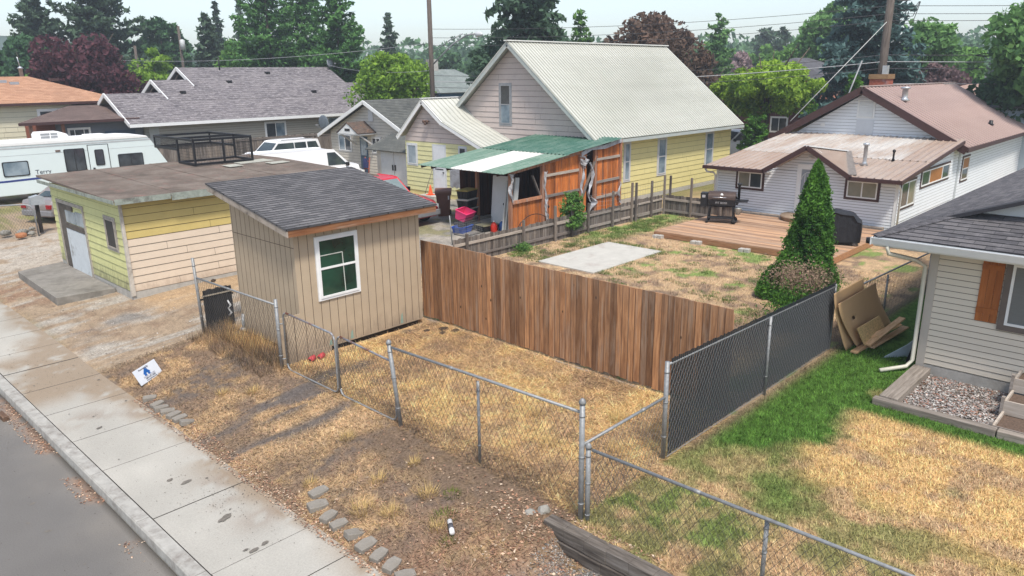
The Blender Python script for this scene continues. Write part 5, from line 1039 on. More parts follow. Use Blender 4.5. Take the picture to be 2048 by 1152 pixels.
o = g.build('cover', M_cover, cg, local=True); s = o.modifiers.new('s', 'SUBSURF'); s.levels = 2; s.render_levels = 2
for x, y in ((.45, -.28), (.45, .28), (-.45, -.28), (-.45, .28)): g = MB(); g.lathe((x, y, .08), [(.08, -.02), (.08, .02)], 14, axis='y'); g.build('wheel', plain('wheel_grey', (.2,.2,.2), .7), cg, local=True)
g = MB(); g.box((-.42, -.28, .08), (.42, .28, .2)); g.build('base', M_black, cg, local=True)

# ============================================================ BEIGE HOUSE on the right
M_bsid = plain('beige_vinyl', (.63,.57,.47), .6, var=.025, scale=2, stretch=(.3,.3,5)); M_rsh = shingle('slate_shingle', (.075,.073,.08), (.125,.12,.125), (.03,.03,.034), .42, .14, mottled=.25)
rh = thing('beige_house', 'beige vinyl sided house with a hipped slate grey roof at the right edge', 'house', (19, 0, 0))
w_ = MB(); w_.box((15.62, -5, .0), (28, 3.81, 2.6)); w_.build('wall', M_bsid, rh)
w_ = MB(); siding(w_, 'X', 15.61, -1, .18, 2.56, lambda z: (-5, 3.71), .118, .016); siding(w_, 'Y', 3.82, 1, .18, 2.56, lambda z: (15.7, 28), .118, .016); w_.build('siding', M_bsid, rh)
g = MB(); g.box((15.585, 3.70, .12), (15.63, 3.845, 2.56)); g.box((15.63, 3.81, .12), (15.72, 3.845, 2.56)); g.build('corner_trim', plain('taupe_trim', (.44,.40,.35), .6, var=.03), rh)
g = MB(); g.box((15.6, -5, -.15), (28, 3.80, .17)); g.build('foundation', M_conc, rh)
r_ = MB(); ge = .35; X1_, Y1_ = 16.22, 3.48
shingle_roof(r_, [(14.98, 4.74, 2.72), (14.98, -6, 2.72), (X1_, -6, 3.154), (X1_, Y1_, 3.154)], .14, .012, .04)
shingle_roof(r_, [(14.98, 4.74, 2.72), (X1_, Y1_, 3.154), (15.9, Y1_-.0, 3.161)][0:2]+[(X1_, -.8, 2.72+(4.74+.8)*ge), (28.5, -.8, 2.72+(4.74+.8)*ge), (28.5, 4.74, 2.72)], .14, .012, .04)
r_.slab([(X1_-.38, 3.86, 3.028), (X1_, 3.48, 3.161), (X1_, -.8, 4.66), (X1_-.38, -.8, 4.66)], .04) if False else None
rf = r_.build('roof', M_rsh, rh)
g = MB()
for k in range(9):
    t = k*.145; a = Vector((15.0+t, 4.72-t, 2.74+ge*t)); b = Vector((15.0+t+.15, 4.72-t-.15, 2.74+ge*(t+.15)+.012)); s = Vector((1, 1, 0)).normalized()*.14
    g.slab([a-s-Vector((0,0,.025)), a, b, b-s-Vector((0,0,.025))], .012); g.slab([a, a+s-Vector((0,0,.025)), b+s-Vector((0,0,.025)), b], .012)
g.build('hip_cap', M_rsh, rf)
g = MB(); g.prism([(3.44, 3.15), (-.8, 4.63), (-5, 3.15)], 'x', X1_+.02, X1_+.05); g.build('gable_end', plain('gable_white', (.62,.66,.68), .6, var=.02), rh)
g = MB(); g.slab([(X1_-.3, 3.80, 3.06), (X1_+.03, 3.80, 3.06), (X1_+.03, -.8, 4.69), (X1_-.3, -.8, 4.69)], .07); g.build('rake_edge', plain('rake_dark', (.03,.03,.036), .9), rh)
M_gut = plain('gutter_white', (.66,.68,.68), .4, var=.03)
g = MB(); g.prism([(14.98, 2.56), (14.90, 2.57), (14.86, 2.70), (14.885, 2.70), (14.91, 2.59), (14.97, 2.585)], 'y', -6, 4.74); g.box((14.975, -6, 2.53), (14.995, 4.72, 2.70)); g.box((14.86, 4.735, 2.56), (14.98, 4.75, 2.70)); g.build('gutter', M_gut, rh)
g = MB(); g.box((15.0, -6, 2.52), (15.6, 4.7, 2.54)); g.box((15.0, 3.86, 2.52), (28, 4.7, 2.54)); g.build('soffit', plain('soffit_beige', (.40,.36,.30), .7), rh)
M_spout = plain('downspout_cream', (.55,.53,.44), .5, var=.04); g = MB()
g.path([(14.93, 4.45, 2.56), (14.95, 4.42, 2.42), (15.35, 4.05, 2.28), (15.52, 3.90, 2.15), (15.55, 3.90, .22), (15.42, 3.97, .10), (14.95, 4.30, .07)], .042, 6); g.build('downspout', M_spout, rh)
g = MB(); g.lathe((14.97, 4.79, 2.62), [(.07, -.05), (.07, .05)], 12); g.build('gutter_end', M_black, rh)
M_rustsh = wood('rust_shutter', (.28,.085,.02), (.40,.14,.04), None, 0, 'z', .7)
g = MB()
for k in range(3): pbox(g, 'X', 15.595, -1, 2.62+k*.118, 2.733+k*.118, 1.26, 2.47, 0, .02, r=.4+.1*k)
for z in (1.42, 2.25): pbox(g, 'X', 15.595, -1, 2.62, 2.972, z, z+.1, .02, .035, r=.5)
g.build('shutter', M_rustsh, rh)
window(rh, 'X', 15.595, -1, 1.10, 2.60, 1.16, 2.52, plain('brown_grey_trim', (.13,.105,.09), .7), M_white, 'slider', [plain('dark_blind', (.14,.15,.15), .4, stretch=(1,1,30))], tw=.11)
# garden bed edging and planters
M_tim = wood('bed_timber', (.16,.135,.11), (.33,.29,.25), None, 0, 'x', .95); M_timy = wood('bed_timber_y', (.18,.155,.13), (.36,.32,.28), None, 0, 'y', .95)
bd = thing('timber_edging', 'grey landscape timber edging round the gravel bed beside the beige house', 'edging', (14.3, 2.6, 0))
g = MB(); g.box((13.40, 2.0, -.03), (13.56, 3.92, .12), .3); g.box((13.40, -1.5, -.03), (13.56, 1.98, .12), .6); g.build('front_timber', M_timy, bd, .012); g = MB(); g.box((13.57, 3.55, -.03), (15.55, 3.86, .14), .5); g.build('side_timber', M_tim, bd, .012)
pb = thing('tiered_planter', 'tiered weathered wooden planter boxes against the beige wall', 'planter', (14.8, 1.4, 0))
M_plank = wood('planter_plank', (.28,.24,.20), (.46,.42,.38), None, 0, 'y', .9)
for k, (x0, x1, z) in enumerate(((14.95, 15.5, .52), (14.35, 14.95, .30), (13.62, 14.35, .10))):
    g = MB(); g.box((x0, .2, z-.25), (x0+.035, 2.10, z), random.random()); g.box((x0+.036, 2.065, z-.25), (x1, 2.1, z), random.random()); g.box((x0-.02, 2.09, -.02), (x0+.06, 2.14, z+.06), .2)
    tb = g.build('tier', M_plank, pb); g = MB(); g.box((x0+.037, .2, z-.1), (x1, 2.06, z-.06)); g.build('soil', plain('bark_soil', (.11,.075,.055), 1, var=.4, scale=30), tb)
# cardboard, chipboard, offcuts
def leaning(name, label, cat, x0, x1, y0, y1, h, bow, mat, th=.012, hole=False, skew=0.):
    'sheet along X standing at y0, bowing and leaning toward y1 at the top'
    n, m = 14, 16; vs = []
    for i in range(n+1):
        for j in range(m+1):
            u, t = i/n, j/m; x = x0+(x1-x0)*u+skew*math.sin(t*math.pi/2); y = y0+(y1-y0)*math.sin(t*math.pi/2)**bow; z = h*(1-(1-t)**1.35)*(1-.0*u); vs.append((x, y, z+.01))
    fs = [(i*(m+1)+j, (i+1)*(m+1)+j, (i+1)*(m+1)+j+1, i*(m+1)+j+1) for i in range(n) for j in range(m) if not (hole and i == 3 and j == 7)]
    mb = MB(); mb.mesh(vs, fs, sm=True); o = mb.build(name, mat); s = o.modifiers.new('t', 'SOLIDIFY'); s.thickness = th; tag(o, label, cat); return o
M_card = plain('cardboard_brown', (.52,.34,.18), .85, var=.04, scale=2)
leaning('cardboard_sheet', 'large cardboard sheet leaning against the wire fence, the one behind', 'cardboard', 15.75, 17.4, 5.24, 5.42, 1.36, .75, M_card, skew=-.55)
leaning('cardboard_sheet', 'cardboard sheet with a small square hole leaning in front of the other sheet', 'cardboard', 16.1, 18.27, 5.12, 5.33, 1.15, .75, M_card, hole=True, skew=-.85)
M_osb = plain('osb_chips', (.64,.44,.20), .8, var=.35, scale=22, stretch=(1,3,1)); g = MB(); bq = [(16.08, 4.98, .10), (17.32, 4.98, .16), (17.18, 5.1, .48), (15.85, 5.1, .52)]; g.mesh(bq+[(p[0], p[1]+.02, p[2]) for p in bq], [(0,1,2,3),(7,6,5,4),(0,4,5,1),(1,5,6,2),(2,6,7,3),(3,7,4,0)]); tag(g.build('chipboard_sheet', M_osb), 'square of chipboard leaning on the cardboard', 'board')
M_fresh = wood('fresh_pine', (.52,.30,.14), (.74,.52,.31), None, 0, 'x', .8)
for k, (p, q, l) in enumerate((((15.66, 5.06, .05), (17.2, 4.96, .06), 'bottom left pine offcut with its end on the grass'), ((16.2, 4.9, .06), (17.9, 4.72, .12), 'pine offcut lying under the top board of the pile'), ((16.12, 4.95, .12), (17.75, 4.78, .36), 'topmost pale pine offcut pointing away from the fence'), ((16.5, 5.02, .18), (17.5, 4.76, .28), 'pinkish pine offcut crossing the pile'))):
    g = MB(); g.beam(p, q, .14, .035, r=.3+.2*k); tag(g.build('pine_offcut', M_fresh), l, 'board', 'pine offcuts by the cardboard')
g = MB(); g.mesh([(15.85, 4.55, .0), (16.35, 4.12, .0), (16.4, 4.02, .5), (16.2, 4.2, .28)], [(0,1,2,3)]); o = g.build('metal_sheet', plain('pale_blue_sheet', (.42,.50,.56), .5), None); s = o.modifiers.new('t', 'SOLIDIFY'); s.thickness = .012; tag(o, 'pale blue sheet lying against the corner of the beige house', 'sheet')
g = MB(); g.tube((15.95, 4.1, 0), (16.3, 3.95, .8), .03); tag(g.build('black_pipe', M_black), 'black pipe propped behind the beige house downspout', 'pipe')

# ============================================================ COTTAGE, LONG GREY HOUSE, TAN HOUSE and the far houses
M_cot = plain('cottage_siding', (.50,.47,.41), .75, var=.06, scale=2, dirt=(.34,.3,.26), dthr=(.55,.9)); M_dgr = shingle('dark_grey_green_shingle', (.085,.09,.085), (.125,.13,.12), (.05,.05,.05), .3, .2)
ct = thing('cottage', 'small pale sided cottage with grey shingle roof, blue door and tiny wooden door hood', 'house', (29, 36.5, 0))
CX = 26.5; CR = 36.65
w_ = MB(); w_.prism([(34.0, 0), (40.8, 0), (40.8, 2.5), (CR, 4.2), (34.0, 3.1)], 'x', CX+.01, 36); w_.build('wall', M_cot, ct)
w_ = MB(); siding(w_, 'X', CX, -1, .1, 4.1, lambda z: (34.0, 40.8) if z < 2.5 else (max(34.0, CR-(4.25-z)*2.4), min(40.8, CR+(4.25-z)*2.4)), .17, .016); w_.build('siding', M_cot, ct)
r_ = MB(); shingle_roof(r_, [(26.1, 33.0, 2.75), (37, 33.0, 2.75), (37, CR, 4.40), (26.1, CR, 4.40)], .2, .012, .05); shingle_roof(r_, [(26.1, CR, 4.40), (37, CR, 4.40), (37, 41.6, 2.30), (26.1, 41.6, 2.30)], .2, .012, .05); r_.build('roof', M_dgr, ct)
g = MB(); g.beam((26.06, 33.0, 2.65), (26.06, CR, 4.30), .05, .2, up=(0,-.4,.9)); g.beam((26.06, CR, 4.30), (26.06, 41.6, 2.2), .05, .2, up=(0,.4,.9)); g.build('rake_board', M_white, ct)
window(ct, 'X', CX, -1, 38.6, 40.0, 1.3, 2.4, M_wfr, M_white, 'slider', [M_glass, M_glassb], tw=.07); window(ct, 'X', CX, -1, 35.7, 36.6, 1.35, 2.35, M_wfr, M_white, 'slider', [M_glass], tw=.07)
g = MB(); pbox(g, 'X', CX, -1, 36.3, 36.75, 3.2, 3.85, 0, .05); g.build('gable_vent', M_wfr, ct)
g = MB(); pbox(g, 'X', CX, -1, 37.0, 37.75, .1, 2.3, 0, .04); do = g.build('door', plain('slate_blue_door', (.045,.09,.14), .5, var=.06), ct); g = MB(); pbox(g, 'X', CX, -1, 37.1, 37.65, 1.2, 2.15, .04, .05); g.build('pane', M_glassb, do)
hd = thing('door_hood', 'little gabled porch hood with rusty shingles over the blue cottage door', 'porch hood', (26, 37.1, 2.5))
g = MB(); g.slab([(25.2, 37.15, 3.2), (26.5, 37.15, 3.2), (26.5, 36.1, 2.6), (25.2, 36.1, 2.6)], .05); g.slab([(25.2, 37.15, 3.2), (26.5, 37.15, 3.2), (26.5, 38.25, 2.6), (25.2, 38.25, 2.6)], .05); g.build('roof', plain('rusty_shakes', (.10,.075,.06), .95, var=.4, scale=8, dirt=(.20,.085,.045), dscale=4, dthr=(.56,.7)), hd)
g = MB(); g.prism([(36.2, 2.55), (38.15, 2.55), (37.15, 3.13)], 'x', 25.23, 25.27); g.box((25.25, 36.15, 2.49), (26.48, 38.2, 2.56)); g.build('gable', M_white, hd)
g = MB(); g.box((25.215, 36.9, 2.70), (25.23, 37.4, 2.84)); g.build('number_plate', M_black, hd)
for y in (36.3, 38.1): g = MB(); g.beam((26.45, y, 1.8), (25.4, y, 2.5), .08, .08); g.build('brace', M_wfr, hd)
# little gable roofed store between cottage and wing
st = thing('tool_store', 'narrow white doored tool store with a small shingle roof against the yellow wing', 'store', (24.7, 32.6, 0))
g = MB(); g.box((24.6, 30.9, 0), (26.2, 33.6, 1.95)); g.build('wall', M_cot, st); g = MB(); g.slab([(24.2, 34.1, 1.95), (24.2, 30.6, 1.95), (25.4, 30.8, 2.75), (25.4, 33.2, 2.75)], .05); g.slab([(26.6, 30.6, 1.95), (26.6, 34.1, 1.95), (25.4, 33.2, 2.75), (25.4, 30.8, 2.75)], .05); g.build('roof', M_dgr, st)
for a, b in ((31.0, 32.05), (32.1, 33.2)): g = MB(); pbox(g, 'X', 24.6, -1, a, b, .1, 1.85, 0, .04); d_ = g.build('door', plain('dingy_white_door', (.50,.52,.53), .8, var=.05, dirt=(.35,.33,.3), dthr=(.6,.9)), st); g = MB(); pbox(g, 'X', 24.6, -1, b-.12 if a < 32 else a+.04, b-.04 if a < 32 else a+.12, .9, 1.2, .04, .08); g.build('handle', M_black, d_)
t = thing('hand_truck', 'red framed hand truck with a blue load standing by the tool store', 'hand truck', (24.2, 34.1, 0)); g = MB()
for y in (33.85, 34.25): g.tube((24.1, y, .1), (24.3, y, 1.5), .03, n=6)
for z in (.5, .9, 1.3): g.tube((24.2, 33.85, z), (24.2, 34.25, z), .025, n=6)
g.build('frame', plain('rust_red', (.30,.07,.04), .6), t); g = MB(); g.box((24.1, 33.9, .95), (24.2, 34.2, 1.45)); g.build('load', plain('navy', (.03,.04,.12), .6), t)
g = MB(); g.box((24.0, 34.7, .0), (24.4, 34.75, .8)); g.box((24.0, 35.1, .0), (24.4, 35.15, .8)); g.box((24.0, 34.7, .75), (24.4, 35.15, .8)); g.box((24.1, 34.75, .3), (24.3, 35.1, .33)); tag(g.build('step_stool', M_black), 'black step stool beside the hand truck', 'stool')

M_gsh = shingle('mottled_grey_shingle', (.115,.105,.115), (.21,.195,.20), (.07,.065,.07), .34, .15, mottled=.45)
M_gsid = plain('greige_siding', (.37,.345,.29), .75, var=.04); M_gsid2 = plain('grey_green_siding', (.38,.40,.38), .75, var=.04)
gh = thing('grey_roof_house', 'long house with a mottled grey shingle roof stepped into gables behind the trailer', 'house', (27, 54, 0))
EY, EZ, SL = 50.0, 3.0, .5; 
secs = [(18.0, 21.7, 53.6), (21.7, 24.3, 55.2), (24.3, 37.1, 56.9), (37.1, 47, 54.4)]
r_ = MB()
for k, (x0, x1, ry) in enumerate(secs):
    z = EZ+(ry-EY)*SL
    shingle_roof(r_, [(x0, EY, EZ), (x1 if k == 3 else x1, EY, EZ), (x1, ry, z), (x0, ry, z)] if k in (0, 3) else [(x0, EY+2.5, EZ+2.5*SL+.012), (x1, EY+2.5, EZ+2.5*SL+.012), (x1, ry, z+.012), (x0, ry, z+.012)], .3, .012, .06)
    r_.slab([(x0, ry, z), (x1, ry, z), (x1, ry+(z-EZ)/SL, EZ), (x0, ry+(z-EZ)/SL, EZ)], .06)
shingle_roof(r_, [(21.7, EY, EZ), (37.1, EY, EZ), (37.1, EY+2.6, EZ+2.6*SL), (21.7, EY+2.6, EZ+2.6*SL)], .3, .012, .06)
r_.build('roof', M_gsh, gh)
w_ = MB(); w_.prism([(50.6, 0), (57.0, 0), (57.0, 2.9), (53.6, EZ+3.6*SL-.3), (50.6, 2.9)], 'x', 19.4, 22.0); w_.box((20, 50.6, 0), (46, 60, 2.9))
w_.prism([(50.6, 2.9), (59, 2.9), (55.2, 5.35)], 'x', 22.0, 24); w_.prism([(50.6, 2.9), (62, 2.9), (56.9, 6.2)], 'x', 24.6, 37); w_.build('wall', M_gsid2, gh)
w_ = MB(); siding(w_, 'Y', 50.6, -1, .2, 2.85, lambda z: (20, 46), .16, .016); w_.build('front_siding', M_gsid, gh); w_ = MB(); siding(w_, 'X', 19.4, -1, .2, 4.4, lambda z: (50.6, 56.9) if z < 2.9 else (50.6+(z-2.9)*2.0, 56.9-(z-2.9)*2.0), .2, .016); w_.build('gable_siding', M_gsid2, gh)
g = MB()
for k, (x0, x1, ry) in enumerate(secs[:3]):
    z = EZ+(ry-EY)*SL; a = EY if k == 0 else secs[k-1][2]-.9; b = ry+(ry-EY) if k == 0 else ry+(ry-a); za = EZ+(a-EY)*SL
    g.beam((x0, a, za-.06), (x0, ry, z-.06), .06, .24, up=(0,-.4,.9)); g.beam((x0, ry, z-.06), (x0, b, za-.06), .06, .24, up=(0,.4,.9))
g.box((18.0, EY-.08, EZ-.2), (46, EY-.02, EZ)); g.build('white_fascia', M_white, gh)
g = MB()
for (x0, x1, ry), pr_ in zip(secs[1:3], (53.6, 55.2)):
    z = EZ+(ry-EY)*SL; zb = EZ+(pr_-EY)*SL-.3; dy = (z-.2-zb)/SL; g = MB(); g.prism([(ry-dy, zb), (ry+dy, zb), (ry, z-.2)], 'x', x0+.3, x0+.35); g.build('small_gable', plain('gable_taupe', (.25,.22,.2), .8), gh)
g = MB(); g.slab([(18.0, 50.0, 2.93), (19.4, 50.0, 2.93), (19.4, 53.6, 4.70), (18.0, 53.6, 4.70)], .02); g.slab([(18.0, 57.2, 2.93), (19.4, 57.2, 2.93), (19.4, 53.6, 4.70), (18.0, 53.6, 4.70)], .02); g.build('soffit', plain('pale_soffit', (.42,.42,.36), .7), gh)
window(gh, 'X', 19.4, -1, 52.6, 54.9, 1.3, 2.6, M_white, M_white, 'slider', [M_glassb, M_glass_g], tw=.09)
g = MB(); g.prism([(51.6, 3.15), (55.6, 3.15), (53.6, 4.15)], 'x', 19.35, 19.38); wn = g.build('gable_window', M_white, gh); g = MB(); g.prism([(51.95, 3.22), (53.52, 3.22), (53.52, 4.0)], 'x', 19.33, 19.345); g.prism([(53.68, 3.22), (55.2, 3.22), (53.68, 4.0)], 'x', 19.33, 19.345); g.build('pane', M_glass, wn)
window(gh, 'Y', 50.6, -1, 27.4, 29.1, 1.35, 2.65, M_white, M_white, 'slider', [M_glass, M_glassb], tw=.09); window(gh, 'Y', 50.6, -1, 32.6, 34.7, 1.0, 2.8, M_white, M_white, 'slider', [M_glassb, M_glass_g], tw=.09)
g = MB(); pbox(g, 'Y', 50.6, -1, 32.75, 33.5, 1.05, 1.5, .05, .4); g.build('window_cooler', M_white, gh)
for x, y in ((27.0, 54.6), (22.9, 53.3), (33.0, 52.9), (30.8, 55.8)): g = MB(); z = EZ+(y-EY)*SL; g.box((x, y, z), (x+.35, y+.25, z+.22)); g.build('roof_vent', M_black, gh)
g = MB(); g.tube((27.4, 56.5, 6.2), (27.4, 56.5, 7.2), .05); g.build('vent_pipe', M_black, gh)
def dish(label, loc, r, rz, mat, tilt=.5):
    t = thing('satellite_dish', label, 'satellite dish', loc, None, rz); mb = MB(); mb.path([(0,0,0), (0,0,.5*r), (.1,0,.8*r)], .03, 8); mb.build('mast', M_steel, t, local=True)
    mb = MB(); mb.lathe((.12, 0, 1.2*r), [(r, .0), (r*.98, .02), (r*.7, .10*r), (.02, .2*r)][::-1], 24, axis='x'); o = mb.build('reflector', mat, t, local=True); 
    mb = MB(); mb.path([(.12, 0, .45*r), (.7*r+.3, 0, .6*r), (.8*r+.3, 0, .9*r)], .02, 6); mb.box((.8*r+.24, -.06, .85*r), (.8*r+.36, .06, 1.05*r)); mb.build('feed_arm', M_steel, t, local=True); return t
M_dish = plain('dish_grey', (.28,.30,.33), .5); dish('pale satellite dish at the ridge end of the long grey roof', (37.0, 56.5, 6.35), .42, -1.2, M_dish); dish('dark grey satellite dish on the left eave of the cottage', (26.4, 41.2, 2.45), .45, 3.3, plain('dish_dark', (.10,.12,.14), .5))
t = thing('roof_antenna', 'thin roof antenna above the lower grey roof section', 'antenna', (37.5, 52.5, 4.2)); g = MB(); g.tube((37.5, 52.5, 4.2), (37.5, 52.5, 6.1), .025, n=6); g.build('mast', M_steel, t); g = MB()
for z, l in ((6.05, .5), (5.9, .35), (5.3, .4)): g.tube((37.5-l, 52.5-l*.4, z), (37.5+l, 52.5+l*.4, z), .015, n=4)
g.build('element', M_steel, t)
# weathered tall fence behind the parked vehicles
wfb = thing('board_fence', 'tall weathered grey board fence behind the parked white vehicles', 'fence', (26, 46.5, 0)); g = MB()
x = 17.0
while x < 33.5: g.box((x, 47.4, 0), (x+.19, 47.43, 1.85+random.uniform(-.03, .03)), random.random()); x += .2
g.build('boards', M_weath, wfb); g = MB(); x = 16.9
while x < 18.0: g.box((x, 46.6, 0), (x+.19, 46.63, 1.75), random.random()); x += .2
g.build('new_boards', M_or, wfb); g = MB(); g.box((17.0, 47.36, 1.7), (33.5, 47.395, 1.8)); g.build('rail', M_wrail, wfb)
# tan house and porch house on the left
M_tsid = plain('cream_siding', (.56,.53,.40), .75, var=.04); M_osh = shingle('orange_brown_shingle', (.36,.20,.125), (.46,.27,.175), (.24,.13,.09), .3, .16); M_bsh = shingle('dull_brown_shingle', (.13,.095,.085), (.19,.14,.125), (.09,.07,.06), .3, .16)
th = thing('tan_house', 'cream sided house with an orange brown hip roof at the left edge', 'house', (14, 58, 0))
w_ = MB(); w_.box((8, 55.4, 0), (19.0, 62.6, 4.3)); w_.build('wall', M_tsid, th); w_ = MB(); siding(w_, 'Y', 55.4, -1, .2, 4.3, lambda z: (8, 19.0), .3, .02); siding(w_, 'X', 19.0, 1, .2, 4.3, lambda z: (55.4, 62.6), .3, .02); w_.build('siding', M_tsid, th)
r_ = MB(); A, B, C, D = (7.4, 54.9, 4.35), (19.8, 54.9, 4.35), (19.8, 63.2, 4.35), (7.4, 63.2, 4.35); P, Q = (12.0, 59.0, 5.95), (15.3, 59.0, 5.95)
for q in ([A, B, Q, P], [B, C, Q], [C, D, P, Q], [D, A, P]): shingle_roof(r_, q, .25, .012, .05)
r_.build('roof', M_osh, th); g = MB(); g.box((7.4, 54.86, 4.2), (19.8, 54.9, 4.34)); g.build('fascia', M_brown, th)
window(th, 'Y', 55.4, -1, 14.5, 15.9, 2.75, 3.95, M_white, M_white, 'hung', [M_glass], tw=.12)
g = MB(); g.box((11.6, 59.3, 4.9), (12.4, 60.3, 6.7)); g.build('chimney', plain('chimney_brick', None), th)
for x, y in ((13.3, 58.0), (13.9, 57.7), (16.4, 58.2)): g = MB(); z = 4.35+(y-54.9)*.39; g.box((x, y, z), (x+.5, y+.35, z+.18)); g.build('roof_vent', M_dish if x < 15 else M_brown, th)
g = MB(); g.lathe((15.0, 59.2, 5.9), [(.12, 0), (.12, .55), (.22, .56), (.05, .7)], 10); g.tube((15.0, 59.2, 6.5), (14.9, 59.1, 7.2), .03, n=5); g.build('flue_pipe', plain('flue_metal', None), th)
ph = thing('porch_house', 'low house with dull brown shingles, dark blue door and timber porch posts', 'house', (16, 53, 0))
r_ = MB(); shingle_roof(r_, [(12.2, 50.6, 3.35), (18.9, 50.6, 3.35), (20.2, 57.0, 4.46), (18.2, 57.0, 4.46)], .22, .012, .05); shingle_roof(r_, [(12.2, 50.6, 3.35), (18.2, 57.0, 4.46), (16.9, 57.0, 3.35)], .22, .012, .05); r_.build('roof', M_bsh, ph)
w_ = MB(); w_.box((14.6, 51.4, 0), (19.3, 56, 3.2)); w_.build('wall', plain('slate_wall', (.12,.14,.17), .7, var=.06), ph)
g = MB(); g.box((12.2, 50.56, 3.2), (18.9, 50.6, 3.36)); g.build('fascia', M_brown, ph)
for x in (12.8, 14.5): g = MB(); g.box((x, 50.9, 0), (x+.16, 51.06, 3.25), .3); g.build('porch_post', M_post, ph)
window(ph, 'Y', 51.4, -1, 14.9, 16.2, 1.9, 2.9, M_white, M_white, 'triple', [M_glass], tw=.08); g = MB(); pbox(g, 'Y', 51.4, -1, 17.0, 18.8, .2, 2.6, 0, .05); g.build('garage_door', plain('navy_door', (.04,.075,.13), .6, var=.05), ph)
g = MB(); g.box((13.0, 52.5, 0), (14.6, 52.6, 3.2)); g.build('porch_back', plain('rust_siding', (.22,.08,.05), .8, var=.1), ph)
def farhouse(name, label, x0, x1, y0, y1, ze, zr, wallm, roofm, along='x', hip=0.):
    t = thing(name, label, 'house', ((x0+x1)/2, (y0+y1)/2, 0)); e = .5; w_ = MB(); w_.box((x0, y0, 0), (x1, y1, ze)); 
    if along == 'x':
        ym = (y0+y1)/2
        if not hip: w_.prism([(y0, ze), (y1, ze), (ym, zr-.15)], 'x', x0, x1)
        r_ = MB(); r_.slab([(x0-e, y0-e, ze), (x1+e, y0-e, ze), (x1+e-hip, ym, zr), (x0-e+hip, ym, zr)], .08); r_.slab([(x0-e, y1+e, ze), (x1+e, y1+e, ze), (x1+e-hip, ym, zr), (x0-e+hip, ym, zr)], .08)
        if hip: r_.slab([(x0-e, y0-e, ze), (x0-e, y1+e, ze), (x0-e+hip, ym, zr)], .08); r_.slab([(x1+e, y0-e, ze), (x1+e, y1+e, ze), (x1+e-hip, ym, zr)], .08)
    else:
        xm = (x0+x1)/2
        if not hip: w_.prism([(x0, ze), (x1, ze), (xm, zr-.15)], 'y', y0, y1)
        r_ = MB(); r_.slab([(x0-e, y0-e, ze), (x0-e, y1+e, ze), (xm, y1+e-hip, zr), (xm, y0-e+hip, zr)], .08); r_.slab([(x1+e, y0-e, ze), (x1+e, y1+e, ze), (xm, y1+e-hip, zr), (xm, y0-e+hip, zr)], .08)
        if hip: r_.slab([(x0-e, y0-e, ze), (x1+e, y0-e, ze), (xm, y0-e+hip, zr)], .08); r_.slab([(x0-e, y1+e, ze), (x1+e, y1+e, ze), (xm, y1+e-hip, zr)], .08)
    w_.build('wall', wallm, t); r_.build('roof', roofm, t)
    window(t, 'Y', y0, -1, x0+(x1-x0)*.25, x0+(x1-x0)*.25+1.4, 1.2, min(2.4, ze-.2), M_white, M_white, 'slider'); window(t, 'X', x0, -1, y0+(y1-y0)*.3, y0+(y1-y0)*.3+1.4, 1.2, min(2.4, ze-.2), M_white, M_white, 'slider'); return t
M_dsh = shingle('slate_dark_shingle', (.085,.085,.095), (.115,.115,.125), (.05,.05,.06), .35, .2); M_blsh = shingle('bluish_shingle', (.17,.20,.19), (.22,.25,.24), (.12,.14,.13), .35, .2)
M_bluew = plain('blue_wall', (.05,.16,.27), .7); M_lbw = plain('light_blue_wall', (.42,.50,.56), .7, var=.03); M_pksh = shingle('dusty_pink_shingle', (.34,.23,.19), (.40,.28,.23), (.26,.17,.14), .4, .2); M_bwall = plain('brown_wall', (.2,.15,.12), .8)
farhouse('dark_roof_house', 'house with a plain dark grey hip roof behind the orange brown roof', 16, 27, 72, 80, 4.4, 5.85, M_tsid, M_dsh, 'x', 3.5)
t = farhouse('blue_house', 'blue house with a pale grey green roof and chimney beside the utility pole', 45, 52, 51.5, 59.5, 4.2, 6.2, M_bluew, M_blsh, 'x', 2.2); g = MB(); g.box((47.2, 55.2, 5.8), (48.0, 56, 7.1)); g.build('chimney', M_conc, t)
farhouse('pink_roof_house', 'house with a low dusty pink roof just beyond the brown metal roof', 56, 67, 10.5, 16.5, 3.8, 4.75, M_bwall, M_pksh, 'x', 2.5)
farhouse('light_blue_house', 'light blue house with a dark grey roof at the far right edge', 48.5, 56, 1.0, 9.6, 3.75, 5.1, M_lbw, M_dsh, 'y')
farhouse('grey_hip_house', 'house with a dark grey hip roof behind the round maple', 64, 74, 25.5, 34, 5.0, 6.8, M_bwall, M_dsh, 'x', 4)
farhouse('distant_grey_house', 'distant grey roofed house right of the chimney', 78, 90, 13, 20, 4.2, 5.3, M_bwall, M_dsh, 'x', 2)
farhouse('distant_pale_house', 'distant pale house seen between the trees at right', 120, 128, 30, 37, 5, 6.8, plain('far_cream', (.45,.42,.36), .8), plain('far_roof', (.3,.26,.24), .9), 'y')
farhouse('red_brown_house', 'dark reddish brown house behind the trunk of the round maple', 56, 64, 22.5, 30, 2.9, 3.9, plain('maroon_wall', (.10,.035,.03), .8), plain('terracotta_roof', (.26,.11,.07), .9, var=.1), 'y')
farhouse('slate_roof_house', 'slate roofed house between the yellow house and the round maple', 78, 90, 40, 50, 3.6, 5.4, M_bwall, M_dsh, 'y', 3)

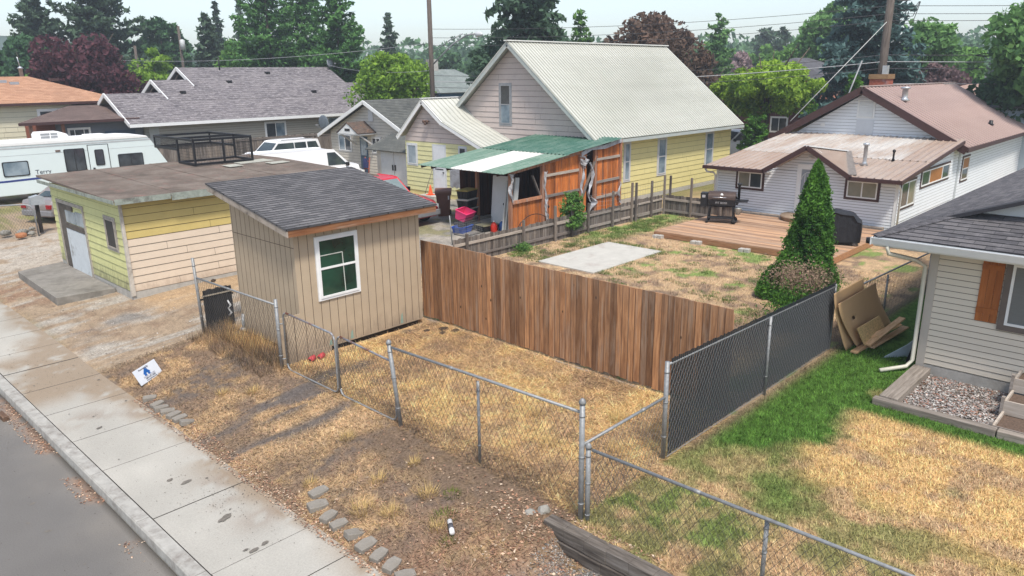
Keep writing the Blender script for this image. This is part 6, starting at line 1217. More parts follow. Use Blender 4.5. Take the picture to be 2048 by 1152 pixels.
# ============================================================ VEHICLES
def wheel(par, x, y, r, rimm, wd=.2):
    mb = MB(); mb.lathe((x, y, r), [(r*.7, -wd/2), (r*.95, -wd/2), (r, -wd*.35), (r, wd*.35), (r*.95, wd/2), (r*.7, wd/2)], 20, axis='y'); o = mb.build('wheel', M_rubber, par, local=True)
    mb = MB(); mb.lathe((x, y, r), [(r*.66, -wd/2-.008), (r*.66, wd/2+.008)], 16, axis='y'); mb.build('rim', rimm, o, local=True); return o
def loft(mb, st, mi=0, sm=True):
    'stations: (x, [(y,z)...half profile from bottom centre to top centre]) mirrored'
    rings = []
    for x, prof in st:
        ring = [(x, -y, z) for y, z in prof]+[(x, y, z) for y, z in reversed(prof)]; rings.append(ring)
    n = len(rings[0]); vs = [p for r_ in rings for p in r_]; fs = []
    for k in range(len(rings)-1):
        for j in range(n): fs.append((k*n+j, (k+1)*n+j, (k+1)*n+(j+1)%n, k*n+(j+1)%n))
    fs.append(tuple(range(n))); fs.append(tuple(range((len(rings)-1)*n, len(rings)*n))[::-1]); mb.mesh(vs, fs, 0, mi, sm)
def car(name, label, cat, loc, rz, L, W, zb, belt, roof, hood, xw, xc0, xc1, xr, paint, wheel_r=.36, trunk=None, wins=None, pickup=False, glass=None):
    """local +x is forward. hood: height at nose / cowl; xw windscreen base, xc0 roof front, xc1 roof rear, xr rear glass base"""
    glass = glass or M_glass
    t = thing(name, label, cat, loc, None, rz); h = W/2; mb = MB(); trunk = trunk or belt
    def low(x, top, w_): return (x, [(0, zb), (w_*.86, zb), (w_*.98, zb+.14), (w_, zb+.35), (w_*.99, top-.16), (w_*.93, top-.02), (w_*.6, top+.02), (0, top+.03)])
    F, B = L/2, -L/2
    loft(mb, [low(B, trunk-.16, h*.88), low(B+.10, trunk-.03, h*.96), low(B+.5, trunk, h), low(xr if xr > B+.6 else B+.7, belt if not pickup else trunk, h), low(0, belt, h), low(xw, belt, h), low((xw+F)/2, hood[1], h), low(F-.3, hood[0]+.02, h*.95), low(F-.06, hood[0]-.10, h*.86), low(F, hood[0]-.25, h*.80)])
    body = mb.build('body', paint, t, local=True)
    body.modifiers.new('b', 'BEVEL').width = .01
    mb = MB(); ww = h*.93; wt = h*.80
    vs = []; 
    for (x, z, w_) in ((xw, belt-.02, ww), (xc0, roof-.03, wt), (xc0-.25, roof, wt), (xc1, roof, wt), (xc1-.1, roof-.03, wt), (xr, belt-.02, ww)): vs += [(x, -w_, z), (x, w_, z)]
    fs = [(0, 1, 3, 2), (2, 3, 5, 4), (4, 5, 7, 6), (6, 7, 9, 8), (8, 9, 11, 10), (0, 2, 4, 6, 8, 10)[::-1], (1, 3, 5, 7, 9, 11), (0, 10, 11, 1)]
    mb.mesh(vs, fs); mb.build('cabin', paint, t, .03, local=True)
    def lerp(a, b, k): return a+(b-a)*k
    g_ = MB(); k0, k1 = .10, .90
    xa, za, wa = lerp(xw, xc0, k0), lerp(belt, roof, k0), lerp(ww, wt, k0); xb_, zb_, wb = lerp(xw, xc0, k1), lerp(belt, roof, k1)-.02, lerp(ww, wt, k1)
    nx, nz = (roof-belt), (xw-xc0); l_ = math.hypot(nx, nz); nx, nz = nx/l_*.012, nz/l_*.012
    g_.mesh([(xa+nx, -wa*.92, za+nz), (xa+nx, wa*.92, za+nz), (xb_+nx, wb*.9, zb_+nz), (xb_+nx, -wb*.9, zb_+nz)], [(0,1,2,3)]); g_.build('windscreen', glass, t, local=True)
    g_ = MB(); xa, xb_ = lerp(xr, xc1, k0), lerp(xr, xc1, k1); g_.mesh([(xa-.02, -wa*.88, za+.01), (xa-.02, wa*.88, za+.01), (xb_-.02, wb*.86, zb_), (xb_-.02, -wb*.86, zb_)], [(3,2,1,0)]); g_.build('rear_window', glass, t, local=True)
    for s in (-1, 1):
        for (a, b) in wins:
            g_ = MB(); zt, zl = lerp(belt, roof, .84), lerp(belt, roof, .10); wl, wtp = lerp(ww, wt, .10)+.012, lerp(ww, wt, .84)+.012
            def lim(x, z): 
                k = (z-belt)/(roof-belt); return max(min(x, lerp(xw, xc0, k)-.10), lerp(xr, xc1, k)+.10)
            q = [(lim(a, zl), s*wl, zl), (lim(b, zl), s*wl, zl), (lim(b, zt), s*wtp, zt), (lim(a, zt), s*wtp, zt)]; g_.mesh(q, [(0,1,2,3)]); g_.build('window', glass, t, local=True)
        for x, nm, m_, z in ((F-.1, 'headlight', plain('lamp_clear', (.6,.62,.62), .2), hood[0]-.2), (B+.02, 'tail_light', plain('lamp_red', (.28,.01,.015), .25), trunk-.28)):
            g_ = MB(); g_.box((x-.06, s*h*.62, z-.09), (x+.07, s*h*.90, z+.09)); g_.build(nm, m_, t, .02, local=True)
        for x in (F-.95, B+1.0): wheel(t, x, s*(h-.11), wheel_r, plain('rim_alloy', (.4,.4,.41), .4, .6))
        g_ = MB(); g_.box((xw-.35, s*(ww+.02), belt+.02), (xw-.2, s*(ww+.2), belt+.2)); g_.build('mirror', M_black, t, .02, local=True)
        g_ = MB()
        for a, b in wins[:2]: g_.box((a-.02, s*(h+.003), zb+.2), (a-.008, s*(h-.03), belt-.1)); g_.box((a+.06, s*(h+.012), belt-.2), (a+.2, s*(h-.03), belt-.16))
        g_.build('door_seam', M_black, t, local=True)
    for x0_, x1_ in ((F-.12, F+.05), (B-.05, B+.12)): g_ = MB(); g_.box((x0_, -h*.9, zb+.03), (x1_, h*.9, zb+.26)); g_.build('bumper', plain('bumper_grey', (.2,.2,.21), .5), t, .03, local=True)
    g_ = MB(); g_.box((F-.2, -h*.45, hood[0]-.28), (F+.012, h*.45, hood[0]-.12)); g_.build('grille', M_black, t, .01, local=True)
    if pickup: g_ = MB(); g_.box((B+.12, -h*.82, trunk-.3), (xr-.12, h*.82, trunk+.045)); g_.build('bed_floor', M_black, t, local=True)
    return t
M_carw = plain('car_white', (.76,.77,.78), .25, var=.015, spec=.6); M_carr = plain('car_red', (.50,.02,.035), .3, var=.04, spec=.6); M_cars = plain('car_silver', (.30,.27,.26), .3, .4, var=.04)
M_cg = glassy('car_glass', (.02,.03,.035), (.05,.07,.07), .05); M_cgl = glassy('car_glass_light', (.12,.17,.17), (.22,.27,.27), .1)
car('white_suv', 'white sport utility vehicle with roof rails parked before the board fence', 'car', (24.2, 43.4, 0), math.pi, 5.3, 1.98, .3, 1.22, 1.9, (1.05, 1.2), 1.05, .35, -2.35, -2.6, M_carw, .39, 1.25, [(-.7, .95), (-1.55, -.75), (-2.5, -1.65)], glass=M_cg)
g = MB(); 
for s in (-.6, .6): g = MB(); g.tube((24.2, 43.4+s, 1.96), (26.4, 43.4+s, 1.96), .025, n=6); g.build('roof_rail', M_steel, bpy.data.objects['white_suv'])
car('white_van', 'white cargo van parked behind the garage, nose toward the red pickup', 'van', (20.9, 34.6, 0), -.12, 5.7, 2.0, .35, 1.25, 2.12, (1.05, 1.28), 2.05, 1.15, -2.75, -2.84, M_carw, .38, 1.25, [(.75, 1.8)], glass=M_cg)
pk = car('red_pickup', 'red pickup truck parked between the tan shed and the yellow wing', 'pickup', (18.55, 25.35, 0), -math.pi/2+.05, 5.4, 1.9, .35, 1.1, 1.72, (.92, 1.04), .95, .3, -.9, -1.15, M_carr, .38, 1.1, [(-.75, .85)], pickup=True, glass=M_cgl)
car('silver_sedan', 'silver grey sedan with a red tail light half hidden behind the yellow garage', 'car', (10.9, 36.6, 0), .42, 4.9, 1.85, .28, .95, 1.4, (.75, .92), 1.0, .3, -.95, -1.75, M_cars, .33, .98, [(-.2, .85), (-1.15, -.28)], glass=M_cg)
car('white_pickup', 'white pickup truck under the round maple, seen beside its trunk', 'pickup', (47.3, 24.2, 0), 2.5, 5.8, 2.05, .4, 1.3, 1.95, (1.1, 1.25), 1.05, .3, -1.3, -1.5, M_carw, .42, 1.25, [(-.3, .95), (-1.25, -.4)], pickup=True, glass=M_cg)
car('white_car', 'white car right of the maple trunk, partly behind the brown metal roof', 'car', (49.0, 21.2, 0), 2.6, 4.9, 1.9, .3, 1.15, 1.75, (.95, 1.1), 1.0, .3, -1.9, -2.2, M_carw, .36, 1.15, [(-.5, .9), (-1.8, -.6)], glass=M_cgl)
# travel trailer
tr = thing('travel_trailer', 'long white travel trailer with a blue stripe and dark windows', 'trailer', (11, 43.3, 0))
M_tw = plain('trailer_white', (.62,.70,.70), .45, var=.02, scale=1.5); M_troof = plain('trailer_roof', (.74,.74,.73), .6, var=.05)
YR = 42.05; TP = [(4.2, .42), (16.05, .42), (17.0, 1.15), (16.85, 1.35), (16.15, 2.55), (16.0, 2.72), (15.7, 2.78), (4.2, 2.78)]
g = MB(); g.prism(TP, 'y', YR, YR+2.4); g.build('body', M_tw, tr, .03)
g = MB(); g.prism([(4.15, 2.74), (16.0, 2.74), (15.9, 2.84), (15.2, 2.9), (4.15, 2.9)], 'y', YR-.02, YR+2.42); g.build('roof', M_troof, tr, .02)
g = MB(); g.box((4.2, YR-.012, 2.60), (16.1, YR-.003, 2.67)); g.box((4.2, YR-.015, 2.72), (16.0, YR-.0, 2.76)); g.box((4.2, YR-.006, 2.28), (16.25, YR-.002, 2.295)); g.box((15.0, YR-.006, 1.13), (17.0, YR-.002, 1.15)); g.build('trim_strip', plain('trim_dull', (.42,.44,.45), .5), tr)
g = MB(); pts = [(4.2, 1.02), (9.3, 1.06), (12.5, 1.12), (14.5, 1.30), (14.5, 1.33), (12.0, 1.22), (9.3, 1.15), (4.2, 1.13)]; g.prism(pts, 'y', YR-.006, YR-.002); g.build('stripe', plain('stripe_blue', (.03,.05,.20), .4), tr)
def rwin(par, x0, x1, z0, z1, y, gl, name='window', mull=True):
    r_ = .07; mb = MB(); P_ = []
    for cx_, cz_, t0 in ((x1-r_, z0+r_, -90), (x1-r_, z1-r_, 0), (x0+r_, z1-r_, 90), (x0+r_, z0+r_, 180)):
        for k in range(5): a = R(t0+k*22.5); P_.append((cx_+r_*math.cos(a), cz_+r_*math.sin(a)))
    mb.prism(P_, 'y', y-.03, y); o = mb.build(name, M_black, par); cx_, cz_ = (x0+x1)/2, (z0+z1)/2; sx_, sz_ = ((x1-x0)/2-.045)/((x1-x0)/2), ((z1-z0)/2-.045)/((z1-z0)/2)
    mb = MB(); mb.prism([(cx_+(p[0]-cx_)*sx_, cz_+(p[1]-cz_)*sz_) for p in P_], 'y', y-.036, y-.03); mb.build('pane', gl, o)
    if mull: mb = MB(); mb.box((cx_-.015, y-.042, z0+.04), (cx_+.015, y-.036, z1-.04)); mb.build('divider', M_black, o)
    return o
rwin(tr, 9.15, 10.25, 1.32, 2.02, YR, M_glassb, mull=False); rwin(tr, 11.85, 12.80, 1.30, 2.42, YR, M_glass); rwin(tr, 14.35, 15.60, 1.15, 1.98, YR, M_glass)
g = MB(); g.box((12.98, YR-.018, .6), (13.92, YR-.0, 2.52)); do = g.build('door', M_tw, tr, .01); g = MB()
for q in ((12.95, 12.975, .6, 2.54), (13.925, 13.95, .6, 2.54), (12.95, 13.95, 2.525, 2.55)): g.box((q[0], YR-.02, q[2]), (q[1], YR-.0, q[3]))
g.build('door_frame', M_black, do); rwin(tr, 13.25, 13.68, 1.5, 2.30, YR-.018, M_glass, mull=False); g = MB(); g.box((13.08, YR-.05, 1.25), (13.18, YR-.018, 1.4)); g.build('handle', M_black, do)
g = MB(); g.box((12.72, YR-.05, 1.2), (12.82, YR-.0, 1.35)); g.box((11.5, YR-.03, 2.33), (11.72, YR-.0, 2.41)); g.build('outside_lamp', plain('lamp_brown', None), tr)
text('Terry', .30, plain('letter_dark', (.02,.025,.05), .5), tr, Vector((10.83, YR-.006, 1.42))-Vector(tr.location), Matrix.Rotation(R(90), 3, 'X'))
g = MB(); g.prism([(10.95, 2.9), (12.45, 2.9), (12.35, 3.12), (11.95, 3.27), (11.05, 3.27), (10.95, 3.15)], 'y', 42.7, 43.5); ac = g.build('air_conditioner', M_troof, tr, .04); g = MB()
for x0, x1 in ((11.15, 11.55), (11.6, 11.9)):
    for z in (2.96, 3.10): g.box((x0, 42.69, z), (x1, 42.70, z+.1))
g.build('grille', plain('grille_grey', (.25,.26,.27), .6), ac)
for x0, x1, h in ((13.3, 14.2, .1), (14.3, 14.9, .05), (9.6, 10.2, .05), (8.6, 9.1, .1)): g = MB(); g.box((x0, 43.0, 2.9), (x1, 43.7, 2.9+h)); g.build('roof_hatch', M_troof, tr, .02)
g = MB(); g.box((10.7, YR+.35, .08), (15.6, YR+2.2, .42)); g.build('underframe', M_black, tr)
for x in (12.0, 12.95, 7.0): wheel(tr, x-11, YR+.1-43.3, .36, M_white)
g = MB(); g.beam((16.2, 43.3, .5), (17.6, 43.3, .5), .1, .1); g.build('tow_bar', M_black, tr)

# ============================================================ SMALL THINGS IN THE FOREGROUND
# yard sign lying back on the slope
A_, B_, TL, TR = Vector((4.94, 15.20, -.22)), Vector((5.52, 15.58, -.20)), Vector((4.86, 15.33, .065)), Vector((5.42, 15.72, .07))
ux = (B_-A_); uw = ux.length; ux.normalize(); vy = (TL-A_); nz_ = ux.cross(vy).normalized(); vy = nz_.cross(ux).normalized(); vh = (TL-A_).length*1.03
ys = thing('yard_sign', 'small white yard sign with a blue house logo lying tilted on the dry strip', 'sign', tuple(A_))
rot = Matrix((ux, vy, nz_)).transposed()
def onsign(mb): 
    return mb
g = MB(); q = [A_, A_+ux*uw, A_+ux*uw+vy*vh, A_+vy*vh]; g.mesh([*[p+nz_*.03 for p in q], *[p+nz_*.022 for p in q]], [(0,1,2,3),(7,6,5,4),(0,4,5,1),(1,5,6,2),(2,6,7,3),(3,7,4,0)]); g.build('panel', plain('sign_white', (.62,.66,.72), .4, var=.04), ys)
def sgn(u, v): return (ux*u*uw+vy*v*vh+nz_*.032)
M_navy = plain('sign_blue', (.01,.10,.36), .5); M_ink = plain('sign_ink', (.05,.05,.07), .6); M_ink2 = plain('sign_grey_ink', (.33,.33,.38), .6)
text('Renovated By', .052, M_ink, ys, sgn(.42, .86), rot); text('HOME   BUYERS', .05, M_ink2, ys, sgn(.5, .32), rot); text('509-475-2682', .055, M_ink, ys, sgn(.52, .20), rot); text('www.homebuyers.com', .034, M_ink, ys, sgn(.52, .09), rot)
g = MB(); c = A_+sgn(.46, .57); P_ = [(-.09, -.02), (-.11, -.02), (0, .10), (.035, .06), (.035, .10), (.055, .10), (.055, .04), (.11, -.02), (.085, -.02), (.085, -.07), (.02, -.07), (.02, -.02), (-.02, -.02), (-.02, -.07), (-.085, -.07)]
g.face([c+ux*p[0]+vy*p[1] for p in P_]); g.build('house_logo', M_navy, ys)
g = MB()
for u in (.3, .7): p = A_+ux*u*uw; g.tube(p+nz_*.02+vy*.1, p-vy*.18-Vector((0,0,.05)), .005, n=6)
g.build('wire_stake', M_steel, ys)
# paving stones: two broken rows
M_pav = plain('paver_grey', (.235,.215,.185), .95, var=.14, scale=14, dirt=(.17,.15,.12), dscale=5, dthr=(.5,.75), bump=.25)
def paver(name='paving_stone'):
    mb = MB(); mb.prism([(-.13, -.075), (.02, -.095), (.13, -.07), (.14, .06), (.03, .095), (-.12, .08)], 'z', -.09, .0); return mb
p0 = None
rows_ = [(4.86, 14.55, 'paving stone set apart at the far end of the upper row'), (4.84, 14.15, 'second paving stone of the upper row, narrow and half buried'), (4.83, 13.93, 'third paving stone of the upper row'), (4.85, 13.68, 'fourth paving stone of the upper row'), (4.86, 13.44, 'fifth paving stone of the upper row'), (4.87, 13.20, 'sixth paving stone of the upper row, slightly turned'), (4.90, 12.93, 'last paving stone at the near end of the upper row, tilted over a dark gap'),
         (5.16, 9.02, 'leftmost paving stone of the lower row, pushed back into the grass'), (4.98, 8.76, 'large pale paving stone second in the lower row'), (4.93, 8.40, 'third paving stone of the lower row'), (4.92, 8.13, 'fourth paving stone of the lower row'), (4.95, 7.78, 'fifth paving stone of the lower row, tilted upward'), (4.9, 7.46, 'sixth paving stone of the lower row'), (4.88, 7.15, 'seventh paving stone of the lower row'), (4.87, 6.86, 'paving stone of the lower row nearest the bottom edge'), (4.86, 6.58, 'paving stone at the bottom edge of the photo')]
for i, (x, y, l) in enumerate(rows_):
    mb = paver(); z = float(hgt(np.array([x]), np.array([y]))[0])+.055; tl = .25 if 'tilted' in l else random.uniform(-.06, .08)
    o = mb.build('paving_stone', M_pav, None, .008); o.location = (x, y, max(z, -.25)); o.rotation_euler = (random.uniform(-.06, .06), tl, random.uniform(-.35, .35)+(math.pi/2 if i % 3 == 1 else 0)*0); s = random.uniform(.92, 1.12); o.scale = (s*1.0, s*(1.15 if 'large' in l else 1), 1); tag(o, l, 'paving stone', 'paving stones edging the front strip')
# can, timbers, stone, boards, red bricks, dark board, downpipe foot
t = thing('drink_can', 'crushed white and dark drink can lying in the dry weeds', 'can', (5.75, 6.72, -.12)); g = MB(); g.path([(5.70, 6.62, -.08), (5.705, 6.63, -.08), (5.85, 6.84, -.06), (5.855, 6.845, -.06)], [.026, .036, .036, .026], 14); g.build('body', plain('can_white', (.72,.72,.72), .35, .2), t); g = MB(); g.path([(5.745, 6.69, -.075), (5.80, 6.77, -.067)], .0375, 14); g.build('label_band', plain('can_dark', (.08,.08,.09), .5), t)
M_old = wood('old_timber', (.055,.045,.038), (.20,.175,.15), (.28,.26,.24), .3, 'y', .95)
tw_ = thing('retaining_timbers', 'weathered grey landscape timbers holding up the lawn edge', 'retaining wall', (6.75, 4.6, -.3))
for k, (z, y0, x) in enumerate(((-.36, 5.9, 6.60), (-.155, 5.82, 6.62))):
    g = MB(); n_ = 14; sec = [(x, z), (x+.19, z), (x+.19, z+.195), (x, z+.195)]
    for j in range(n_):
        a, b = y0-(y0-1.0)*j/n_, y0-(y0-1.0)*(j+1)/n_
        g.prism([(p[0]+.004*math.sin(j*2.1+k), p[1]+.003*math.cos(j*1.7)) for p in sec], 'y', b, a, .2+.3*k)
    g.build('timber', M_old, tw_, .008)
M_stone = plain('rough_stone', (.30,.29,.26), .95, var=.2, scale=10, dirt=(.18,.17,.14), dthr=(.45,.6), bump=.6)
def rock(name, label, loc, s, cat='stone', mat=None, grp=None):
    me = MB(); import bmesh; bm = bmesh.new(); bmesh.ops.create_icosphere(bm, subdivisions=2, radius=1.)
    for v in bm.verts: v.co = v.co*(1+.28*(random.random()-.5)); v.co.x *= s[0]; v.co.y *= s[1]; v.co.z *= s[2]
    m_ = bpy.data.meshes.new(name); bm.to_mesh(m_); bm.free(); m_.materials.append(mat or M_stone); o = bpy.data.objects.new(name, m_); col.objects.link(o); o.location = loc; return tag(o, label, cat, grp)
rock('rough_stone', 'rough grey stone at the left end of the retaining timbers', (6.72, 6.13, -.1), (.13, .12, .12)); rock('rough_stone', 'smaller stone touching the end of the top timber', (6.85, 6.0, -.02), (.10, .09, .09))
g = MB(); g.beam((2.72, 16.35, -.41), (2.74, 15.98, -.41), .10, .09, r=.2); tag(g.build('wood_block', wood('block_wood', (.12,.07,.045), (.27,.17,.11), None, 0, 'y')), 'short brown wood block lying in the gutter at the left edge', 'wood block')
t = thing('dark_board', 'black ribbed board standing behind the left chain link fence', 'board', (7.35, 16.5, 0)); g = MB(); 
for k in range(7): g.box((7.16+k*.1, 16.88-.0*k, .02), (7.25+k*.1, 16.91, .98+.02*(k % 2)), random.random())
g.box((7.1, 16.915, .75), (7.9, 16.94, .79)); g.build('slats', plain('black_board', (.022,.022,.025), .8, var=.3), t); g = MB(); g.box((7.12, 16.86, .84), (7.86, 16.878, .87)); g.build('pale_strip', plain('pale_strip', (.34,.3,.24), .9), t)
g = MB(); g.path([(7.5, 16.25, z_) if k % 2 else (7.5+.0, 16.38, z_) for k, z_ in enumerate(np.linspace(.42, .78, 5))], .022, 6); tag(g.build('zigzag_bracket', M_wfr), 'pale zigzag plastic bracket by the shed left corner', 'bracket')
g = MB(); g.tube((7.62, 16.02, -.05), (7.64, 15.98, .5), .035, n=10); g.lathe((7.62, 16.02, .05), [(.06, 0), (.09, .08), (.05, .12)], 12); tag(g.build('grey_pipe', M_steel), 'short grey pipe stub at the shed front corner', 'pipe')
rock('concrete_lump', 'grey concrete lump below the fence by the shed corner', (7.45, 16.0, .02), (.12, .13, .10))
for k, (x, y) in enumerate(((7.72, 13.3), (7.93, 13.28))):
    t = thing('red_brick', ('left' if k == 0 else 'right')+' one of the two red cored bricks under the shed window wall', 'brick', (x, y, 0)); g = MB(); g.path([(x-.04, y-.04, .06), (x+.10, y+.02, .07)], .06, 8); g.build('block', plain('brick_red', (.42,.055,.06), .85, var=.2, scale=20), t); g = MB(); g.path([(x-.044, y-.042, .06), (x-.04, y-.04, .06)], .025, 8); g.build('core', M_black, t)
for k, (x, y, r) in enumerate(((10.95, 12.75, .10), (10.75, 12.55, .07), (11.05, 12.45, .08), (10.6, 12.95, .06))): rock('dirt_clod', ('largest', 'third', 'second largest', 'smallest')[k]+' dark earth clod by the shed end of the cedar fence', (x, y, .02), (r*1.4, r, r*.5), 'clod', plain('clod_dark', (.05,.035,.025), 1), 'earth clods by the cedar fence')
rock('dirt_clod', 'dark clod of earth at the base of the peach garage wall', (9.3, 21.1, .03), (.07, .07, .05), 'clod', plain('clod_dark', (.05,.035,.025), 1)); 
for k, (x, y, s, c, l) in enumerate(((7.6, 33.6, .22, None, 'pale stone left of the box post'), (7.35, 33.0, .2, 'o', 'orange brown stone at the left edge'), (7.75, 33.1, .14, None, 'small dark stone by the box post'), (7.1, 34.0, .2, None, 'grey stone by the far left wire fence'), (8.05, 34.2, .12, None, 'small pale stone behind the box post'))): rock('stone', l, (x, y, .06), (s, s*.8, s*.6), 'stone', plain('orange_stone', (.35,.15,.07), .95) if c else None, 'stones at the left fence')
t = thing('meter_post', 'grey metal box on a dark post at the left edge', 'meter post', (8.15, 33.3, 0)); g = MB(); g.box((8.08, 33.25, 0), (8.2, 33.37, 1.15)); g.build('post', plain('dark_timber', None), t); g = MB(); g.prism([(7.92, 1.12), (8.38, 1.12), (8.38, 1.4), (8.2, 1.48), (7.92, 1.42)], 'y', 33.1, 33.42); g.build('box', plain('box_grey', (.36,.39,.41), .5, .2), t)
f7 = thing('chain_link_fence', 'rounded end of a chain link fence at the far left edge', 'fence', (7.6, 33.2, 0)); g = MB(); g.path([(7.95, 33.0, -.05), (7.93, 33.0, 1.0), (7.85, 33.05, 1.12), (7.7, 33.15, 1.18), (5.6, 34.4, 1.18)], .03, 8); g.build('frame', M_steel, f7); chainmesh(f7, (7.9, 33.03), (5.6, 34.4), .0, 1.12, cell=.1, rad=.004)

# ============================================================ UTILITY POLES AND WIRES
M_pole = wood('pole_wood', (.12,.10,.085), (.27,.235,.20), None, 0, 'z', .95)
def upole(label, x, y, top, r, arms=(), tdx=0):
    t = thing('utility_pole', label, 'utility pole', (x, y, 0)); g = MB(); g.tube((x, y, 0), (x+tdx, y, top), r*1.25, r, 14); g.build('pole', M_pole, t)
    for (z, l, dx, dy) in arms: g = MB(); g.beam((x-dx*l, y-dy*l, z), (x+dx*l, y+dy*l, z), .1, .12); [g.lathe((x+dx*l*k, y+dy*l*k, z+.06), [(.04, 0), (.05, .06), (.02, .14)], 8) for k in (-.9, .9)]; g.build('crossarm', M_pole, t)
    return t
p1 = upole('dark utility pole with a street light arm behind the pink gabled house', 31.2, 36.5, 12.5, .13)
g = MB(); g.path([(31.2, 36.45, 6.3), (31.9, 35.3, 7.5), (32.3, 34.5, 8.0), (32.55, 33.9, 8.08)], .045, 8); g.path([(31.2, 36.45, 7.0), (31.8, 35.4, 7.75), (32.2, 34.7, 8.08)], .03, 8); g.build('lamp_arm', M_steel, p1)
g = MB(); g.lathe((32.6, 33.75, 8.02), [(.03, -.35), (.13, -.2), (.15, .15), (.05, .3)], 12, axis='y'); g.build('street_lamp', plain('lamp_head', (.5,.52,.53), .4), p1)
p2 = upole('tall wooden utility pole with a transformer behind the white house ridge', 44.6, 14.75, 12, .19, tdx=.25)
g = MB(); g.lathe((45.2, 14.2, 9.25), [(.3, 0), (.33, .03), (.33, .9), (.2, 1.0)], 18); g.build('transformer', M_steel, p2)
g = MB()
for k in range(3): g.path([(44.75, 14.7, 9.0-.35*k), (45.0, 14.3, 8.75-.35*k), (45.5+.1*k, 13.8, 8.8-.33*k), (45.7+.1*k, 13.6, 9.2)], .02, 5)
g.build('cable_loop', M_black, p2)
g = MB(); g.tube((44.6, 14.75, 8.2), (39.2, 17.2, 3.2), .02, n=5); g.build('guy_wire', plain('guy_grey', (.45,.46,.44), .6), p2); 
p3 = upole('thin grey utility pole with a small transformer among the trees at left', 35.2, 80.6, 10.8, .13); g = MB(); g.lathe((35.25, 80.2, 8.5), [(.25, 0), (.25, .9), (.1, 1)], 12); g.build('transformer', plain('pale_transformer', (.5,.52,.52), .5), p3)
upole('short pole beside the lime green tree at left', 28.4, 74.7, 8.6, .12)
M_wire = plain('cable', (.05,.05,.055), .6); M_wirel = plain('cable_light', (.30,.31,.32), .6)
def wire_(label, a, b, sag, r=.012, mat=None, grp='overhead power and phone lines'):
    a, b = Vector(a), Vector(b); pts = [a+(b-a)*t-Vector((0,0,4*sag*t*(1-t))) for t in np.linspace(0, 1, 24)]; g = MB(); g.path(pts, r, 4, cap=False); tag(g.build('overhead_cable', mat or M_wire), label, 'cable', grp)
F1 = (95, -24); B1 = (31.2, 36.5)
for k, z in enumerate((9.0, 8.6, 8.25)): wire_(('upper', 'middle', 'lower')[k]+' of the three thin power lines running off right from the tall pole', (44.7, 14.7, z), (84, -24, z+.6), .3, .014); wire_(('upper', 'middle', 'lower')[k]+' of the three thin power lines between the two poles', (44.7, 14.7, z), (31.2, 36.5, z-.6-.1*k), .35, .012)
for k, (z, m_) in enumerate(((6.5, M_wire), (6.15, M_wirel), (5.8, M_wire), (5.0, M_wirel))):
    wire_('phone cable %s right of the tall pole' % ('highest', 'thick pale second', 'third', 'lowest')[k], (44.65, 14.72, z), (84, -24, z+.1), .25, .022 if k == 1 else .016, m_)
    if k < 3: wire_('phone cable %s left of the tall pole, crossing the blue spruce' % ('highest', 'thick pale second', 'third')[k], (44.65, 14.72, z), (31.2, 36.5, z-.8+.0*k), .4, .022 if k == 1 else .014, m_)
wire_('drop cable from the street light pole across to the left', (31.2, 36.5, 7.6), (24, 75, 7.5), .6, .014, M_wirel); wire_('dark cable from the trees to the thin left pole', (35.2, 80.6, 8.0), (20, 62, 5.9), .3, .014)
wire_('service cable down to the long grey roof', (31.2, 36.5, 6.0), (37, 56.5, 6.6), .3, .012, M_wirel)
g = MB(); g.path([(47.9, 11.1, 6.42), (48.2, 10.8, 6.5), (49.3, 9.6, 6.45), (49.4, 9.5, 6.38), (48.2, 10.8, 6.36), (47.9, 11.1, 6.42)], .03, 6); tag(g.build('cable_coil', M_black), 'black loop of slack cable hanging from the phone line at right', 'cable')
t = thing('service_mast', 'thin grey service mast rising beside the small cypress', 'mast', (41.5, 15.4, 0)); g = MB(); g.tube((41.3, 15.6, 3.0), (42.3, 15.0, 6.2), .04, n=6); g.build('pipe', M_steel, t)

# ============================================================ TREES
def quads(C, size, rndv, nrm_bias=None, aspect=.6):
    n = len(C); a = NP.normal(size=(n, 3)); 
    if nrm_bias is not None: a = a+nrm_bias
    a /= np.linalg.norm(a, axis=1)[:, None]; b = NP.normal(size=(n, 3)); b -= a*(a*b).sum(1)[:, None]; b /= np.linalg.norm(b, axis=1)[:, None]; c = np.cross(a, b)
    s = (size*NP.uniform(.6, 1.35, n))[:, None]
    V = np.stack([C-b*s, C+c*s*aspect*.6-b*s*.1, C+b*s, C-c*s*aspect*.6+b*s*.1], 1); return V.reshape(-1, 3), np.arange(4*n).reshape(-1, 4), rndv
def limb_mesh(paths, name, mat, parent, n=6):
    mb = MB()
    for pts, rad in paths: mb.path(pts, rad, n, random.random())
    return mb.build(name, mat, parent)
M_bark = wood('bark', (.05,.038,.03), (.14,.11,.09), None, 0, 'z', .95)
def branches(x, y, z0, top, w_, n=9, r=.16):
    P = [([(x, y, 0), (x+random.uniform(-.1,.1), y, z0), (x, y, top*.75)], [r*1.3, r, r*.35])]
    for k in range(n):
        t = 2.4*k; z = z0+(top-z0)*.55*k/n; e = w_*random.uniform(.25, .42); P.append(([(x, y, z), (x+e*.5*math.cos(t), y+e*.5*math.sin(t), z+e*.55), (x+e*math.cos(t), y+e*math.sin(t), z+e*1.15)], [r*.5, r*.32, r*.1]))
    return P
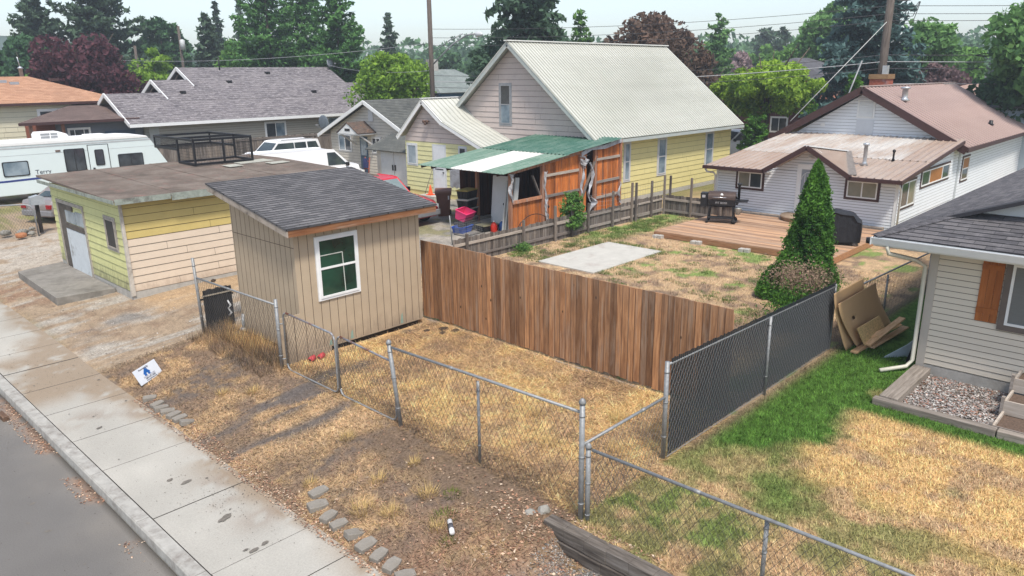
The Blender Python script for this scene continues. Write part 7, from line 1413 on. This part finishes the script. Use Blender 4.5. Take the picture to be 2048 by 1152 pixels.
def broadleaf(name, label, x, y, top, w_, leaf, n=5000, size=.16, z0=None, gap=.5, ball=False, grp=None, cat='tree', tops=None, clump=None, dens=1.):
    t = thing(name, label, cat, (x, y, 0), grp); z0 = top*.25 if z0 is None else z0; H_ = top-z0; nb = clump or 46; cs = []; rs = []
    for k in range(nb):
        while True:
            p = NP.uniform(-1, 1, 3); r = np.linalg.norm(p)
            if .25 < r < 1: break
        prof = 1. if ball else (.62+.38*math.sqrt(max(0, 1-max(0, p[2])**2)))
        cs.append((x+p[0]*w_*.40*prof, y+p[1]*w_*.40*prof, z0+H_*(.5+.40*p[2]))); rs.append(min(w_, H_)*random.uniform(.10, .21)*(1-.35*max(0, p[2])))
    cs = np.array(cs); rs = np.array(rs); ne = n//nb; C = []; Rn = []
    for c, r in zip(cs, rs):
        d = NP.normal(size=(ne, 3)); d /= np.linalg.norm(d, axis=1)[:, None]; rr = NP.uniform(.55, 1.08, ne)**.7; off = d*rr[:, None]*r*np.array([1.15, 1.15, .85]); C.append(c+off)
        Rn.append(np.clip(.5+.35*(c[2]-z0-H_*.5)/H_+.22*d[:, 2]+NP.normal(0, .16, ne)+random.uniform(-.15, .15), 0, 1))  # leaves coloured lighter towards crown and clump tops, painting light from above
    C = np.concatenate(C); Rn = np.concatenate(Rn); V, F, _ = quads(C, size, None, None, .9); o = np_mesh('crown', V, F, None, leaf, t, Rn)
    limb_mesh(branches(x, y, z0*1.0 if z0 > .8 else .8, top, w_, 9, max(.06, w_*.025)), 'trunk', M_bark, t); return t
def conifer(name, label, x, y, top, w_, leaf, n=6000, size=.2, z0=1., droop=.25, dense=1., ragged=.25, grp=None, taper=1., up=0., nl=None):
    t = thing(name, label, 'tree', (x, y, 0), grp); H_ = top-z0; nl = nl or int(H_/.5)+4; C = []; Rn = []; P = [([(x, y, 0), (x, y, top*.97)], [max(.08, w_*.03), .02])]
    tot = 0; specs = []
    for k in range(nl):
        f = (k+.3)/nl; z = z0+H_*f; R_ = w_/2*((1-f)**taper)*1.02+.12; nb = max(4, int(5+4*(1-f)))
        for j in range(nb):
            a = random.uniform(0, 6.283); l = R_*random.uniform(1-ragged*1.6, 1.0+ragged*.35); specs.append((z, a, l)); tot += l
    for (z, a, l) in specs:
        m = max(5, int(n*l/tot)); s = NP.random(m)**.75; wv = .20*l*(1.15-s)+.05; px = x+np.cos(a)*l*s; py = y+np.sin(a)*l*s; pz = z-droop*l*s+up*l*s**2
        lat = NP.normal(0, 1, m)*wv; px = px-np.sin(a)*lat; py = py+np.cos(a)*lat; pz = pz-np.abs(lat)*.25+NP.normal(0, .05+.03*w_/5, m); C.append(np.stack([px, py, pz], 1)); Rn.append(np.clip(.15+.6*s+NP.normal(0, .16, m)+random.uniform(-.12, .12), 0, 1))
        if l > .8: P.append(([(x, y, z), (x+math.cos(a)*l*.8, y+math.sin(a)*l*.8, z-droop*l*.8+up*l*.64)], [.03+.012*l, .012]))
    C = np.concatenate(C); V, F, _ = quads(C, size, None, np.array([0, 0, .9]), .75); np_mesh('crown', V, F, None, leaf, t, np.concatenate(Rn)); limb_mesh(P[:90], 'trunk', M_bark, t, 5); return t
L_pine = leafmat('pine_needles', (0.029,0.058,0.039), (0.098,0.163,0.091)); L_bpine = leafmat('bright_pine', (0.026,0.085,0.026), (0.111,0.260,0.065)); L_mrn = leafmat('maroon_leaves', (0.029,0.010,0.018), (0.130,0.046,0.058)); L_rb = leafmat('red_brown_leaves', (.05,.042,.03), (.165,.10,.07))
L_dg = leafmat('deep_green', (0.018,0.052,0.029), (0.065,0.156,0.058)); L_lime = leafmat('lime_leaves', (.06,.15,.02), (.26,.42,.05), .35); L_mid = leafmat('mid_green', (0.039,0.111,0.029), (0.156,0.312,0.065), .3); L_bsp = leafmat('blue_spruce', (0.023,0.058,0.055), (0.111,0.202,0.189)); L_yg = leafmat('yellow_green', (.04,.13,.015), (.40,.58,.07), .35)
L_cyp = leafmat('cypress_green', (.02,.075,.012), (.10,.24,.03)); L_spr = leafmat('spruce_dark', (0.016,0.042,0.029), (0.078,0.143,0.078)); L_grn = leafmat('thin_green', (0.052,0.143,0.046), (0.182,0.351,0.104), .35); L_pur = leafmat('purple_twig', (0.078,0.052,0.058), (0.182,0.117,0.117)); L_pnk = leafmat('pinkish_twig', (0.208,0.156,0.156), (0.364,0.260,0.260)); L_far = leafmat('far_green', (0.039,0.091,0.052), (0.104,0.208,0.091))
conifer('pine_tree', 'tall ragged pine at far left, left of its larger neighbour', 23.8, 86.8, 14.2, 7.6, L_pine, 15000, .27, 3, .0, ragged=.4, taper=.55, up=.2)
conifer('pine_tree', 'large ragged pine above the maroon maple', 29.0, 85.2, 17.5, 11.5, L_pine, 24000, .29, 3, .0, ragged=.4, taper=.5, up=.15)
broadleaf('green_tree', 'broad dark green tree left of the maroon maple', 21.4, 82.3, 10.1, 7.0, L_dg, 7000, .3, 1.2)
broadleaf('maroon_maple', 'round dark maroon maple at left', 21.2, 66.7, 9.8, 8.3, L_mrn, 14000, .23, 1.5, ball=True, clump=70)
broadleaf('clipped_bush', 'small bright round tree above the orange brown roof', 19.3, 70.5, 6.9, 3.2, L_mid, 3000, .18, 3.5)
broadleaf('lime_tree', 'lime green tree beside the maroon maple', 27.6, 69.0, 8.7, 5.2, L_lime, 7000, .2, 1)
broadleaf('green_tree', 'dark green leafy tree behind the thin left pole', 36.8, 88.5, 12.8, 7.4, L_dg, 8000, .32, 1.5); conifer('grey_conifer', 'grey green conifer right of the thin left pole', 38.6, 81.7, 12.4, 5.4, L_pine, 6000, .33, 1, .1, taper=.6)
conifer('spruce_tree', 'narrow dark spruce on the skyline left of the bright pines', 48.3, 98.9, 15.2, 5.6, L_spr, 4000, .4, 1, .2); conifer('spruce_tree', 'pale far conifer at the top edge left of the bright pines', 60.1, 115.2, 18.0, 5, L_pine, 3000, .45, 2, .1, ragged=.4)
broadleaf('green_tree', 'light green tree low between the spruce and the bright pines', 36.3, 71.3, 10.0, 5.2, L_mid, 7000, .22, 1.5)
conifer('bright_pine', 'bright green soft pine behind the long grey roof, the left one', 36.7, 65.4, 16.5, 9.5, L_bpine, 26000, .2, 1, -.05, taper=.6, ragged=.3, up=.1); conifer('bright_pine', 'bright green soft pine behind the long grey roof, the middle one', 40.9, 66.4, 16.0, 8, L_bpine, 22000, .2, 1, -.05, taper=.6, up=.1); conifer('bright_pine', 'bright green soft pine behind the long grey roof, the right one', 39.3, 58.3, 13.2, 8.6, L_bpine, 26000, .19, 1, -.05, taper=.55, ragged=.3, up=.1)
conifer('grey_conifer', 'thin grey conifer between the bright pines and the utility pole', 61.0, 79.3, 13.2, 4.4, L_pine, 3000, .36, 2, .0, ragged=.45, taper=.6)
broadleaf('locust_tree', 'fresh lime green bushy tree in front of the utility pole', 34.6, 44.6, 7.9, 5.9, L_lime, 14000, .15, 1.5, clump=70)
broadleaf('green_tree', 'far green tree right of the utility pole', 73.1, 82.2, 10.1, 6, L_far, 5000, .35, 1); broadleaf('green_tree', 'far green tree behind the blue house', 85, 84, 9.5, 9, L_far, 5000, .38, 1)
conifer('spruce_tree', 'big dark drooping spruce behind the pale metal ridge', 40.5, 37.2, 16.0, 11.5, L_spr, 22000, .28, 1, .38, taper=.7, ragged=.3)
conifer('cypress_tree', 'yellow green upright conifer beside the red brown tree', 48.6, 38.8, 10.6, 3.6, L_mid, 5000, .22, 1, .0, taper=.5)
broadleaf('red_brown_tree', 'wide red brown leaved tree behind the pale metal ridge', 50.6, 33.4, 10.7, 8.0, L_rb, 12000, .2, 3, clump=80)
broadleaf('red_brown_tree', 'lower spreading part tree with rust brown leaves at the ridge end', 53.5, 30.8, 7.6, 5.0, L_rb, 6000, .2, 2)
conifer('young_tree', 'open airy light green young tree right of the pale roof', 70.1, 38.6, 11.2, 5.6, L_grn, 4200, .26, 2, -.3, ragged=.4, taper=.6)
broadleaf('green_tree', 'hazy green tree behind the airy young tree', 80, 48, 9.0, 8, L_far, 4000, .35, 1); broadleaf('green_tree', 'small green tree right of the pinkish bare one', 99.0, 48.0, 9.6, 6, L_mid, 4000, .32, 1); broadleaf('pinkish_tree', 'pinkish grey sparse tree above the round maple', 90, 46.5, 8.4, 4, L_pnk, 2500, .28, 3); broadleaf('green_tree', 'green tree left of the pinkish bare one', 92, 51, 9.0, 5, L_mid, 3000, .32, 1)
conifer('grey_conifer', 'far blue grey conifer on the skyline above the round maple', 135.1, 65.2, 13.0, 9, L_pine, 3500, .55, 2, 0, taper=.4); conifer('grey_conifer', 'thin far conifer next to the far blue grey one', 118.1, 54.2, 12.2, 4.5, L_pine, 1800, .45, 3, -.1, ragged=.5, taper=.5)
rm = broadleaf('round_maple', 'round clipped yellow green maple between the yellow and white houses', 45.4, 21.5, 6.5, 7.2, L_yg, 26000, .13, 2.95, ball=True, clump=120)
broadleaf('green_tree', 'mid green tree between the round maple and the blue spruce', 82.6, 35.7, 9.4, 8, L_mid, 7000, .3, 1); broadleaf('green_tree', 'tall leafy tree left of the blue spruce', 74.6, 29.6, 12.6, 7.0, L_grn, 11000, .25, 2, clump=90)
conifer('blue_spruce', 'tall blue spruce behind the leaning guy wire', 53.2, 18.6, 14.5, 9.0, L_bsp, 22000, .24, .3, .12, taper=.6, ragged=.22)
conifer('cypress_tree', 'small bright cypress at the foot of the blue spruce', 43.6, 15.7, 5.5, 2.2, L_cyp, 5000, .13, .5, -.5, taper=.5); conifer('cypress_tree', 'little bright conifer right under the round maple', 41.0, 16.8, 4.4, .8, L_cyp, 1500, .1, .3, -.5, taper=.5)
broadleaf('birch_tree', 'airy light green tree right of the tall pole', 62.5, 17.7, 9.9, 5.0, L_grn, 5200, .22, 3, clump=60); broadleaf('green_tree', 'fresh green round tree at right under the phone lines', 72.9, 17.9, 8.0, 5, L_mid, 6000, .25, 1.5); broadleaf('purple_tree', 'dull purple brown tree behind the chimney', 60.5, 16.4, 6.4, 5.0, L_pur, 5000, .2, 2)
broadleaf('green_tree', 'far hazy tree at right beyond the phone lines', 156.3, 34.0, 9.4, 10, L_far, 3000, .5, 1)
broadleaf('locust_tree', 'big feathery green tree at the right edge', 49.0, 7.2, 11.5, 6.8, L_grn, 16000, .2, 2.5, clump=90); broadleaf('green_tree', 'darker lower tree in front of the feathery tree at the right edge', 50.0, 9.4, 6.6, 4.6, L_dg, 6000, .2, 2)
conifer('arborvitae', 'dark green column arborvitae at the far corner of the yellow house', 39.6, 19.3, 3.3, 1.7, L_cyp, 5000, .11, .2, -.6, taper=.25)
for k, (x, y, tp, w_) in enumerate(((26.7, 117, 8.1, 9), (20, 98, 7.4, 6), (18, 90, 6.2, 5))): broadleaf('green_tree', ('far hazy tree at the left edge under the hills', 'smaller hazy tree at the left edge', 'low bright tree at the left edge behind the chimney')[k], x, y, tp, w_, (L_far, L_far, L_mid)[k], 3000, .35, 1)
tv = MB()
# far wood line that reads as one mass
C = []; Rn = []
for k in range(420):
    a = R(random.uniform(2, 72)); d = random.uniform(150, 330); h = random.uniform(7, 12.5)*(1+.001*d); x, y = d*math.cos(a), d*math.sin(a); m = 170; p = NP.normal(size=(m, 3)); p /= np.linalg.norm(p, axis=1)[:, None]
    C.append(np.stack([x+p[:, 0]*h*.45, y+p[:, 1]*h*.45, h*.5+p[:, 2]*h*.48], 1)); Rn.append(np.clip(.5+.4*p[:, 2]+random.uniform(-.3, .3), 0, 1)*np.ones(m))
V, F, _ = quads(np.concatenate(C), .85, None, None, .9); tag(np_mesh('far_wood', V, F, None, L_far, None, np.concatenate(Rn)), 'distant band of hazy trees along the horizon', 'woodland', kind='stuff')
# near arborvitae: two joined flames of fine sprays
def arbor(name, label, x, y, lobes, n, size):
    t = thing(name, label, 'shrub', (x, y, 0)); C = []; Rn = []; Nn = []
    tot = sum(l[3]*l[4] for l in lobes)
    for (dx, dy, z0, zt, r) in lobes:
        m = int(n*zt*r/tot); f = NP.random(m)**1.15; a = NP.uniform(0, 6.283, m); pr = np.minimum(1, (1-f)**.62*1.18)*np.minimum(1, .72+f*3); tuft = .66+.42*vnoise(a*1.9+50, f*zt*2.2, 1., 5)+.28*vnoise(a*5+50, f*zt*6, 1., 8)
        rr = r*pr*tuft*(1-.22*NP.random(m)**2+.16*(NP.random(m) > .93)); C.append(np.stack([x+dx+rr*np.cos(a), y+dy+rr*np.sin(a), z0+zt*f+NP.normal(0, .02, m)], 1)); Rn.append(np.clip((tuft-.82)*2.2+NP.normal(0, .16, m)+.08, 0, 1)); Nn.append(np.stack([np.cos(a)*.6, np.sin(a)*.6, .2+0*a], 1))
    C = np.concatenate(C); V, F, _ = quads(C, size, None, np.concatenate(Nn), .6); V[:, 2] += 0; np_mesh('foliage', V, F, None, L_cyp, t, np.concatenate(Rn)); limb_mesh([([(x, y, 0), (x, y, lobes[0][3]*.8)], [.07, .02])], 'trunk', M_bark, t); return t
arbor('arborvitae', 'bright green pointed arborvitae behind the slatted fence', 18.75, 7.65, [(0, -.23, 0.02, 3.58, .64), (-.1, .32, 0, 1.3, .40), (-.35, -.05, 0, 1.2, .42), (.1, -.35, 0, 1.3, .40), (-.25, .6, 0, .85, .36)], 60000, .05)
def drybush(name, label, x, y, h, r, mat, n=120, cat='shrub'):
    t = thing(name, label, cat, (x, y, 0)); mb = MB()
    for k in range(n):
        a = random.uniform(0, 6.283); e = r*random.uniform(.4, 1); hh = h*random.uniform(.6, 1); mb.path([(x, y, 0), (x+e*.5*math.cos(a), y+e*.5*math.sin(a), hh*.8), (x+e*.85*math.cos(a), y+e*.85*math.sin(a), hh), (x+e*1.1*math.cos(a), y+e*1.1*math.sin(a), hh*.86)], [.006, .004, .003, .002], 3, random.random(), cap=False)
    mb.build('stems', mat, t); return t
dbm = plain('dead_plant', (.25,.175,.12), .9, var=.35, scale=10); db = drybush('dead_shrub', 'brown dried shrub at the foot of the arborvitae behind the slats', 16.9, 6.75, 1.4, .75, dbm)
C = NP.normal(size=(2500, 3))*np.array([.3, .34, .16])+np.array([16.9, 6.85, 1.12]); V, F, _ = quads(C, .03, None); np_mesh('dry_leaves', V, F, None, dbm, db, NP.random(2500))
C = NP.normal(size=(3500, 3))*np.array([.32, .28, .25])+np.array([16.4, 6.7, .55]); V, F, _ = quads(C, .04, None); t = thing('leafy_shrub', 'low green shrub left of the dried shrub behind the slats', 'shrub', (16.4, 6.7, 0)); np_mesh('foliage', V, F, None, L_cyp, t, NP.random(3500)); limb_mesh([([(16.4, 6.7, 0), (16.4, 6.7, .5)], [.03, .01])], 'stem', M_bark, t)
conifer('sapling', 'bushy green sapling growing through the weathered fence', 21.2, 17.25, 1.6, 1.05, L_mid, 5000, .05, .35, -.2, taper=.4, nl=10)
for (x, y, s, l) in ((18.1, 16.85, .28, 'small green weed at the left foot of the weathered fence'), (12.0, 13.9, .15, 'tiny weed behind the cedar fence by the shed')):
    C = NP.normal(size=(600, 3))*np.array([s, s, s*.5])*.5+np.array([x, y, s*.5]); V, F, _ = quads(C, .04, None); t = thing('green_weed', l, 'weed', (x, y, 0)); np_mesh('foliage', V, F, None, L_mid, t, NP.random(600))
C = NP.normal(size=(1500, 3))*np.array([.6, .3, .25])+np.array([13.7, 50.0, 1.9]); V, F, _ = quads(C, .12, None); t = thing('red_shrub', 'dark red shrub by the porch above the trailer roof', 'shrub', (13.7, 50, 0)); np_mesh('foliage', V, F, None, L_mrn, t, NP.random(1500)); limb_mesh([([(13.7, 50.0, 0), (13.7, 50.0, 1.8)], [.05, .02])], 'stem', M_bark, t)

# ============================================================ HAZE
g = MB(); g.box((-60, -60, -1.66), (1180, 1180, 22)); hz_ = g.build('haze', []); tag(hz_, kind='stuff')
hm = bpy.data.materials.new('haze'); hm.use_nodes = True; ht = hm.node_tree; ht.nodes.clear(); ho = ht.nodes.new('ShaderNodeOutputMaterial'); pv = ht.nodes.new('ShaderNodeVolumePrincipled')
pv.inputs['Color'].default_value = (.86, .93, 1, 1); pv.inputs['Density'].default_value = .0013; pv.inputs['Anisotropy'].default_value = .3; ht.links.new(pv.outputs[0], ho.inputs['Volume']); hz_.data.materials.append(hm)
